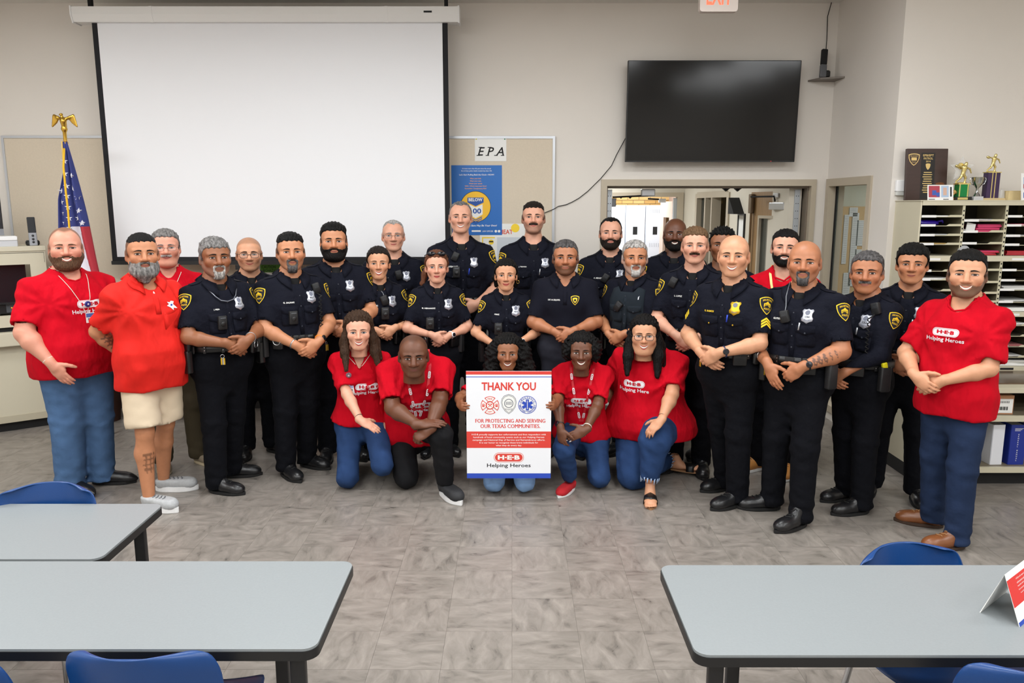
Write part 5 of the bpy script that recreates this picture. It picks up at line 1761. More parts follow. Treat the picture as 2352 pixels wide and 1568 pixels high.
def shoe_parts(kind):
    if kind in SHOES: return SHOES[kind]
    P = {}
    tall = {'boot': .15, 'brownboot': .13, 'sneaker': .085, 'blacksneaker': .085, 'loafer': .075, 'slipon': .075, 'cowboy': .14, 'whitesneaker': .085}[kind]
    thick = {'sneaker': .036, 'blacksneaker': .034, 'whitesneaker': .032}.get(kind, .022)
    wf = .048 if kind != 'cowboy' else .043
    g = G((-.07, -.26, -.005), (.07, .07, tall + .03), .009)
    tz = .046 if kind not in ('sneaker', 'blacksneaker', 'whitesneaker') else .052
    toe = -.205 if kind != 'cowboy' else -.215
    g.un(ell((0, toe + .045, thick + .014), (wf * .93, .055, tz * .72)))
    g.un(ell((0, -.10, thick + .022), (wf, .09, tz * .92)), .03)
    g.un(ell((0, .012, thick + .03), (.037, .042, .055)), .03)
    g.un(cone((0, -.06, thick + .035), (0, -.005, tall - .01), .036, .037), .03)
    g.un(cone((0, .005, .05), (0, .008, tall), .036, .038), .02)
    if kind == 'cowboy': g.un(cone((0, toe + .02, thick + .008), (0, toe - .015, thick + .008), .03, .014), .02)
    X, Y, Z = g.full()
    g.f = np.maximum(np.maximum(g.f, thick * .6 - Z), Z - tall)
    P['upper'] = g.mesh()
    def outl(grow):
        o = []
        for k in range(28):
            a = 2 * math.pi * k / 28
            yy = math.cos(a); xx = math.sin(a)
            t = (1 - yy) / 2
            w = np.interp(t, [0, .12, .35, .6, .8, 1], [.6, .9, .86, 1, 1, .55 if kind != 'cowboy' else .3]) * wf
            o.append((xx * (w + grow), .055 - t * (.055 - toe + .012) + (grow if yy > 0 else -grow) * abs(yy)))
        return o
    mb = MB(); o0, o1 = outl(.0), outl(.004)
    n = 28; V = [(x, y, 0) for x, y in o0] + [(x, y, .006) for x, y in o1] + [(x, y, thick) for x, y in o1]
    F = [tuple(reversed(range(n))), tuple(range(2 * n, 3 * n))] + [(k * n + i, k * n + (i + 1) % n, (k + 1) * n + (i + 1) % n, (k + 1) * n + i) for k in (0, 1) for i in range(n)]
    P['sole'] = (V, F)
    ls = []
    if kind in ('boot', 'brownboot', 'sneaker', 'whitesneaker'):
        bv = bvh_of(*P['upper'])
        for k in range(4):
            y = -.115 + k * .026
            pts = [Vector((x, y + (.006 if x > 0 else -.006), 0)) for x in np.linspace(-.02, .02, 5)]
            q = []
            for p in pts:
                h = bv.ray_cast(Vector((p.x, p.y, .3)), Vector((0, 0, -1)))
                q.append((p.x, p.y, (h[0].z if h[0] else .06) + .002))
            ls.append(q)
    P['laces'] = ls
    SHOES[kind] = P
    return P


SHOEM = {'boot': (BOOT, SOLEB, BLACKM), 'brownboot': (pm('brown shoe leather', (122, 72, 38), .35, var=.2, vscale=12), pm('dark brown sole', (60, 42, 30), .7), pm('tan lace', (150, 110, 70), .8)),
         'tanboot': (pm('tan boot leather', (176, 118, 54), .5), SOLEW, pm('tan lace', (150, 110, 70), .8)),
         'sneaker': (pm('grey knit shoe', (176, 178, 180), .8, var=.15, vscale=60), SOLEW, pm('grey lace', (110, 112, 116), .8)),
         'whitesneaker': (pm('pale knit shoe', (196, 206, 214), .8, var=.1, vscale=60), SOLEW, SOLEW),
         'blacksneaker': (pm('black knit shoe', (38, 39, 42), .75), SOLEW, BLACKM), 'loafer': (pm('taupe loafer', (140, 126, 106), .85), pm('tan sole', (196, 180, 150), .7), BLACKM),
         'slipon': (pm('red canvas shoe', (178, 24, 34), .85), SOLEW, SOLEW), 'cowboy': (BOOT, SOLEB, BLACKM)}


def put_shoe(kind, M, parent, size=1.0):
    geo = {'tanboot': 'brownboot'}.get(kind, kind)
    sp_ = shoe_parts(geo); mats = SHOEM[kind]
    M = M @ Matrix.Scale(size, 4)
    up = mk('shoe', xfm(sp_['upper'][0], M), sp_['upper'][1], mats[0], parent)
    mk('sole', xfm(np.array(sp_['sole'][0]), M), sp_['sole'][1], mats[1], up, False)
    for q in sp_['laces']:
        MB().tube([M @ Vector(p) for p in q], .0035, 5).build('lace', mats[2], up, True)
    return up


# ------------------------------------------------------------------ one person
def frame_T(hip, lean, twist, side):
    return Matrix.Translation(hip) @ Matrix.Rotation(math.radians(twist), 4, 'Z') @ Matrix.Rotation(math.radians(side), 4, 'Y') @ Matrix.Rotation(math.radians(lean), 4, 'X')


def person(sp):
    Hh = sp['H']; s = sp.get('bs', Hh / 1.75); rs = np.random.RandomState(sp.get('seed', 1))
    X0, Y0 = sp['x'], sp['y']
    face = math.degrees(math.atan2(-X0, Y0))          # direction from here to the viewer
    yaw = math.radians(face + sp.get('turn', 0))
    Mw = Matrix.Translation((X0, Y0, 0)) @ Matrix.Rotation(yaw, 4, 'Z')
    Mi = Mw.inverted()
    def W2P(p): return npv(Mi @ Vector(p))
    fem = sp.get('fem', 0); w = sp.get('w', 1.0); belly = sp.get('belly', 0.0); tone = sp['tone']
    hip = npv(sp.get('hip', (0, 0, .53 * Hh)))
    if 'hipw' in sp: hip = W2P(sp['hipw'])
    TM = frame_T(hip, sp.get('lean', 0), sp.get('twist', 0), sp.get('side', 0))
    T3 = np.array(TM.to_3x3()); Tt = np.array(TM.translation)
    def TP(p): return T3 @ (npv(p) * s) + Tt
    def TD(d): return T3 @ npv(d)
    hs = sp.get('hs', 1.08); hwf = sp.get('hwf', 1.065 if fem else 1.12)
    shx, shz = (.166 - .018 * fem) * (.40 + .60 * w), .440
    # ---- torso sections (T frame, for 1.75 m)
    zs = [-.16, -.08, 0, .10, .18, .27, .34, .40, .45, .50, .54, .575]
    A = npv([.172, .176, .172, .162, .156, .162, .170, .172, .158, .120, .080, .060])
    B = npv([.120, .124, .124, .118, .112, .118, .124, .122, .110, .090, .072, .060])
    if fem:
        A = npv([.178, .182, .172, .148, .136, .142, .150, .150, .138, .105, .070, .054]); B = npv([.120, .126, .120, .106, .100, .106, .112, .110, .098, .082, .064, .054])
    wt = npv([1, 1, 1, 1, 1, 1, .9, .8, .6, .35, .15, 0])
    A = A * (1 + (w - 1) * wt); B = B * (1 + (w - 1) * wt)
    bb = belly * np.exp(-((npv(zs) - .08) / .16) ** 2)
    Cc = npv([0, 0, 0, 0, -.002, -.004, -.004, 0, .006, .012, .016, .02]) - bb * .55; B = B + bb * .5; A = A + bb * .35
    Bs = B.copy()
    zsS = npv(zs) * s
    def front(z): return float(np.interp(z, zs, Cc - B))
    # ---- arms
    l1, l2 = .285 * s, .245 * s
    arms = {}
    for sd in (-1, 1):
        ap = sp.get('armL' if sd < 0 else 'armR', sp.get('arms', 'clasp'))
        S = npv(TP((sd * shx, .012, shz)))
        cz, cx0 = sp.get('cz', .06), sp.get('cx', 0)
        fy = front(cz) - .075
        if ap == 'clasp':
            fr_ = sp.get('over', 1) == sd
            Wr = TP((cx0 + sd * .072, fy - (.030 if fr_ else -.004), cz + (.030 if fr_ else .012)))
            u, n, curl = TD((-sd * .82, -.12, -.55)), TD((0, 1, 0)), (30 if fr_ else 22)
            hint = TD((sd * 1.0, .55, -.25)); th = .35
        elif ap == 'back':
            Wr = TP((sd * .07, .17 + .3 * belly, .03)); u, n, curl, hint, th = TD((-sd * .7, 0, -.7)), TD((0, -1, 0)), 25, TD((sd, .6, 0)), .3
        elif ap == 'down':
            Wr = TP((sd * (shx + .045), -.02, -.06)); u, n, curl, hint, th = TD((0, -.1, -1)), TD((-sd, 0, 0)), 18, TD((sd * .4, 1, 0)), .3
        else:
            g_ = dict(ap)
            Wr = W2P(g_['w']) if 'w' in g_ else TP(g_['t'])
            cv = (lambda d: npv(Mi.to_3x3() @ Vector(d))) if g_.get('world') else TD
            u, n, curl, hint, th = cv(g_['u']), cv(g_['n']), g_.get('curl', 25), cv(g_.get('hint', (sd, .5, -.2))), g_.get('thumb', .35)
        E, Wr = ik(S, Wr, l1, l2, hint)
        arms[sd] = (S, E, Wr, u, n, curl, th)
    # ---- head frame
    hz = Hh - Tt[2] if not sp.get('hz') else sp['hz']
    if 'headw' in sp:
        HC = W2P(sp['headw'])
    else:
        HC = npv((sp.get('hx', 0) * 1.0, sp.get('hy', -.015), Hh - .118 * hs))
    HM = Matrix.Translation(HC) @ Matrix.Rotation(math.radians(sp.get('hyaw', 0) - sp.get('turn', 0) * sp.get('hfollow', 1.0)), 4, 'Z') @ Matrix.Rotation(math.radians(sp.get('htilt', 0)), 4, 'Y') @ Matrix.Rotation(math.radians(sp.get('hpitch', 0)), 4, 'X') @ Matrix.Diagonal((hs * hwf, hs * 1.03, hs, 1))
    hd = make_head(sp, tone)
    # ---- skin patches
    parts = []; cols = []; nails_ = []
    base = npv(lin(TONES[tone]))
    P, Q = hd['head']; parts.append((xfm(relax(P, Q, 1, .3), HM), Q)); cols.append(hd['cols'])
    nb = npv(TP((0, .015, .545))); nt = npv(HM @ Vector((0, .03, -.10)))
    lo = np.minimum(nb, nt) - .2 * s; hi = np.maximum(nb, nt) + .1 * s
    g = G(lo, hi, .0115)
    nr = (.056 + .007 * sp.get('fat', 0) - .008 * fem) * hs
    g.un(cone(nt, nb, nr, nr * 1.12))
    g.un(loft(zsS[6:], (A - .012)[6:] * s, (B - .014)[6:] * s, Cc[6:] * s, TM), .05)
    for sd in (-1, 1):
        g.un(cone(TP((0, .03, .55)), TP((sd * shx * .8, .02, shz + .01)), .032 * s, .03 * s), .05)
    P, Q = g.mesh(); parts.append((relax(P, Q, 1), Q)); cols.append(np.tile(base, (len(P), 1)))
    armz = sp.get('armsz', 1.0) * (.86 if fem else 1.0) * (.6 + .4 * w)
    sleeve = sp.get('sleeve', .235); sleeve_ = .5 if sp.get('longsleeve') else sleeve
    for sd, (S, E, Wr, u, n, curl, th) in arms.items():
        if sp.get('noarm' + ('L' if sd < 0 else 'R')): continue
        st = S
        hp = hand_prims(Wr + unit(Wr - E) * .01, u, n, sd, s * (.93 if fem else 1.03), curl, thumb=th)
        nails_ += [tp for tp in TIPS]
        pts = np.array([st, E, Wr] + [p[0][1] for p in hp] + [p[0][2] for p in hp])
        pts = pts[1:]
        g = G(pts.min(0) - .07, pts.max(0) + .07, .0056 if not sp.get('hidden') or sp.get('detail') else .0085)
        r = .046 * armz * s
        if sleeve_ < .4:
            hm = S + (E - S) * .55; g.un(cut_cone(hm, E, r * 1.06, r * .90, .0, np.linalg.norm(E - hm))); g.un(ell(E, (r * .9,) * 3), .01)
            mid = E + (Wr - E) * .28
            g.un(cone(E, mid, r * .88, r * .95), .02)
        else:
            mid = E; r = r * .62; hm = E
        g.un(cone(mid, Wr, r * .95, .0265 * s * (.9 if fem else 1.05)), .02)
        for pr, k in hp: g.un(pr, k)
        gu = G(np.minimum(S, hm) - .07, np.maximum(S, hm) + .07, .016); gu.un(cone(S, hm + unit(E - S) * .02, r * .8, r * .9)); Pu, Qu = gu.mesh(); parts.append((Pu, Qu)); cols.append(np.tile(base, (len(Pu), 1)))
        P, Q = g.mesh(); P = relax(P, Q, 1, .35); parts.append((P, Q))
        c = np.tile(base, (len(P), 1))
        tip = np.linalg.norm(P - (Wr + unit(u) * .13 * s), axis=1)
        c = c * (1 - (.25 * np.exp(-(tip / .06) ** 2))[:, None] * npv([.0, .25, .28])[None])
        for tat in sp.get('tattoo', []):
            if tat[0] != sd: continue
            tc_ = E + (Wr - E) * tat[1] + npv([0, -.04, 0]) * s
            dd = P - tc_; ax = unit(Wr - E); al = dd @ ax; pr_ = np.linalg.norm(dd - al[:, None] * ax[None], axis=1)
            m = (np.abs(al) < tat[2]) & (pr_ < .022 + .01 * np.sin(al * 200)) & (np.sin(P[:, 0] * 260) + np.sin(P[:, 2] * 310 + P[:, 1] * 200) > -.9)
            c[m] = base * .32 + npv([.01, .014, .018])
        cols.append(c)
    # ---- legs
    lg = {}
    for sd in (-1, 1):
        hj = hip + npv([sd * .088 * s * (.5 + .5 * w), 0, -.045 * s])
        if 'legs' in sp:
            k_, a_, f_ = sp['legs'][0 if sd < 0 else 1]
            kn, an = W2P(k_), W2P(a_); fy_ = f_
            hj = npv(TP((sd * .088 * (.5 + .5 * w), 0, -.03)))
        else:
            st = sp.get('stance', .10); ff = sp.get('fwd', {}).get(sd, 0)
            kn = npv([sd * (.094 + (st - .10) * .5) * s, -.015 + ff * .5, .285 * Hh]); an = npv([sd * st * s, .03 + ff, .075])
            fy_ = sp.get('footyaw', {}).get(sd, sd * 14)
        lg[sd] = (hj, kn, an, fy_)
    lower = sp.get('lower', 'trousers'); lh = .014 if not sp.get('hidden') else .020
    lw = sp.get('lw', 1.0)
    if lower == 'shorts' or sp.get('bareleg'):
        for sd, (hj, kn, an, fy_) in lg.items():
            a0 = hj + (kn - hj) * .55 if lower == 'shorts' else an + (kn - an) * .35
            pts = np.array([a0, kn, an]) if lower == 'shorts' else np.array([a0, an])
            g = G(pts.min(0) - .09, pts.max(0) + .09, .009)
            if lower == 'shorts':
                g.un(cone(a0, kn, .066 * s, .056 * s))
                calf = kn + (an - kn) * .32 + npv([0, .022, 0])
                g.un(cone(kn, calf, .052 * s, .058 * s), .02); g.un(cone(calf, an, .056 * s, .036 * s), .03)
            else:
                g.un(cone(a0, an, .05 * s, .036 * s))
            P, Q = g.mesh(); parts.append((relax(P, Q, 1), Q)); c = np.tile(base, (len(P), 1))
            if lower == 'shorts' and sd < 0:
                m = (P[:, 1] < (kn[1] + an[1]) / 2 - .02) & (np.abs(P[:, 2] - (kn[2] * .55 + an[2] * .45)) < .07) & (np.sin(P[:, 2] * 190) + np.sin(P[:, 0] * 240) > -.1) & (np.abs(P[:, 0] - (kn[0] + an[0]) / 2) < .035)
                c[m] = base * .45
            cols.append(c)
            if 'foot' in sp.get('bareleg', ''):
                pass
    # inner torso so that the figure is whole under the clothes
    g = G(hip - .28 * s, TP((0, 0, .5)) + npv([.28, .28, .05]), .03)
    g.un(loft(zsS[3:9], (A - .035)[3:9] * s, (B - .035)[3:9] * s, Cc[3:9] * s, TM)); P, Q = g.mesh()
    parts.append((P, Q)); cols.append(np.tile(base, (len(P), 1)))
    V, F = joinm(parts)
    body = mk('person', V, F, SKINM, None, True, cols=np.concatenate(cols, 0))
    body.location = (X0, Y0, 0); body.rotation_euler = (0, 0, yaw)
    tag(body, sp['label'], 'person', sp.get('group'))
    # ---- face prints
    HV = xfm(hd['head'][0], HM); hb = bvh_of(HV, hd['head'][1])
    HR = HM.to_3x3(); hU, hV, hD = HR @ Vector((1, 0, 0)), HR @ Vector((0, 0, 1)), HR @ Vector((0, 1, 0))
    hC = HM @ Vector((0, -.11, 0)); sc2 = lambda L: [(np.asarray(v) * npv([hs * hwf, hs]), f, m) for v, f, m in L]
    sm = sp.get('smile', 0)
    for sd in (-1, 1):
        wrap_print('eye', sc2(eye_layers(sd, min(sm, 2) * .5, EYEB if sp.get('iris') else EYEI, fem)), hb, hC, hU, hV, hD, body, .0003, .0005)
        bm = hairm(sp.get('browcol', sp.get('haircol', 'black')))
        wrap_print('eyebrow', sc2([brow_layer(sd, bm, fem)]), hb, hC, hU, hV, hD, body, .0016)
    lipm = pm('lip ' + tone + str(fem), tuple(int(v * (1, .82, .85)[i]) if fem else v for i, v in enumerate(LIPS[tone])), .45)
    wrap_print('mouth', sc2(mouth_layers(sm, fem, lipm)), hb, hC, hU, hV, hD, body, .0006, .0005)
    if 'hair' in hd:
        P, Q = hd['hair']
        hp_ = [(relax(P, Q, 1, .4), Q)] if len(P) else []
        if sp.get('locks') or sp.get('hairvol'):
            pr_ = []
            for pts_, rad_ in sp.get('locks', []):
                pr_ += [(cone(pts_[i], pts_[i + 1], rad_[i], rad_[i + 1]), .018) for i in range(len(pts_) - 1)]
            pr_ += [(q_, .03) for q_ in sp.get('hairvol', [])]
            bx0 = np.min([q_[0][1] for q_ in pr_], 0) - .03; bx1 = np.max([q_[0][2] for q_ in pr_], 0) + .03
            gl_ = G(bx0, bx1, .0066)
            for q_, k_ in pr_: gl_.un(q_, k_, .05)
            Xh, Yh, Zh = gl_.full(); p6 = rs.uniform(0, 6.28, 6)
            if sp.get('hairvol'):
                am = sp.get('curly', .006)
                for q_ in range(9):
                    kv = unit(rs.normal(size=3)) * (110 + 22 * q_); gl_.f = gl_.f + am * .30 * np.sin(Xh * kv[0] + Yh * kv[1] + Zh * kv[2] + q_ * 1.7)
                gl_.f = gl_.f.astype(np.float32)
                gl_.sub(ell(sp.get('facecut', ((0, -.13, -.025), (.064, .125, .104)))[0], sp.get('facecut', ((0, -.13, -.025), (.064, .125, .104)))[1]), .008)
            else:
                gl_.f = (gl_.f + .0022 * np.sin(Xh * 420 + Zh * 25 + p6[0]) + .0015 * np.sin(Yh * 500 + Zh * 30 + p6[1])).astype(np.float32)
            P4, Q4 = gl_.mesh(); hp_.append((relax(P4, Q4, 1, .3), Q4))
        if hp_:
            Vh, Fh = joinm(hp_); mk('hair', xfm(Vh, HM), Fh, hairm(sp.get('haircol', 'black')), body)
    if 'beard' in hd:
        P, Q = hd['beard']
        if len(P): mk('beard', xfm(relax(P, Q, 1, .3), HM), Q, hairm(sp.get('beardcol', sp.get('haircol', 'black'))), body)
    def HPt(x, y, z): return HM @ Vector((x, y, z))
    if sp.get('glasses'):
        gm = BLACKP if sp['glasses'] == 'black' else pm('thin bronze frame', (90, 76, 62), .3, metal=.8)
        gr = .0016 if sp['glasses'] == 'black' else .0009
        gl = None
        for sd in (-1, 1):
            o = [HPt(x, -.104 + .12 * max(0, abs(x) - .03), z) for x, z in rrect(sd * .0325, -.003, .048, .034 if sp['glasses'] != 'thin' else .028, .013, 4)]
            r_ = MB().tube(o, gr * hs, 6, True).build('glasses' if gl is None else 'rim', gm, body if gl is None else gl, True)
            gl = gl or r_
            mk('lens', [tuple(p) for p in o], [tuple(range(len(o)))], pm('spectacle lens', (235, 240, 240), .05, alpha=.07), gl, False)
            MB().tube([HPt(sd * .056, -.100, .004), HPt(sd * .079, -.085, .006), HPt(sd * .084, .005, .008)], gr * hs, 6).build('temple', gm, gl, True)
        MB().tube([HPt(-.0085, -.104, .001), HPt(0, -.110, .004), HPt(.0085, -.104, .001)], gr * hs, 6).build('bridge', gm, gl, True)
    if sp.get('shades'):
        gl = None
        for sd in (-1, 1):
            g = G((-.1, -.12, .05), (.1, .04, .15), .004); g.un(ell((sd * .033, -.066, .098), (.03, .011, .018)))
            P, Q = g.mesh(); r_ = mk('sunglasses' if gl is None else 'lens', xfm(P, HM), Q, pm('dark lens', (12, 12, 18), .08), body if gl is None else gl); gl = gl or r_
            MB().tube([HPt(sd * .06, -.06, .098), HPt(sd * .08, -.03, .085), HPt(sd * .082, .03, .06)], .003, 6).build('temple', BLACKP, gl, True)
        MB().tube([HPt(-.01, -.072, .1), HPt(.01, -.072, .1)], .003, 6).build('bridge', BLACKP, gl, True)
    for er in sp.get('earring', []):
        sd = er
        MB().tube([HPt(sd * .086 + .010 * math.cos(a), .005, -.055 + .012 * math.sin(a)) for a in [k * math.pi / 6 for k in range(12)]], .0014, 5, True).build('earring', GOLD, body, True)
    # ---- upper garment
    up = sp['upper']; upm = {'uniform': NAVY, 'tee': REDT, 'polo': POLON, 'redpolo': REDP}[up]
    if sp.get('longsleeve'): sleeve = .5
    loose = {'uniform': .010, 'tee': .016, 'polo': .012, 'redpolo': .014}[up]
    tucked = up in ('uniform', 'polo')
    hem = sp.get('hem', .10 if tucked else -.13)
    allp = np.array([a for v in arms.values() for a in v[:3]] + [hip, TP((0, 0, .6)), TP((.26, .2, hem)), TP((-.26, -.28, hem))])
    g = G(allp.min(0) - .14, allp.max(0) + .14, .0112 if not sp.get('hidden') else .014)
    A2 = (A + loose) * s; B2 = (B + loose) * s
    if not tucked:
        fl_ = np.clip((.3 - npv(zs)) / .45, 0, 1) * .010
        if 'legs' in sp: fl_ = fl_ * 1.5 + np.clip((.12 - npv(zs)) / .1, 0, 1) * .022
        A2 = A2 + fl_ * s; B2 = B2 + fl_ * s * .8
        if sp.get('boxy'):
            q = np.clip((.30 - npv(zs)) / .2, 0, 1); A2 = np.maximum(A2, q * A2[7])
    zcut = npv(zsS).copy()
    g.un(loft(zcut, A2, B2, Cc * s, TM))
    if fem:
        for sd in (-1, 1): g.un(ell(TP((sd * .068, front(.30) + .045, .29)), (.068 * s, .06 * s, .066 * s)), .06)
    elif w > 1.05:
        for sd in (-1, 1): g.un(ell(TP((sd * .08, front(.32) + .05, .32)), (.085 * s, .05 * s, .07 * s)), .06)
    for sd, (S, E, Wr, *_r) in arms.items():
        g.un(cone(TP((0, .028, .545)), TP((sd * shx * .95, .014, shz + .012)), .040 * s, .044 * s), .06)
        sr = (.058 if not fem else .050) * (.55 + .45 * w) * s + (.007 if up == 'tee' else .004)
        sr = max(sr, .050 * armz * s + .013)
        if sleeve > .4:
            g.un(cone(S, E, sr, sr * .85), .05); g.un(cone(E, E + (Wr - E) * .93, sr * .85, .040 * s), .02)
        else:
            Ls = sleeve * s
            g.un(cut_cone(S - unit(E - S) * .0, E, sr, sr * (1.0 if up != 'tee' else 1.1), -.02, Ls), .055)
            g.un(ell(S, (sr * 1.02,) * 3), .05)
    X, Y, Z = g.full()
    # plane of the hem, in the torso frame
    zl = (T3[0, 2] * (X - Tt[0]) + T3[1, 2] * (Y - Tt[1]) + T3[2, 2] * (Z - Tt[2]))
    xl_ = (T3[0, 0] * (X - Tt[0]) + T3[1, 0] * (Y - Tt[1]) + T3[2, 0] * (Z - Tt[2]))
    yl_ = (T3[0, 1] * (X - Tt[0]) + T3[1, 1] * (Y - Tt[1]) + T3[2, 1] * (Z - Tt[2]))
    ph = rs.uniform(0, 6.28, 8)
    fa = .0030 if tucked else .0048
    pull = 0
    if not tucked:
        for sd in (-1, 1):
            dx_ = xl_ - sd * shx * s * .92; dz_ = zl - .36 * s; rr_ = np.sqrt(dx_ ** 2 + dz_ ** 2 + 1e-6)
            pull = pull + np.sin(np.arctan2(dz_, dx_ * -sd) * 9 + ph[7] + 2 * sd) * np.exp(-((rr_ - .10) / .09) ** 2)
        pull = pull * 1.1
    lowm = np.clip((.42 * s - zl) / (.2 * s), .25, 1)
    fold = np.sin(xl_ * 44 + zl * 16 + ph[0] + 1.5 * np.sin(zl * 7 + ph[6])) * (.6 + .4 * np.sin(zl * 9 + ph[1])) + .7 * np.sin(-xl_ * 24 + zl * 34 + ph[2] + yl_ * 12) * (.5 + .5 * np.sin(xl_ * 14 + zl * 8 + ph[3]))
    g.f = g.f + (fa * (fold * lowm + pull)).astype(np.float32)
    hemw = 0 if tucked else .006 * np.sin(xl_ * 24 + ph[5])
    g.f = np.maximum(g.f, hem * s + hemw - zl)
    nc = npv(TP((0, -.002 if up != 'uniform' else -.006, .585))); nd = npv(TP((0, -.03, .50)))
    g.sub(cone(nt, nb, nr + .010, nr * 1.12 + .012), .006)
    vd = sp.get('vneck', .0)
    if vd:
        g.sub(cone(TP((0, -.05, .54)), TP((0, front(.43) + .0, .545 - vd)), .055 * s, .012), .004)
    else:
        g.sub(cone(TP((0, -.02, .56)), TP((0, -.068, .520)), .058 * s, .056 * s), .005)
    for sd, (S, E, Wr, *_r) in arms.items():
        if sleeve < .4:
            a_ = unit(E - S)
            g.sub(cut_cone(S, E, .052 * armz * s, .050 * armz * s, sleeve * s - .02, sleeve * s + .03), 0)
    P, Q = g.mesh(); P = relax(P, Q, 1, .4)
    shirt = mk({'uniform': 'uniform_shirt', 'tee': 'tee_shirt', 'polo': 'polo_shirt', 'redpolo': 'polo_shirt'}[up], P, Q, upm, body)
    sb = bvh_of(P, Q)
    tU, tV, tD = Vector(TD((1, 0, 0))), Vector(TD((0, 0, 1))), Vector(TD((0, 1, 0)))
    def F(x, z): return Vector(TP((x, front(z) - .02, z)))
    # neck finish
    def ring(frontdrop, r0, r1, z0, ang0=0, n=28):
        out = []
        for k in range(n):
            a = 2 * math.pi * k / n
            out.append(Vector(TP((r0 * math.sin(a), .018 + r1 * math.cos(a) - .018, z0 - frontdrop * (.5 - .5 * math.cos(a))))))
        return out
    nrl = nr / s
    if up == 'tee':
        if not vd:
            R_ = []
            for p in ring(.052, nrl * 1.10 + .012, nrl * 1.05 + .026, .575):
                h = sb.find_nearest(p); R_.append(h[0] + h[1] * .001 if h[0] else p)
            MB().tube(R_, .0065, 6, True).build('neck_rib', upm, shirt, True)
    else:
        # folded collar
        n = 25; amax = math.radians(158 if up == 'uniform' else 152); Vc = []; Fc = []
        wing = .048 if up == 'uniform' else .032
        for k in range(n):
            ph_ = -amax + 2 * amax * k / (n - 1); t = abs(ph_) / amax
            sx, cy = math.sin(ph_), math.cos(ph_)
            zt = .580 - .066 * t ** 1.5
            r_in = nrl * 1.08 + .006
            a1 = Vector(TP((sx * r_in, .008 + cy * (r_in + .002), zt)))
            a2 = Vector(TP((sx * (r_in + .010), .008 + cy * (r_in + .012), zt + .004)))
            dropz = zt - .044 - (wing * max(0, (t - .62) / .38))
            rr = r_in + .030 + .012 * max(0, (t - .6) / .4)
            a3 = Vector(TP((sx * rr, .008 + cy * (rr + .006), dropz)))
            h = sb.find_nearest(a3)
            if h[0] is not None:
                nn = h[1]; a3 = h[0] + nn * .009
            am = (a2 + a3) / 2 + (a3 - Vector(TP((0, .01, .52)))).normalized() * .006
            Vc += [a1, a2, am, a3]
        for k in range(n - 1):
            for j in range(3): Fc.append((k * 4 + j, k * 4 + j + 1, (k + 1) * 4 + j + 1, (k + 1) * 4 + j))
        co = mk('collar', [tuple(v) for v in Vc], np.array(Fc), upm, shirt, True)
        m_ = co.modifiers.new('thick', 'SOLIDIFY'); m_.thickness = .004
        if up == 'uniform' and not sp.get('noundershirt'):
            g = G(nb - .12 * s, nb + npv([.12, .12, .12]) * s, .011)
            g.un(cone(nt, nb, nr + .006, nr * 1.12 + .012)); g.un(cone(TP((0, -.005, .545)), TP((0, front(.47) + .058, .465)), .062 * s, .050 * s), .03)
            Xg, Yg, Zg = g.full(); pln = (T3[0, 2] * (Xg - nb[0]) + T3[1, 2] * (Yg - nb[1]) + T3[2, 2] * (Zg - nb[2])); ply = (T3[0, 1] * (Xg - nb[0]) + T3[1, 1] * (Yg - nb[1]) + T3[2, 1] * (Zg - nb[2]))
            g.f = np.maximum(g.f, pln - (-.006 * s + .30 * ply))
            P2, Q2 = g.mesh()
            if len(P2): mk('undershirt', relax(P2, Q2, 1), Q2, UNDER, shirt)
    # ---- uniform fittings
    det = not sp.get('hidden') or sp.get('detail')
    if up == 'uniform':
        vest = sp.get('vest'); pk = VESTC if vest else NAVY
        if vest:
            o = [(-.13, .20), (-.13, .36), (-.12, .45), (-.075, .47), (-.05, .43), (.05, .43), (.075, .47), (.12, .45), (.13, .36), (.13, .20), (.12, .10), (-.12, .10)]
            o = [(a * w, b - .27) for a, b in o]
            wrap_slab('carrier_vest', np.array(o) * s, sb, F(0, .27), tU, tV, tD, shirt, VESTC, .012, 6)
        MBp = [(-.014, -.20), (.014, -.20), (.014, .17), (-.014, .17)]
        pl_ = wrap_slab('placket', [(a * s, b * s) for a, b in [(-.015, -.19), (-.015, -.05), (-.015, .08), (-.015, .175), (.015, .175), (.015, .08), (.015, -.05), (.015, -.19)]], sb, F(0, .30), tU, tV, tD, shirt, pk, .0035 + (.012 if vest else 0), 2)
        for z in (.40, .33, .26, .19):
            q = project(sb, [F(0, z)], tD, .005 + (.012 if vest else 0))[0]
            MB().lathe([(.0005, .0015), (.004, .001), (.0045, 0), (.0005, 0)], 8, Matrix.Translation(q) @ tD.to_track_quat('-Z', 'Y').to_matrix().to_4x4()).build('button', pm('dark button', (60, 64, 74), .3), pl_)
        for sd in (-1, 1):
            pc = F(sd * .078, .30); w2, th_ = .052, (.012 if vest else 0)
            po = wrap_slab('pocket', [(a * s, b * s) for a, b in [(-w2, .02), (-w2, -.095), (-w2 + .012, -.105), (w2 - .012, -.105), (w2, -.095), (w2, .02)]], sb, pc, tU, tV, tD, shirt, pk, .004 + th_, 2)
            wrap_slab('pocket_flap', [(a * s, b * s) for a, b in [(-w2 - .003, .030), (-w2 - .003, -.012), (-w2 * .5, -.020), (0, -.030), (w2 * .5, -.020), (w2 + .003, -.012), (w2 + .003, .030)]], sb, pc, tU, tV, tD, po, pk, .0075 + th_, 2)
            q = project(sb, [pc + tV * (-.016 * s)], tD, .009 + th_)[0]
            MB().lathe([(.0005, .002), (.0045, .0015), (.005, 0), (.0005, 0)], 8, Matrix.Translation(q) @ tD.to_track_quat('-Z', 'Y').to_matrix().to_4x4()).build('pocket_button', BADGEG if sp.get('gold') else pm('dark button', (60, 64, 74), .3), po)
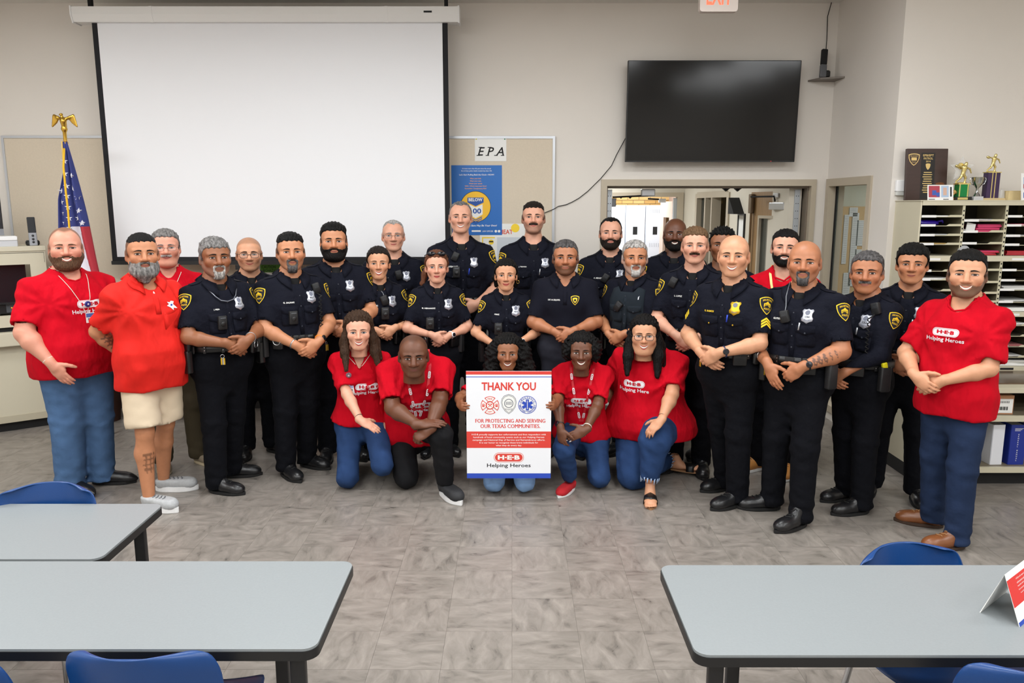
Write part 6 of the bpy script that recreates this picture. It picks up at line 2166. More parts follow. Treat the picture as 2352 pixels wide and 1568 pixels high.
            # shoulder strap and patch
            S, E = arms[sd][0], arms[sd][1]
            ax = unit(E - S)
            outw = unit(TD((sd * .80, -.60, .05)) - ax * (TD((sd * .80, -.60, .05)) @ ax)); cc_ = Vector(S + ax * .062 * s)
            vv = Vector(-ax); uu = vv.cross(Vector(outw)).normalized()
            wrap_print('shoulder_patch', [(v * s, f, m) for v, f, m in patch_layers()], sb, cc_, uu, vv, Vector(-outw), shirt, .003)
            if sp.get('chevron'):
                c2 = Vector(S + ax * .155 * s); Lc = []
                nb_ = sp['chevron']
                for k in range(nb_):
                    z = .02 - k * .017
                    Lc.append((np.array([(-.032, z - .022), (0, z), (.032, z - .022), (.032, z - .034), (0, z - .012), (-.032, z - .034)]) * s, [(0, 1, 4, 5), (1, 2, 3, 4)], PYELLOW))
                wrap_print('rank_chevron', Lc, sb, c2, uu, vv, Vector(-outw), shirt, .003)
            sx0 = Vector(TP((sd * .075, .0, .58))); sx1 = Vector(TP((sd * shx * 1.05, .0, .56)))
            ep = []
            for k in range(6):
                p = sx0.lerp(sx1, k / 5)
                for dy in (-.022, .022):
                    h = sb.ray_cast(p + Vector(TD((0, dy * s, .1))), -tV, .4)
                    ep.append((h[0] if h[0] else p) + tV * .005)
            mk('shoulder_strap', [tuple(p) for p in ep], [(2 * k, 2 * k + 1, 2 * k + 3, 2 * k + 2) for k in range(5)], NAVY, shirt, True)
        badge(sb, F(.082, .385), tU, tV, tD, shirt, sp.get('num', ''), sp.get('gold'))
        if sp.get('tagtext'):
            V2, F2 = fit_text(sp['tagtext'], height=.011 * s, bold=.02)
            wrap_print('name_tag', [(V2, F2, PYELLOW if sp.get('gold') else PAPER)], sb, F(-.082, .358), tU, tV, tD, shirt, .004 + (.012 if vest else 0))
        if sp.get('cam'):
            x, z = sp['cam']
            q = project(sb, [F(x, z)], tD, .012 + (.012 if vest else 0))[0]
            Mc = Matrix.Translation(q) @ (TM.to_3x3().to_4x4())
            bc_ = MB().rbox(-.030, .030, -.014, .014, -.045, .045, .008, M=Mc).build('body_camera', NYLON, shirt, 'auto')
            MB().lathe([(.0005, .006), (.010, .006), (.016, .003), (.017, 0), (.0005, 0)], 16, Mc @ T(0, -.014, -.008) @ RX(90)).build('lens', BLACKP, bc_, 'auto')
            MB().box(-.018, .018, -.0152, -.014, .028, .034, M=Mc).build('light_bar', pm('cam grey', (90, 94, 100), .3), bc_)
        if sp.get('mic'):
            x, z, rot = sp['mic']
            q = project(sb, [F(x, z)], tD, .018)[0]
            Mc = Matrix.Translation(q) @ (TM.to_3x3().to_4x4()) @ RY(rot)
            mc = MB().rbox(-.027, .027, -.017, .017, -.036, .036, .010, M=Mc).build('radio_microphone', NYLON, shirt, 'auto')
            for k in range(5): MB().box(-.015, .015, -.0182, -.017, .004 + k * .006, .007 + k * .006, M=Mc).build('grille_slot', pm('mic grey', (60, 62, 66), .4), mc)
            a0 = q + tV * -.02; sdm = 1 if x >= 0 else -1
            pts = [q + tV * .03] + project(sb, [F(x - .006, z + .06), F(x - .014, z + .09), F(x - .022, z + .115)], tD, .016) + [Vector(TP((sdm * .085, .0, .57)))] if not sp.get('coil') else [q - tV * .034] + [Vector(TP((x + .012 * math.cos(k * 2.2), front(.3) - .035 + .006 * math.sin(k * 2.2), z - .05 - k * .010))) for k in range(26)]
            if sp.get('coil') or sp.get('cord'): MB().tube(pts, .0028 if not sp.get('coil') else .0045, 6).build('microphone_cord', BLACKM if sp.get('coil') else pm('grey cord', (120, 124, 130), .4), mc, True)
        if sp.get('pen'):
            q = project(sb, [F(.045, .345), F(.040, .30)], tD, .010)
            MB().tube([tuple(v) for v in q], .0045, 6).build('pen', pm('blue pen', (40, 70, 190), .3) if sp['pen'] == 'blue' else pm('silver pen', (200, 204, 210), .3, metal=.6), shirt, True)
        if sp.get('hangshades'):
            q = [project(sb, [F(x, z)], tD, .012)[0] for x, z in ((-.10, .49), (-.07, .44), (-.045, .415), (0, .405), (.045, .415), (.07, .44), (.095, .48))]
            MB().tube([tuple(v) for v in q], .004, 6).build('hanging_eyeglasses', pm('frame steel', (120, 124, 134), .3, metal=.6), shirt, True)
        if sp.get('blueshades'):
            for k, (x, z) in enumerate(((-.135, .47), (-.105, .425))):
                g2 = G((-.04, -.03, -.03), (.04, .03, .03), .004); g2.un(ell((0, 0, 0), (.028, .01, .022))); P3, Q3 = g2.mesh()
                q = project(sb, [F(x, z)], tD, .012)[0]
                mk('clipped_sunglasses', xfm(P3, Matrix.Translation(q) @ TM.to_3x3().to_4x4() @ RY(40)), Q3, pm('blue mirror lens', (30, 70, 200), .08, metal=.4), shirt)
    elif up == 'tee' and sp.get('logo'):
        lx, lz, lw_ = sp['logo']
        wrap_print('logo', [(v * s, f, m) for v, f, m in heb_layers(lw_)], sb, F(lx, lz), tU, tV, tD, shirt, .003)
        V2, F2 = fit_text(sp.get('logotext', 'Helping Heroes'), lw_ * 1.42 * s, lw_ * .20 * s, bold=.015)
        wrap_print('lettering', [(V2, F2, WHITET)], sb, F(lx, lz - lw_ * .30), tU, tV, tD, shirt, .003)
    elif up == 'polo':
        S_ = np.array(SHIELD) * .066 * s
        wrap_print('chest_emblem', [(*disc2d(S_, 3), PYELLOW), (*disc2d(S_ * .86, 3), PNAVY), (*disc2d(S_ * .55, 2), PYELLOW), (*disc2d(xf2(circ(0, 0, .009 * s, 14), 0, 0), 1), PNAVY)], sb, F(.078, .365), tU, tV, tD, shirt, .003)
        V2, F2 = fit_text(sp['tagtext'], .095 * s, .013 * s, bold=.02); wrap_print('name_tag', [(V2, F2, PAPER)], sb, F(-.085, .365), tU, tV, tD, shirt, .003)
        wrap_slab('placket', [(a * s, b * s) for a, b in [(-.016, -.07), (-.016, .0), (-.016, .06), (.016, .06), (.016, .0), (.016, -.07)]], sb, F(.0, .40), tU, tV, tD, shirt, POLON, .003, 2)
    elif up == 'redpolo':
        wrap_slab('placket', [(a * s, b * s) for a, b in [(-.016, -.08), (-.016, .0), (-.016, .06), (.016, .06), (.016, .0), (.016, -.08)]], sb, F(.0, .41), tU, tV, tD, shirt, REDP, .003, 2)
        wrap_slab('chest_pocket', [(a * s, b * s) for a, b in [(-.055, .05), (-.055, -.06), (.055, -.06), (.055, .05)]], sb, F(.085, .29), tU, tV, tD, shirt, REDP, .0035, 2)
        st_ = np.array([(-.028, .024), (-.01, .02), (.0, .028), (.022, .022), (.012, .006), (.03, -.012), (.038, -.022), (.01, -.016), (.006, -.03), (-.01, -.012), (-.03, 0), (-.016, .008)])
        wrap_print('embroidered_emblem', [(*disc2d(st_ * s, 2), WHITET), (*disc2d(xf2(circ(0, 0, .007, 10), 0, .002) * s, 1), BLUEINK)], sb, F(.09, .375), tU, tV, tD, shirt, .004)
        und = np.array([(-.018, .045), (.018, .045), (.004, .0), (-.004, .0)]); wrap_print('undershirt', [(*disc2d(und * s, 2), WHITET)], sb, F(0, .455), tU, tV, tD, shirt, .004)
    if sp.get('lanyard'):
        kind = sp['lanyard']; zb = sp.get('lany_z', .20)
        for sd in (-1, 1):
            pth = [(sd * .085, .05, .575)] + [(sd * np.interp(t, [0, 1], [.083, .008]), None, .52 - t * (.52 - zb)) for t in np.linspace(0, 1, 9)]
            q = []
            for x, y, z in pth:
                q.append(Vector(TP((x, y, z))) if y is not None else project(sb, [F(x, z)], tD, .005)[0])
            side = Vector(TD((1, 0, 0))); wv = .0085 * s if kind == 'heb' else (.0022 if kind == 'chain' else .008 * s)
            V2 = []
            for p in q: V2 += [p - side * wv, p + side * wv]
            lm = {'heb': pm('red ribbon', (190, 16, 34), .6), 'chain': pm('pale cord', (206, 196, 180), .5), 'yellow': pm('pale yellow ribbon', (230, 206, 130), .6)}[kind]
            ln = mk('lanyard', [tuple(v) for v in V2], [(2 * k, 2 * k + 1, 2 * k + 3, 2 * k + 2) for k in range(len(q) - 1)], lm, shirt, False)
            if kind == 'heb':
                for k in (2, 4, 6, 8):
                    p = q[k]; d_ = (q[k + 1] - q[k - 1] if k + 1 < len(q) else q[k] - q[k - 1]).normalized()
                    o = rrect(0, 0, .017 * s, .048 * s, .0085 * s, 5); xr_ = side - d_ * side.dot(d_); xr_.normalize()
                    pts = [p + xr_ * a + d_ * b - tD * .003 for a, b in o]
                    tg_ = mk('woven_logo', [tuple(v) for v in pts], [tuple(range(len(pts)))], WHITET, ln, False)
                    for dz in (-.012, 0, .012):
                        c_ = p + d_ * dz * s - tD * .0045
                        mk('woven_mark', [tuple(c_ + xr_ * a + d_ * b) for a, b in ((-.004, -.003), (.004, -.003), (.004, .003), (-.004, .003))], [(0, 1, 2, 3)], lm, tg_, False)
        if sp.get('idcard'):
            x, z, hgt, colr = sp['idcard']
            q = project(sb, [F(x, z)], tD, .012)[0]; Mc = Matrix.Translation(q) @ TM.to_3x3().to_4x4() @ RY(sp.get('cardrot', 0))
            cdm = MB().rbox(-.032, .032, -.0015, .0015, -hgt, 0, .004, M=Mc).build('name_badge', PAPER, shirt)
            print_on('badge_print', [(*rect2(-.03, .03, -hgt * .42, -.004), pm('badge ' + str(colr), colr, .6)), (*rect2(-.02, .022, -hgt * .68, -hgt * .5), INK if colr[2] < 120 else pm('grey print2', (110, 116, 130), .8))], Mc @ T(0, -.0015, 0), cdm)
        if sp.get('reel'):
            x, z, colr = sp['reel']
            q = project(sb, [F(x, z)], tD, .01)[0]; Mc = Matrix.Translation(q) @ TM.to_3x3().to_4x4()
            rl = MB().lathe([(.0005, .008), (.015, .007), (.019, .003), (.019, 0), (.0005, 0)], 18, Mc @ RX(90)).build('badge_reel', pm('reel' + str(colr), colr, .35), shirt, 'auto')
            print_on('reel_star', [(*disc2d(xf2(np.array(star), 0, 0, .009), 1), WHITET)], Mc @ T(0, -.008, 0), rl)
        if sp.get('charm'):
            q = project(sb, [F(0, zb - .03)], tD, .012)[0]
            g2 = G((-.04, -.02, -.05), (.04, .02, .04), .004)
            for a, b in (((-.015, 0, .0), (.018, 0, .004)), ((.018, 0, .004), (.026, 0, .012)), ((-.015, 0, 0), (-.018, 0, -.018)), ((.014, 0, 0), (.012, 0, -.018))): g2.un(cone(a, b, .008, .006), .004)
            P3, Q3 = g2.mesh(); mk('lanyard_charm', xfm(P3, Matrix.Translation(q) @ TM.to_3x3().to_4x4()), Q3, pm('white charm', (220, 220, 224), .3), shirt)
    # ---- lower garment
    pm_ = {'navy': NAVYD, 'jeanl': JEANL, 'jeanp': JEANP, 'jeand': JEAND, 'jeanb': JEANB, 'black': BLKPANT, 'grey': GREYP, 'khaki': KHAKI, 'olive': OLIVE}[sp.get('pants', 'navy')]
    pts = np.array([p for v in lg.values() for p in v[:3]] + [hip])
    g = G(np.minimum(pts.min(0) - .2, npv([-9, -9, -.02])) * npv([0, 0, 0]) + npv([pts[:, 0].min() - .24, pts[:, 1].min() - .24, max(-.005, pts[:, 2].min() - .14)]), pts.max(0) + npv([.24, .26, .24]), lh)
    zz = [-.21, -.155, -.10, -.04, .04, .125]
    Ap = np.interp(zz, zs, A) + .012; Bp = np.interp(zz, zs, B - bb * .35) + .010
    if 'legs' in sp: Ap = Ap * .93; Bp = Bp * .90
    elif not tucked: Ap = Ap - .014; Bp = Bp - .014
    Ap = Ap * npv([.16, .50, .86, 1, 1, 1]); Bp = Bp * npv([.45, .72, .86, .96, 1, 1])
    g.un(loft(npv(zz) * s, Ap * s, Bp * s, np.interp(zz, zs, Cc + bb * .35) * s, TM))
    for sd, (hj, kn, an, fy_) in lg.items():
        tr = .092 * (.45 + .55 * w) * s * lw * (1.04 if fem else 1)
        if lower == 'shorts':
            e = kn + (hj - kn) * .10; L = np.linalg.norm(e - hj)
            g.un(cut_cone(hj, e, tr * 1.02, tr * 1.13, -.02, L), .05)
        elif 'legs' in sp:
            r2 = .074 * (.5 + .5 * w) * s * lw
            g.un(cone(hj, kn, tr, r2), .07)
            d_ = unit(an - kn); L = np.linalg.norm(an - kn)
            g.un(cut_cone(kn, an, r2 * .97, .056 * s * lw, 0, L + sp.get('cuff', .0)), .03)
        else:
            r2 = .077 * (.55 + .45 * w) * s * lw; r3 = .069 * s * lw * sp.get('hemw', 1.0)
            g.un(cone(hj + npv([0, -.006, 0]), kn, tr * 1.04, r2), .075); bot = an.copy(); bot[2] = -.08
            g.un(cone(kn, bot, r2, r3), .03)
    X, Y, Z = g.full(); ph = rs.uniform(0, 6.28, 6)
    if 'legs' not in sp:
        kz = lg[1][1][2]
        near = np.exp(-((Z - kz) / .09) ** 2) * .5 + np.exp(-((Z - .09) / .08) ** 2) * 1.0 + .25
        g.f = (g.f + .005 * near * (np.sin(Z * 88 + X * 24 + ph[0]) * .6 + np.sin(Z * 60 - X * 38 + ph[1] + Y * 20) * .6)).astype(np.float32)
        if lower != 'shorts': g.f = np.maximum(g.f, .035 + .010 * np.sin(Y * 20 + 1) - Z)
    else:
        g.f = (g.f + .0035 * (np.sin(Z * 70 + X * 40 + ph[0]) * np.sin(Y * 50 + ph[1]) + .6 * np.sin(X * 80 + Z * 30 + ph[2]))).astype(np.float32)
        g.f = np.maximum(g.f, .004 - Z)
    P, Q = g.mesh(); P = relax(P, Q, 1, .4)
    tro = mk('shorts' if lower == 'shorts' else 'trousers', P, Q, pm_, body)
    if sp.get('frayed'):
        for sd, (hj, kn, an, fy_) in lg.items():
            d_ = unit(an - kn); sdv = unit(np.cross(d_, (0, 1, .01))); sv2 = np.cross(d_, sdv)
            for k in range(16):
                a = 2 * math.pi * k / 16; o = an + (sdv * math.cos(a) + sv2 * math.sin(a)) * .054 * s * lw
                MB().tube([tuple(o - d_ * .015), tuple(o + d_ * (.012 + .02 * ((k * 7) % 5) / 5))], [.006, .002], 5).build('frayed_hem', pm('frayed denim', (150, 170, 200), .9), tro, True)
    # ---- belt
    if tucked or sp.get('belt'):
        zb_ = .105; nn = 40; Vb = []; duty = up == 'uniform'
        hb_ = .026 if duty else .017
        for k in range(nn):
            a = 2 * math.pi * k / nn
            aa = (np.interp(zb_, zs, A) + loose + .012); bb_ = (np.interp(zb_, zs, B) + loose + .012); c_ = np.interp(zb_, zs, Cc)
            q = (abs(math.cos(a)) ** 2.3 + abs(math.sin(a)) ** 2.3) ** (-1 / 2.3)
            x, y = aa * q * math.cos(a), c_ + bb_ * q * math.sin(a)
            for dz, gr in ((-hb_, -.006), (-hb_ + .004, .004), (hb_ - .004, .004), (hb_, -.006)):
                f_ = 1 + gr / .15
                Vb.append(TP((x * f_, c_ + (y - c_) * f_, zb_ + dz)))
        Fb = [(k * 4 + j, ((k + 1) % nn) * 4 + j, ((k + 1) % nn) * 4 + j + 1, k * 4 + j + 1) for k in range(nn) for j in range(3)]
        bl_ = mk('duty_belt' if duty else 'belt', Vb, np.array(Fb), LEATHER, body, True)
        def on_belt(deg, out=.02, dz=0):
            a = math.radians(deg); q = (abs(math.cos(a)) ** 2.3 + abs(math.sin(a)) ** 2.3) ** (-1 / 2.3)
            pos = TP(((aa + out) * q * math.cos(a), c_ + (bb_ + out) * q * math.sin(a), zb_ + dz))
            return Matrix.Translation(pos) @ TM.to_3x3().to_4x4() @ RZ(deg + 90)
        if duty:
            Mb = on_belt(-90, .006); MB().rbox(-.028, .028, -.004, .004, -.026, .026, .004, M=Mb).build('buckle', NYLON, bl_, 'auto')
            hside = sp.get('holster', -1)
            dh = 190 if hside < 0 else -10
            Mh = on_belt(dh, .045, -.03)
            ho = MB().rbox(-.035, .035, -.022, .022, -.13, .02, .012, M=Mh @ RX(0)).build('holster', LEATHER, bl_, 'auto')
            MB().rbox(-.018, .022, -.014, .014, .02, .075, .008, M=Mh @ RY(12)).build('pistol_grip', BLACKP, ho, 'auto')
            MB().rbox(-.05, .05, .016, .024, .0, .05, .006, M=Mh).build('belt_loop', LEATHER, ho)
            items = sp.get('gear', [(-52, 'mag'), (-128, 'cuffs'), (-28, 'radio') if hside < 0 else (-150, 'radio')])
            for deg, kd in items:
                if kd == 'mag':
                    Mg = on_belt(deg, .018, -.01)
                    pz = MB().rbox(-.042, .042, -.016, .016, -.055, .04, .006, M=Mg).build('magazine_pouch', LEATHER, bl_, 'auto')
                    for dx in (-.021, .021):
                        MB().rbox(dx - .019, dx + .019, -.020, -.006, .0, .043, .004, M=Mg).build('pouch_flap', LEATHER, pz, 'auto')
                elif kd == 'cuffs':
                    Mg = on_belt(deg, .016, -.015)
                    pz = MB().rbox(-.04, .04, -.014, .014, -.045, .03, .014, M=Mg).build('handcuff_pouch', LEATHER, bl_, 'auto')
                    MB().tube([Mg @ Vector((.026 * math.cos(a_), -.018, .012 + .026 * math.sin(a_))) for a_ in [k * math.pi / 8 for k in range(16)]], .0035, 6, True).build('handcuff', CHROME, pz, True)
                elif kd == 'radio':
                    Mg = on_belt(deg, .026, -.03)
                    pz = MB().rbox(-.032, .032, -.02, .02, -.09, .06, .008, M=Mg).build('radio_case', NYLON, bl_, 'auto')
                    MB().tube([Mg @ Vector((.018, 0, .06)), Mg @ Vector((.018, 0, .13))], .005, 6).build('antenna', BLACKP, pz, True)
                    MB().rbox(-.02, .006, -.012, .012, .06, .075, .004, M=Mg).build('control_knob', BLACKP, pz, 'auto')
                elif kd == 'taser':
                    Mg = on_belt(deg, .034, -.03)
                    pz = MB().rbox(-.035, .035, -.022, .022, -.12, .03, .012, M=Mg).build('taser_holster', NYLON, bl_, 'auto')
                    MB().rbox(-.012, .02, -.014, .014, .02, .06, .008, M=Mg @ RY(-14)).build('taser_grip', pm('taser yellow', (226, 214, 30), .4), pz, 'auto')
                elif kd == 'keys':
                    Mg = on_belt(deg, .014, -.03)
                    kr = MB().tube([Mg @ Vector((.012 * math.cos(a_), -.01, -.02 + .012 * math.sin(a_))) for a_ in [k * math.pi / 6 for k in range(12)]], .0018, 5, True).build('key_ring', CHROME, bl_, True)
                    for q_, (dx, mt) in enumerate(((-.008, BADGEG), (.002, CHROME), (.010, BADGEG))):
                        MB().box(dx - .004, dx + .004, -.013 - q_ * .003, -.011 - q_ * .003, -.075, -.032, M=Mg).build('key', mt, kr)
            for deg in (-70, -110, -40, -140):
                Mg = on_belt(deg, .006); MB().box(-.009, .009, -.003, .003, -.029, .029, M=Mg).build('belt_keeper', LEATHER, bl_)
                for dz in (-.010, .010): MB().lathe([(.0003, .002), (.003, .0015), (.003, 0), (.0003, 0)], 8, Mg @ T(0, -.003, dz) @ RX(90)).build('snap', CHROME, bl_)
        else:
            Mb = on_belt(-90, .003); MB().rbox(-.02, .02, -.003, .003, -.018, .018, .003, M=Mb).build('buckle', STEEL, bl_)
    if up == 'redpolo' or sp.get('teeunder'):
        pass
    # ---- shoes
    kinds = sp.get('shoes', 'boot')
    for sd, (hj, kn, an, fy_) in lg.items():
        kd = kinds if isinstance(kinds, str) else kinds[0 if sd < 0 else 1]
        if kd is None: continue
        if isinstance(fy_, (int, float)):
            M = Matrix.Translation((an[0], an[1] - .005, 0)) @ RZ(fy_)
        else:
            M = Mi @ fy_                          # explicit world matrix
        if kd == 'sandal':
            sandal(M, body, base, 1.0)
        else:
            put_shoe(kd, M, body, s * sp.get('shoesz', 1.0) * (.9 if fem else 1.02))
    # ---- wrist things
    for sd, kd in sp.get('wrist', []):
        S, E, Wr = arms[sd][:3]; ax = unit(Wr - E); c_ = Wr - ax * .028 * s
        e1 = unit(np.cross(ax, (.3, .2, 1))); e2 = np.cross(ax, e1); rw = .030 * s * (.92 if fem else 1.06)
        col_ = {'watch': BLACKP, 'white': WHITE, 'band': BLACKM, 'silver': STEEL, 'orange': pm('orange band', (226, 130, 40), .5), 'blue': pm('navy band', (30, 42, 80), .5), 'pearl': pm('pearl', (226, 220, 210), .3)}[kd]
        tr_ = .0022 if kd in ('band',) else (.0035 if kd == 'pearl' else .006)
        b_ = MB().tube([tuple(c_ + (e1 * math.cos(a) + e2 * math.sin(a)) * rw) for a in [k * math.pi / 10 for k in range(20)]], tr_, 6, True).build('watch_strap' if kd in ('watch', 'white', 'blue', 'orange') else 'bracelet', col_, body, True)
        if kd in ('watch', 'white', 'blue', 'orange'):
            od = -unit(npv(arms[sd][4]) - ax * (npv(arms[sd][4]) @ ax)); pc = c_ + od * (rw + .004)
            Mx = Matrix.Translation(pc) @ Vector(od).to_track_quat('Z', 'Y').to_matrix().to_4x4()
            cs = MB().lathe([(.0005, .007), (.016, .007), (.019, .004), (.019, -.004), (.0005, -.004)], 20, Mx).build('watch_case', BLACKP if kd != 'white' else WHITE, b_, 'auto')
            MB().lathe([(.0005, .0078), (.015, .0076), (.015, .007)], 18, Mx).build('watch_face', pm('watch glass', (14, 16, 26), .1), cs)
    if sp.get('nails'):
        for (p, d, nn, r0) in nails_:
            e_ = p - nn * r0 * .55 + d * .003
            g = G(e_ - .014, e_ + .014, .0025); g.un(cone(e_ - d * .004, e_ + d * .007, .0052, .0042)); P5, Q5 = g.mesh()
            mk('fingernail', P5, Q5, pm('nail ' + str(sp['nails']), sp['nails'], .25), body)
    return body, dict(arms=arms, M=Mw)


def sandal(M, parent, base, sz):
    """flat black slide sandal with a bare foot in it"""
    g = G((-.06, -.24, .0), (.06, .06, .12), .005)
    g.un(ell((0, -.09, .034), (.038, .09, .022))); g.un(ell((0, .015, .04), (.03, .035, .028)), .03); g.un(cone((0, -.03, .045), (0, .005, .10), .03, .033), .03); g.un(ell((0, -.145, .03), (.042, .04, .015)), .02)
    for k, (x, L, r) in enumerate(((-.028, .030, .0125), (-.010, .034, .009), (.005, .031, .0085), (.019, .026, .008), (.031, .018, .0075))):
        g.un(cone((x * 1.02, -.172, .026), (x * 1.05, -.178 - L, .022), r, r * .85), .006)
    P, Q = g.mesh()
    f = mk('bare_foot', xfm(relax(P, Q, 1, .4), M), Q, SKINM, parent, True, cols=np.tile(base, (len(P), 1)))
    s_ = MB()
    o = []
    for k in range(28):
        a = 2 * math.pi * k / 28; t = (1 - math.cos(a)) / 2
        wd = np.interp(t, [0, .12, .35, .65, .85, 1], [.5, .85, .8, 1.05, 1, .6]) * .046
        o.append((math.sin(a) * wd, .055 - t * .275))
    s_.prism(o, 0, .011, 'z', M=M)
    so_ = s_.build('sandal', pm('tan sandal sole', (150, 110, 76), .6), parent)
    fb_ = bvh_of(P, Q)
    V2 = []; n1 = 15
    for y in (-.075, -.10, -.125, -.15):
        for k in range(n1):
            a = math.pi * k / (n1 - 1); x = .047 * math.cos(a)
            h = fb_.ray_cast(Vector((x * .86, y + (.02 * abs(math.cos(a)) - .01) * (1 if y < -.11 else -1), .2)), Vector((0, 0, -1)))
            z = (h[0].z + .004) if h[0] else .012
            if k in (0, n1 - 1): z = .008
            V2.append(M @ Vector((x, y + (.02 * abs(math.cos(a)) - .01) * (1 if y < -.11 else -1), z)))
    st = mk('sandal_strap', [tuple(v) for v in V2], [(j * n1 + k, j * n1 + k + 1, (j + 1) * n1 + k + 1, (j + 1) * n1 + k) for j in range(3) for k in range(n1 - 1)], LEATHER, so_, True)
    md = st.modifiers.new('thick', 'SOLIDIFY'); md.thickness = .003
# ================================================================== the group
def tuck(x, y, rz=0, z=.215):
    """shoe standing on its toes behind a kneeling leg"""
    return Matrix.Translation((x, y, z)) @ RZ(rz) @ Matrix(((1, 0, 0, 0), (0, 0, -1, 0), (0, 1, 0, 0), (0, 0, 0, 1)))


def flat(x, y, rz=0, z=0):
    return Matrix.Translation((x, y, z)) @ RZ(rz)


OFF = 'police officers in navy uniform'
SHOP = 'people in red shirts'
CAST = []


def cast(**k):
    k['seed'] = len(CAST) * 7 + 3
    CAST.append(k)


# ---- left side, standing
cast(x=-2.955, y=5.206, H=1.803, turn=24, tone='pink', upper='tee', w=1.42, belly=.085, fat=.8, jaw=1.10, hs=1.12, hair=0, scalp=.8, hairline='receding', haircol='brown2', beard='full', beardcol='brown2', bt=.0035, stubble=.5, smile=2, nose=1.05,
     pants='jeanl', shoes='cowboy', lw=1.12, hemw=1.15, group=SHOP, logo=(.03, .345, .16), lanyard='chain', lany_z=.30, reel=(.012, .345, (30, 40, 120)), idcard=(.02, .29, .07, (80, 110, 180)), cz=.0,
     armL=dict(t=(-.235, -.20, .0), u=(.45, -.25, -.85), n=(.8, .5, -.1), hint=(-1, .55, 0), curl=12), armR='down', wrist=[(-1, 'pearl')], hem=-.12, footyaw={-1: 10, 1: 42}, armsz=1.15,
     label='bearded heavyset man in red shirt and blue jeans at the left end')
cast(x=-2.345, y=4.977, H=1.774, turn=26, tone='tan', upper='redpolo', w=1.12, belly=.055, fat=.3, hs=1.08, hair=1, hairline='full', top=.006, side=0, sidecut=.075, scalp=.7, haircol='black', beard='long', beardcol='mix', bt=.010, hyaw=6, browcol='black',
     pants='khaki', lower='shorts', shoes='sneaker', group=SHOP, arms='back', hem=-.15, stance=.11, fwd={-1: -.10, 1: .14}, footyaw={-1: 20, 1: 45}, tattoo=[(-1, .5, .09)], nose=1.05,
     label='man in orange-red polo and khaki shorts with a long grey beard')
cast(x=-2.50, y=5.686, H=1.774, turn=6, tone='pink', upper='tee', w=1.15, belly=.05, fat=.6, hs=1.08, hair=1, hairline='full', top=.013, side=.008, haircol='grey', beard='mustache', beardcol='white', bt=.009, smile=1, glasses='thin', nose=1.1,
     pants='olive', shoes='loafer', group=SHOP, arms='down', logo=(.02, .36, .13), lanyard='chain', lany_z=.40, vneck=.06, footyaw={-1: 0, 1: 30}, stance=.13, hidden=1,
     label='man with white mustache and glasses in red shirt behind the khaki shorts man')
cast(x=-1.985, y=5.24, H=1.736, turn=26, tone='brown', upper='uniform', w=1.10, belly=.05, fat=.35, hs=1.10, hair=1, hairline='low', top=.013, side=.007, haircol='grey', beard='goatee', beardcol='ltgrey', bt=.007, stubble=.25, nose=1.15, browcol='black', hyaw=12,
     num='921', tagtext='J. MEJIA', cam=(-.055, .27), hangshades=1, cz=.13, over=1, group=OFF, fwd={-1: -.06, 1: .16}, footyaw={-1: 30, 1: 55}, stance=.11, gear=[(-52, 'cuffs'), (-112, 'keys'), (-30, 'mag')], wrist=[(1, 'silver')],
     label='grey haired officer with grey goatee and eyeglasses hanging at his collar')
cast(x=-2.0, y=5.981, H=1.706, turn=8, tone='light', upper='uniform', w=1.0, fat=.3, hs=1.06, hair=0, hairline='full', scalp=.35, haircol='dkbrown', stubble=.30, smile=1, glasses='black', mic=(-.12, .47, 20), num='88', group=OFF, arms='clasp', hidden=1, footyaw={1: 40}, nose=1.05, cz=.1,
     label='shaven-headed officer with black framed glasses in the second row')
cast(x=-1.555, y=5.511, H=1.755, turn=20, tone='tan', upper='uniform', w=1.14, belly=.035, fat=.3, hs=1.08, hair=1, hairline='full', top=.016, side=0, sidecut=.068, quiff=.008, scalp=.85, fadetop=1, haircol='black', beard='goatee', beardcol='salt', bt=.010, stubble=.22, smile=1, hyaw=5,
     num='961', tagtext='G. SALINAS', cam=(-.06, .255), mic=(.135, .44, -15), coil=1, cz=.06, group=OFF, gear=[(-48, 'keys'), (-100, 'mag'), (-135, 'cuffs'), (-165, 'radio')], wrist=[(-1, 'silver'), (1, 'orange')], fwd={-1: .0, 1: .12}, footyaw={-1: 8, 1: 30},
     label='officer with slicked dark hair and goatee and a silver wrist band')
cast(x=-1.335, y=5.90, H=1.812, turn=8, tone='tan', upper='uniform', w=1.22, belly=.03, fat=.6, jaw=1.08, hs=1.10, hair=1, hairline='full', top=.020, side=.005, quiff=.010, haircol='black', beard='full', beardcol='black', bt=.006, smile=1, num='763', group=OFF, arms='clasp', hidden=1, cz=.1,
     label='large officer with black pompadour hair and full dark beard')
# ---- middle
cast(x=-1.024, y=6.0, H=1.633, turn=14, fem=1, tone='light', upper='uniform', w=1.0, hs=1.03, hair=1, hairline='back', top=.009, side=.009, haircol='dkbrown', smile=2, num='26', tagtext='S. MORALES', mic=(.01, .40, -20), cord=1, cam=(.01, .295), blueshades=1, cz=.15, over=1, group=OFF, hidden=1, detail=1, noundershirt=0, nose=1.0,
     label='smiling woman officer with tied back brown hair and blue sunglasses on her shoulder')
cast(x=-.993, y=6.6, H=1.822, turn=6, tone='fair', upper='uniform', w=1.1, fat=.1, hs=1.06, hair=1, hairline='receding', top=.005, side=.0, sidecut=.07, scalp=.5, haircol='ltgrey', glasses='thin', num='505', mic=(.02, .40, -15), chevron=1, group=OFF, arms='clasp', hidden=1, iris=1, nose=1.1, stubble=.0, cz=.1, browcol='grey',
     label='older officer with thin glasses and receding grey hair in the back row')
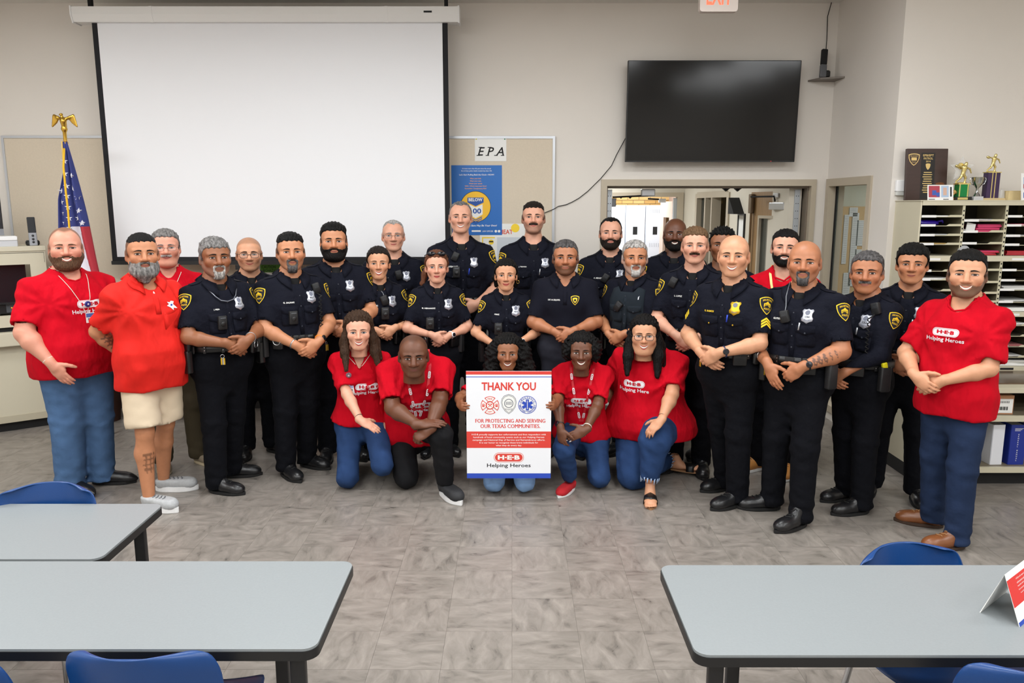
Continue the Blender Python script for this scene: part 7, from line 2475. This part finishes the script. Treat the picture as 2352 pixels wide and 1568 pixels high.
cast(x=-.578, y=6.0, H=1.606, turn=6, fem=1, tone='fair', upper='uniform', w=1.06, fat=.2, hs=1.03, hair=1, hairline='back', top=.009, side=.009, haircol='auburn', smile=0, shades=1, num='96', tagtext='M. HERNANDEZ', cam=(-.075, .235), cz=.12, over=-1, group=OFF, hidden=1, detail=1, wrist=[(1, 'white')], iris=1, browcol='brown',
     locks=[([(-.05, .08, .02), (-.085, .05, -.06), (-.10, .03, -.13), (-.095, .03, -.165)], [.02, .022, .016, .006])],
     label='fair woman officer with sunglasses pushed up on her red brown hair')
cast(x=-.43, y=6.6, H=1.975, turn=6, tone='fair', upper='uniform', w=1.10, hs=1.08, hair=1, hairline='receding', top=.006, side=.004, haircol='grey', scalp=.4, smile=2, num='', tagtext='LIEUTENANT', mic=(-.055, .43, 25), cam=(-.05, .32), pen='blue', group=OFF, hidden=1, nose=1.05, browcol='brown',
     armL='down', armR=dict(t=(.10, -.23, .10), u=(-.85, -.1, -.5), n=(0, 1, 0)),
     label='tallest officer with receding grey hair smiling in front of the blue poster')
cast(x=-.047, y=6.0, H=1.540, turn=2, fem=1, tone='light', upper='uniform', w=1.02, hs=1.0, hair=1, hairline='back', top=.011, side=.011, haircol='black', smile=1, locks=[([(-.062, .01, .04), (-.076, .02, -.02), (-.070, .035, -.085)], [.016, .019, .016]), ([(.062, .01, .04), (.076, .02, -.02), (.070, .035, -.085)], [.016, .019, .016]), ([(-.05, .07, -.06), (.05, .07, -.06)], [.035, .035])], num='406', tagtext='PEREZ', cam=(-.07, .235), cz=.1, group=OFF, hidden=1, detail=1,
     armL=dict(t=(-.10, -.20, .10), u=(.85, -.3, -.4), n=(0, 1, 0)), armR=dict(t=(.10, -.20, .12), u=(-.85, -.3, -.4), n=(0, 1, 0)), wrist=[(1, 'white')], earring=[1],
     label='young woman officer with black tied back hair standing behind the poster holder')
cast(x=.178, y=6.6, H=1.971, turn=2, tone='fair', upper='uniform', w=1.10, hs=1.08, hair=1, hairline='full', top=.013, side=0, sidecut=.062, scalp=.8, haircol='dkbrown', beard='mustache', beardcol='dkbrown', bt=.006, stubble=.45, num='1161', tagtext='J. TREVINO', pen='silver', group=OFF, arms='clasp', hidden=1, hpitch=-3,
     label='tall officer with dark crew cut and mustache in front of the tack board')
cast(x=.408, y=6.0, H=1.685, turn=0, tone='olive', upper='polo', w=1.12, belly=.02, fat=.25, hs=1.10, hair=1, hairline='full', top=.009, side=.004, scalp=.6, haircol='salt', stubble=.75, beardcol='black', pants='grey', tagtext='DET. M. ESQUIVEL', cz=.11, over=1, group=OFF, vneck=.085, sleeve=.25, browcol='black', armsz=1.08,
     label='officer in dark navy polo shirt with yellow chest emblem and charcoal trousers')
cast(x=.824, y=6.6, H=1.843, turn=-2, tone='fair', upper='uniform', w=1.1, fat=.2, hs=1.06, hair=1, hairline='receding', top=.007, side=.005, haircol='black', beard='full', beardcol='dkbrown', bt=.008, smile=1, num='797', tagtext='A. MENDEZ', mic=(-.03, .36, 30), pen='silver', group=OFF, arms='clasp', hidden=1,
     label='officer with receding black hair and dark beard in front of the lockers')
cast(x=.936, y=5.95, H=1.684, turn=-26, tone='tan', upper='uniform', vest=1, w=1.12, belly=.03, fat=.1, hs=1.08, hair=1, hairline='full', top=.010, side=.005, haircol='ltgrey', beard='goatee', beardcol='white', bt=.008, stubble=.45, num='12', mic=(-.05, .32, 35), cz=.09, cx=-.02, over=1, group=OFF, hyaw=6, wrist=[(1, 'watch')], browcol='black', nose=1.1,
     label='officer with white goatee wearing a slate grey vest over his uniform')
cast(x=1.362, y=6.6, H=1.836, turn=-2, tone='dkbrown', upper='uniform', w=1.14, fat=.3, hs=1.08, hair=0, hairline='bald', beard='full', beardcol='black', bt=.006, smile=2, num='', tagtext='KYLE', pen='blue', group=OFF, arms='clasp', hidden=1, nose=1.2, jaw=1.04,
     label='bald dark skinned officer with black beard in the back row')
# ---- right side
cast(x=1.302, y=5.6, H=1.789, turn=-10, tone='fair', upper='uniform', w=.98, hs=1.05, hair=1, hairline='full', top=.018, side=0, sidecut=.06, quiff=.006, scalp=.5, haircol='ltbrown', beard='mustache', beardcol='brown', bt=.0055, smile=1, num='803', tagtext='L. LOPEZ', mic=(-.125, .45, 25), cz=.07, over=-1, group=OFF, hidden=1, detail=1, wrist=[(1, 'watch')], iris=1,
     label='slim officer with brown side-swept hair and small mustache')
cast(x=1.575, y=5.9, H=1.779, turn=-8, tone='brown', upper='uniform', w=1.05, hs=1.06, hair=1, hairline='full', top=.018, side=.006, haircol='black', curl=2.2, smile=2, group=OFF, arms='clasp', hidden=1, stubble=.2,
     label='officer with curly black hair half hidden behind the bald sergeant')
cast(x=1.398, y=4.939, H=1.762, turn=-24, tone='light', upper='uniform', w=1.10, fat=.3, hs=1.08, hair=0, scalp=.12, hairline='full', haircol='dkbrown', smile=2, gold=1, num='', tagtext='R. RAMOS', chevron=3, pen='blue', cz=.09, cx=-.03, over=1, group=OFF, gear=[(-55, 'mag'), (-20, 'cuffs'), (-122, 'keys')], holster=1, wrist=[(1, 'blue')], hyaw=-4, stance=.09, browcol='brown', footyaw={-1: -30, 1: -24}, fwd={-1: .25, 1: 0},
     label='bald smiling sergeant with gold badge and yellow chevrons on his sleeve')
cast(x=1.925, y=5.55, H=1.777, turn=-6, tone='fair', upper='tee', w=1.0, hs=1.05, hair=1, hairline='full', top=.012, side=.005, haircol='black', beard='full', beardcol='black', bt=.005, smile=2, pants='navy', shoes='tanboot', group=SHOP, arms='down', lanyard='yellow', lany_z=.25, logo=(-.03, .36, .13), hidden=1, footyaw={-1: -40, 1: 0}, htilt=2,
     label='bearded young man in red shirt standing behind the bald goateed officer')
cast(x=1.775, y=4.753, H=1.735, turn=-18, tone='olive', upper='uniform', w=1.18, belly=.01, fat=.35, hs=1.07, hair=0, scalp=.10, hairline='full', beard='goatee', beardcol='salt', bt=.006, stubble=.22, smile=1, num='1044', tagtext='GUTIERREZ', mic=(-.045, .375, -15), cord=1, pen='silver', group=OFF, armsz=1.15, tattoo=[(-1, .3, .08), (1, .35, .08)], nose=1.1, hyaw=-3, browcol='dkbrown',
     armL=dict(t=(-.125, -.20, .08), u=(.45, -.2, -.85), n=(.2, 1, .1), curl=14, hint=(-1, .6, -.1)), armR=dict(t=(.095, -.215, .09), u=(-.7, -.1, -.65), n=(0, 1, 0), curl=40), wrist=[(1, 'watch')], gear=[(-62, 'mag'), (-28, 'taser'), (-128, 'keys')], holster=-1,
     fwd={-1: -.02, 1: -.18}, footyaw={-1: -55, 1: -22}, stance=.12,
     label='bald officer with goatee and tattooed forearms gripping his belt')
cast(x=2.21, y=4.863, H=1.664, turn=-28, tone='olive', upper='uniform', longsleeve=1, w=1.08, belly=.03, fat=.3, hs=1.07, hair=1, hairline='full', top=.011, side=.006, haircol='salt', beard='mustache', beardcol='grey', bt=.006, num='152', mic=(.12, .47, -15), coil=1, group=OFF, cz=.03, cx=-.04, over=1, gear=[(-28, 'taser'), (-70, 'mag')], nose=1.15, hyaw=-4, browcol='dkbrown', footyaw={-1: -20, 1: -28}, fwd={-1: .1, 1: -.06}, pen='silver',
     label='older officer with grey mustache in a long sleeved uniform shirt')
cast(x=2.575, y=5.05, H=1.698, turn=-6, tone='tan', upper='uniform', w=1.0, hs=1.04, hair=1, hairline='low', top=.022, side=.012, haircol='black', num='1120', group=OFF, hidden=1, pen='silver', arms='clasp', footyaw={-1: -5, 1: 20}, stance=.14, nose=1.05, iris=0, vest=0, gear=[(-150, 'taser'), (-40, 'mag')],
     label='young officer with full black hair beside the mail sorter')
cast(x=2.555, y=4.387, H=1.699, turn=-24, tone='light', upper='tee', w=1.12, belly=.03, fat=.35, hs=1.09, hair=1, hairline='full', top=.014, side=.005, haircol='black', stubble=.85, beardcol='dkbrown', smile=2, pants='jeand', shoes='brownboot', group=SHOP, logo=(-.02, .36, .15), cz=.08, cx=-.05, over=-1, hem=-.14, footyaw={-1: -62, 1: -30}, fwd={-1: .10, 1: -.10}, stance=.12, nose=1.05,
     label='smiling stubbled man in red shirt, dark jeans and brown shoes at the right end')
# ---- kneeling front row
cast(x=-1.06, y=5.42, H=1.66, bs=.95, turn=-2, fem=1, tone='fair', upper='tee', w=1.08, fat=.15, hs=1.05, hair=1, hairline='back', top=.019, side=.018, haircol='brown', smile=2, headw=(-1.05, 5.29, 1.10), hipw=(-1.08, 5.46, .45), lean=9, vneck=.12, logo=(.05, .30, .165), group=SHOP, pants='jeanb', shoes='whitesneaker', hem=-.01, lw=.98,
     legs=[((-1.14, 5.19, .085), (-1.21, 5.60, .10), tuck(-1.23, 5.64)), ((-.885, 5.12, .20), (-.95, 5.50, .17), tuck(-.95, 5.52, 0, .22))],
     armL=dict(w=(-.985, 5.02, .49), world=1, u=(.85, -.15, -.4), n=(.25, .35, -.9), curl=10, hint=(-1, .3, -.5), thumb=.2), armR=dict(w=(-.88, 5.36, .42), world=1, u=(0, .1, -1), n=(-.6, .5, 0), hint=(1, .5, -.2)), wrist=[(-1, 'band')],
     lanyard='chain', lany_z=.44, reel=(-.075, .40, (120, 100, 110)), idcard=(-.08, .335, .075, (160, 176, 220)), iris=1, cardrot=-8,
     locks=[([(-.066, .0, .05), (-.080, -.005, -.05), (-.084, -.03, -.13), (-.080, -.078, -.24)], [.022, .024, .026, .014]), ([(-.066, .03, .02), (-.092, .02, -.08), (-.105, .0, -.17)], [.022, .026, .012]), ([(.066, .0, .05), (.080, .0, -.05), (.094, -.01, -.14), (.120, -.045, -.25)], [.022, .026, .028, .014]), ([(.07, .03, .02), (.10, .03, -.08), (.13, .0, -.19)], [.022, .028, .014])],
     label='kneeling woman with long brown hair in red V-neck shirt and blue jeans')
cast(x=-.68, y=5.42, H=1.82, bs=1.04, turn=6, tone='dkbrown', upper='tee', w=1.15, fat=.2, hs=1.12, hair=0, hairline='receding', scalp=.35, haircol='black', headw=(-.655, 5.12, .963), hipw=(-.70, 5.47, .38), lean=19, logo=(.02, .27, .15), group=SHOP, pants='black', shoes=('blacksneaker', 'blacksneaker'), hem=-.06, nose=1.25, hpitch=4,
     legs=[((-.735, 5.20, .09), (-.80, 5.62, .10), tuck(-.80, 5.66)), ((-.475, 4.99, .46), (-.45, 5.07, .09), flat(-.455, 5.08, 32))],
     armL=dict(w=(-.615, 4.925, .545), world=1, u=(.97, -.02, .12), n=(.0, .35, -.94), curl=10, hint=(-1, .2, -.5)), armR=dict(w=(-.535, 4.90, .50), world=1, u=(-.80, -.12, -.45), n=(-.2, .5, -.8), curl=52, hint=(1, .3, -.4)),
     lanyard='heb', lany_z=.16, armsz=1.12, stubble=.15,
     label='kneeling man with closely shaved head and red lanyard in black trousers')
cast(x=-.02, y=5.38, H=1.65, bs=.94, turn=0, fem=1, tone='brown', upper='tee', w=.95, hs=.99, hair=1, hairline='back', top=.02, side=.015, haircol='black', smile=2, headw=(-.03, 5.26, .955), hipw=(-.02, 5.46, .33), lean=8, group=SHOP, pants='jeanp', shoes='whitesneaker', hem=-.08, nose=1.1, nails=(236, 40, 130),
     legs=[((-.122, 5.10, .09), (-.11, 5.52, .09), tuck(-.11, 5.56)), ((.087, 5.10, .09), (.08, 5.52, .09), tuck(.08, 5.56))],
     armL=dict(w=(-.342, 5.045, .645), world=1, u=(.22, -.97, .1), n=(.97, .22, 0), curl=46, hint=(-1, .2, -.5)), armR=dict(w=(.288, 5.045, .65), world=1, u=(-.22, -.97, .1), n=(-.97, .22, 0), curl=46, hint=(1, .2, -.5)),
     hairvol=[ell((0, .03, .035), (.105, .10, .10)), ell((-.085, .02, -.03), (.065, .075, .10)), ell((.09, .02, -.03), (.07, .075, .10)), ell((-.10, .01, -.12), (.06, .07, .07)), ell((.115, .01, -.12), (.065, .07, .07))], curly=.007, earring=[1],
     label='woman with big black curly hair kneeling behind the thank you poster')
cast(x=.50, y=5.42, H=1.65, bs=.95, turn=-4, fem=1, tone='dkbrown', upper='tee', w=1.08, fat=.2, hs=1.03, hair=1, hairline='back', top=.016, side=.014, haircol='black', smile=2, headw=(.475, 5.28, .962), hipw=(.51, 5.47, .35), lean=9, logo=(0, .30, .15), group=SHOP, pants='jeanb', shoes=('slipon', 'slipon'), hem=-.03, nose=1.2, nails=(226, 222, 220),
     legs=[((.345, 5.04, .34), (.40, 5.16, .10), flat(.405, 5.18, -30)), ((.605, 5.19, .09), (.63, 5.60, .10), tuck(.63, 5.64))],
     armL=dict(w=(.315, 4.93, .43), world=1, u=(.10, -.25, -.95), n=(.6, .75, -.1), curl=28, hint=(-1, .3, -.3)), armR=dict(w=(.455, 4.915, .425), world=1, u=(-.88, -.12, -.38), n=(-.1, .9, -.35), curl=14, hint=(1, .3, -.4)), wrist=[(-1, 'watch'), (1, 'pearl')],
     lanyard='heb', lany_z=.13, charm=1, idcard=(0, .06, .08, (60, 90, 180)), earring=[-1, 1],
     hairvol=[ell((0, .025, .045), (.098, .10, .088)), ell((-.082, .02, .0), (.04, .07, .075)), ell((.085, .02, .0), (.045, .07, .08))], curly=.008, facecut=((0, -.13, -.03), (.062, .125, .098)),
     label='kneeling woman with short black curls, hoop earrings and red lanyard')
cast(x=.96, y=5.42, H=1.66, bs=.97, turn=-16, fem=1, tone='light', upper='tee', w=1.62, belly=.07, fat=.9, jaw=1.06, hs=1.06, hair=1, hairline='back', top=.016, side=.015, haircol='black', smile=2, glasses='black', headw=(.905, 5.29, 1.075), hipw=(.99, 5.47, .44), lean=7, logo=(-.05, .33, .16), logotext='Helping Here', group=SHOP, pants='jeanb', shoes=('sandal', 'sandal'), hem=-.09, lw=1.15, frayed=1, bareleg='foot',
     legs=[((.84, 5.22, .10), (1.13, 5.50, .11), flat(1.20, 5.52, 70, .03)), ((.955, 5.05, .40), (.925, 5.02, .14), flat(.93, 5.03, -8))],
     armR=dict(w=(.96, 4.93, .53), world=1, u=(-.72, -.25, -.62), n=(.2, .55, -.8), curl=22, hint=(1, .3, -.4)), armL=dict(w=(.80, 5.60, .44), world=1, u=(.3, .2, -.8), n=(.3, .5, -.3), hint=(-1, .6, -.2)), wrist=[(1, 'band')],
     locks=[([(-.064, .0, .05), (-.082, -.005, -.05), (-.092, -.03, -.14), (-.095, -.07, -.25)], [.022, .028, .032, .016]), ([(-.06, .03, .03), (-.09, .03, -.08), (-.11, .0, -.19)], [.024, .03, .016]), ([(.064, .0, .05), (.080, .01, -.05), (.088, -.01, -.14), (.085, -.06, -.26)], [.022, .03, .036, .016]), ([(.07, .03, .02), (.095, .04, -.08), (.12, .01, -.22)], [.024, .034, .018])],
     label='kneeling woman with long straight black hair and glasses in frayed jeans')

ONLY = None
for i_, k_ in enumerate(CAST):
    if ONLY is None or i_ in ONLY:
        person(k_)

# ---- the poster held up in front
po = empty('thank_you_poster', (-.021, 4.95, .170), 0, 'large white THANK YOU poster with red and blue bands held in front', 'poster')
PW, PH = .552, .722
MB().box(-PW / 2, PW / 2, -.004, .004, 0, PH).build('board', pm('foam board', (233, 235, 240), .55), po)
PR = pm('poster red', (214, 62, 52), .6); PBU = pm('poster royal blue', (38, 72, 180), .6); PGR = pm('poster grey', (112, 116, 124), .7)
hw = PW / 2
L = [(*rect2(-hw, hw, PH - .022, PH), PR), (*rect2(-hw, hw, PH - .040, PH - .035), PBU), (*rect2(-hw, hw, 0, .034), PBU), (*rect2(-hw, hw, .208, .320), PR)]
V, F = fit_text('THANK YOU', .352, .055, bold=.03); L.append((xf2(V, .0, .622), F, PR))
V, F = fit_text('FOR PROTECTING AND SERVING', .455, .026)
for dx in (-.0009, .0009): L.append((xf2(V, .01 + dx, .392), F, PR))
V, F = fit_text('OUR TEXAS COMMUNITIES.', .39, .026)
for dx in (-.0009, .0009): L.append((xf2(V, .01 + dx, .356), F, PR))
for k, (tx, wd) in enumerate((('H-E-B proudly supports law enforcement and first responders with', .485), ('hundreds of local community events such as our Helping Heroes', .465), ('campaign and National Day of Service and Remembrance efforts.', .475), ('It is our honor to recognize these brave individuals for', .385), ('what they do every day.', .17))):
    V, F = fit_text(tx, wd, .0135, bold=.012); L.append((xf2(V, .0, .298 - k * .0185), F, PAPER))
o1 = rrect(0, .143, .198, .066, .033, 8)
L.append((*disc2d(o1, 1), PR)); L.append((*disc2d(rrect(0, .143, .192, .060, .030, 8), 1), PAPER)); L.append((*disc2d(rrect(0, .143, .182, .052, .026, 8), 1), PR))
V, F = fit_text('H\u00b7E\u00b7B', .145, .030, bold=.05); L.append((xf2(V, 0, .143), F, PAPER))
V, F = fit_text('Helping Heroes', .288, .033, bold=.015); L.append((xf2(V, .0, .085), F, INK))
# fire department cross
fx, fz = -.122, .496
for k in range(4):
    a0 = k * math.pi / 2 + math.pi / 4
    arc_o = [(fx + .060 * math.cos(a0 + t) * 1.0, fz + .060 * math.sin(a0 + t)) for t in np.linspace(.14, math.pi / 2 - .14, 7)]
    arc_i = [(fx + .026 * math.cos(a0 + t), fz + .026 * math.sin(a0 + t)) for t in np.linspace(.25, math.pi / 2 - .25, 7)]
    V = np.array(arc_o + arc_i[::-1]); L.append((*disc2d(V, 1), PR))
    V2 = V.mean(0) + (V - V.mean(0)) * .80; L.append((*disc2d(V2, 1), PAPER))
V, F = fit_text('FIRE', .030, .010, bold=.02); L.append((xf2(V, fx, fz + .043), F, PR)); V, F = fit_text('DEPT', .030, .010, bold=.02); L.append((xf2(V, fx, fz - .043), F, PR))
for sx in (-1, 1):
    V, F = rect2(-.008, .008, -.010, .010); L.append((xf2(V, fx + sx * .043, fz), F, PR)); V, F = rect2(-.005, .005, -.002, .002); L.append((xf2(V, fx + sx * .043, fz + .003), F, PAPER))
L.append((*disc2d(circ(fx, fz, .027), 1), PR)); L.append((*disc2d(circ(fx, fz, .021), 1), PAPER))
for r_ in (.8, -.8):
    V, F = rect2(-.0018, .0018, -.015, .015); L.append((xf2(V, fx, fz, 1, r_), F, PR))
    V, F = rect2(-.006, .006, -.003, .003); L.append((xf2(V, fx - math.sin(r_) * .012, fz + math.cos(r_) * .012, 1, r_), F, PR))
# police shield
bx, bz = .0, .505
S_ = np.array([(-.030, .055), (0, .066), (.030, .055), (.046, .035), (.050, .01), (.044, -.02), (.026, -.048), (0, -.068), (-.026, -.048), (-.044, -.02), (-.050, .01), (-.046, .035)])
for k, sc_ in enumerate((1.0, .94, .88, .83)):
    L.append((*disc2d(xf2(S_, bx, bz, sc_), 1), PGR if k % 2 == 0 else PAPER))
L.append((*disc2d(circ(bx, bz + .004, .030), 1), PGR)); L.append((*disc2d(circ(bx, bz + .004, .025), 1), PAPER))
for k in range(5): L.append((*rect2(bx - .018 + k * .008, bx - .014 + k * .008, bz - .006, bz + .016), PGR))
V, F = fit_text('POLICE', .05, .011, bold=.02); L.append((xf2(V, bx, bz - .036), F, PGR))
# emergency medical star
mx_, mz = .121, .499
L.append((*disc2d(circ(mx_, mz, .060, 48), 1), PBU)); L.append((*disc2d(circ(mx_, mz, .056, 48), 1), PAPER))
for word, a0, dirn in (('EMERGENCY', math.pi / 2 + 1.15, -1), ('MEDICAL SERVICES', math.pi + .12, 1)):
    n_ = len(word)
    for k, chh in enumerate(word):
        if chh == ' ': continue
        a = a0 + dirn * (2.3 if n_ < 12 else 2.9) * k / (n_ - 1)
        V, F = fit_text(chh, height=.010, bold=.03)
        L.append((xf2(V, mx_ + .0495 * math.cos(a), mz + .0495 * math.sin(a), 1, a - math.pi / 2 if dirn < 0 else a + math.pi / 2), F, PBU))
L.append((*band2d(circ(mx_, mz, .0445, 40), circ(mx_, mz, .0425, 40)), PBU))
for r_ in (0, math.pi / 3, -math.pi / 3):
    V, F = rect2(-.0095, .0095, -.037, .037); L.append((xf2(V, mx_, mz, 1, r_), F, PBU))
V, F = rect2(-.0018, .0018, -.028, .03); L.append((xf2(V, mx_, mz), F, PAPER))
print_on('print', L, T(0, -.004, 0), po, .0003)
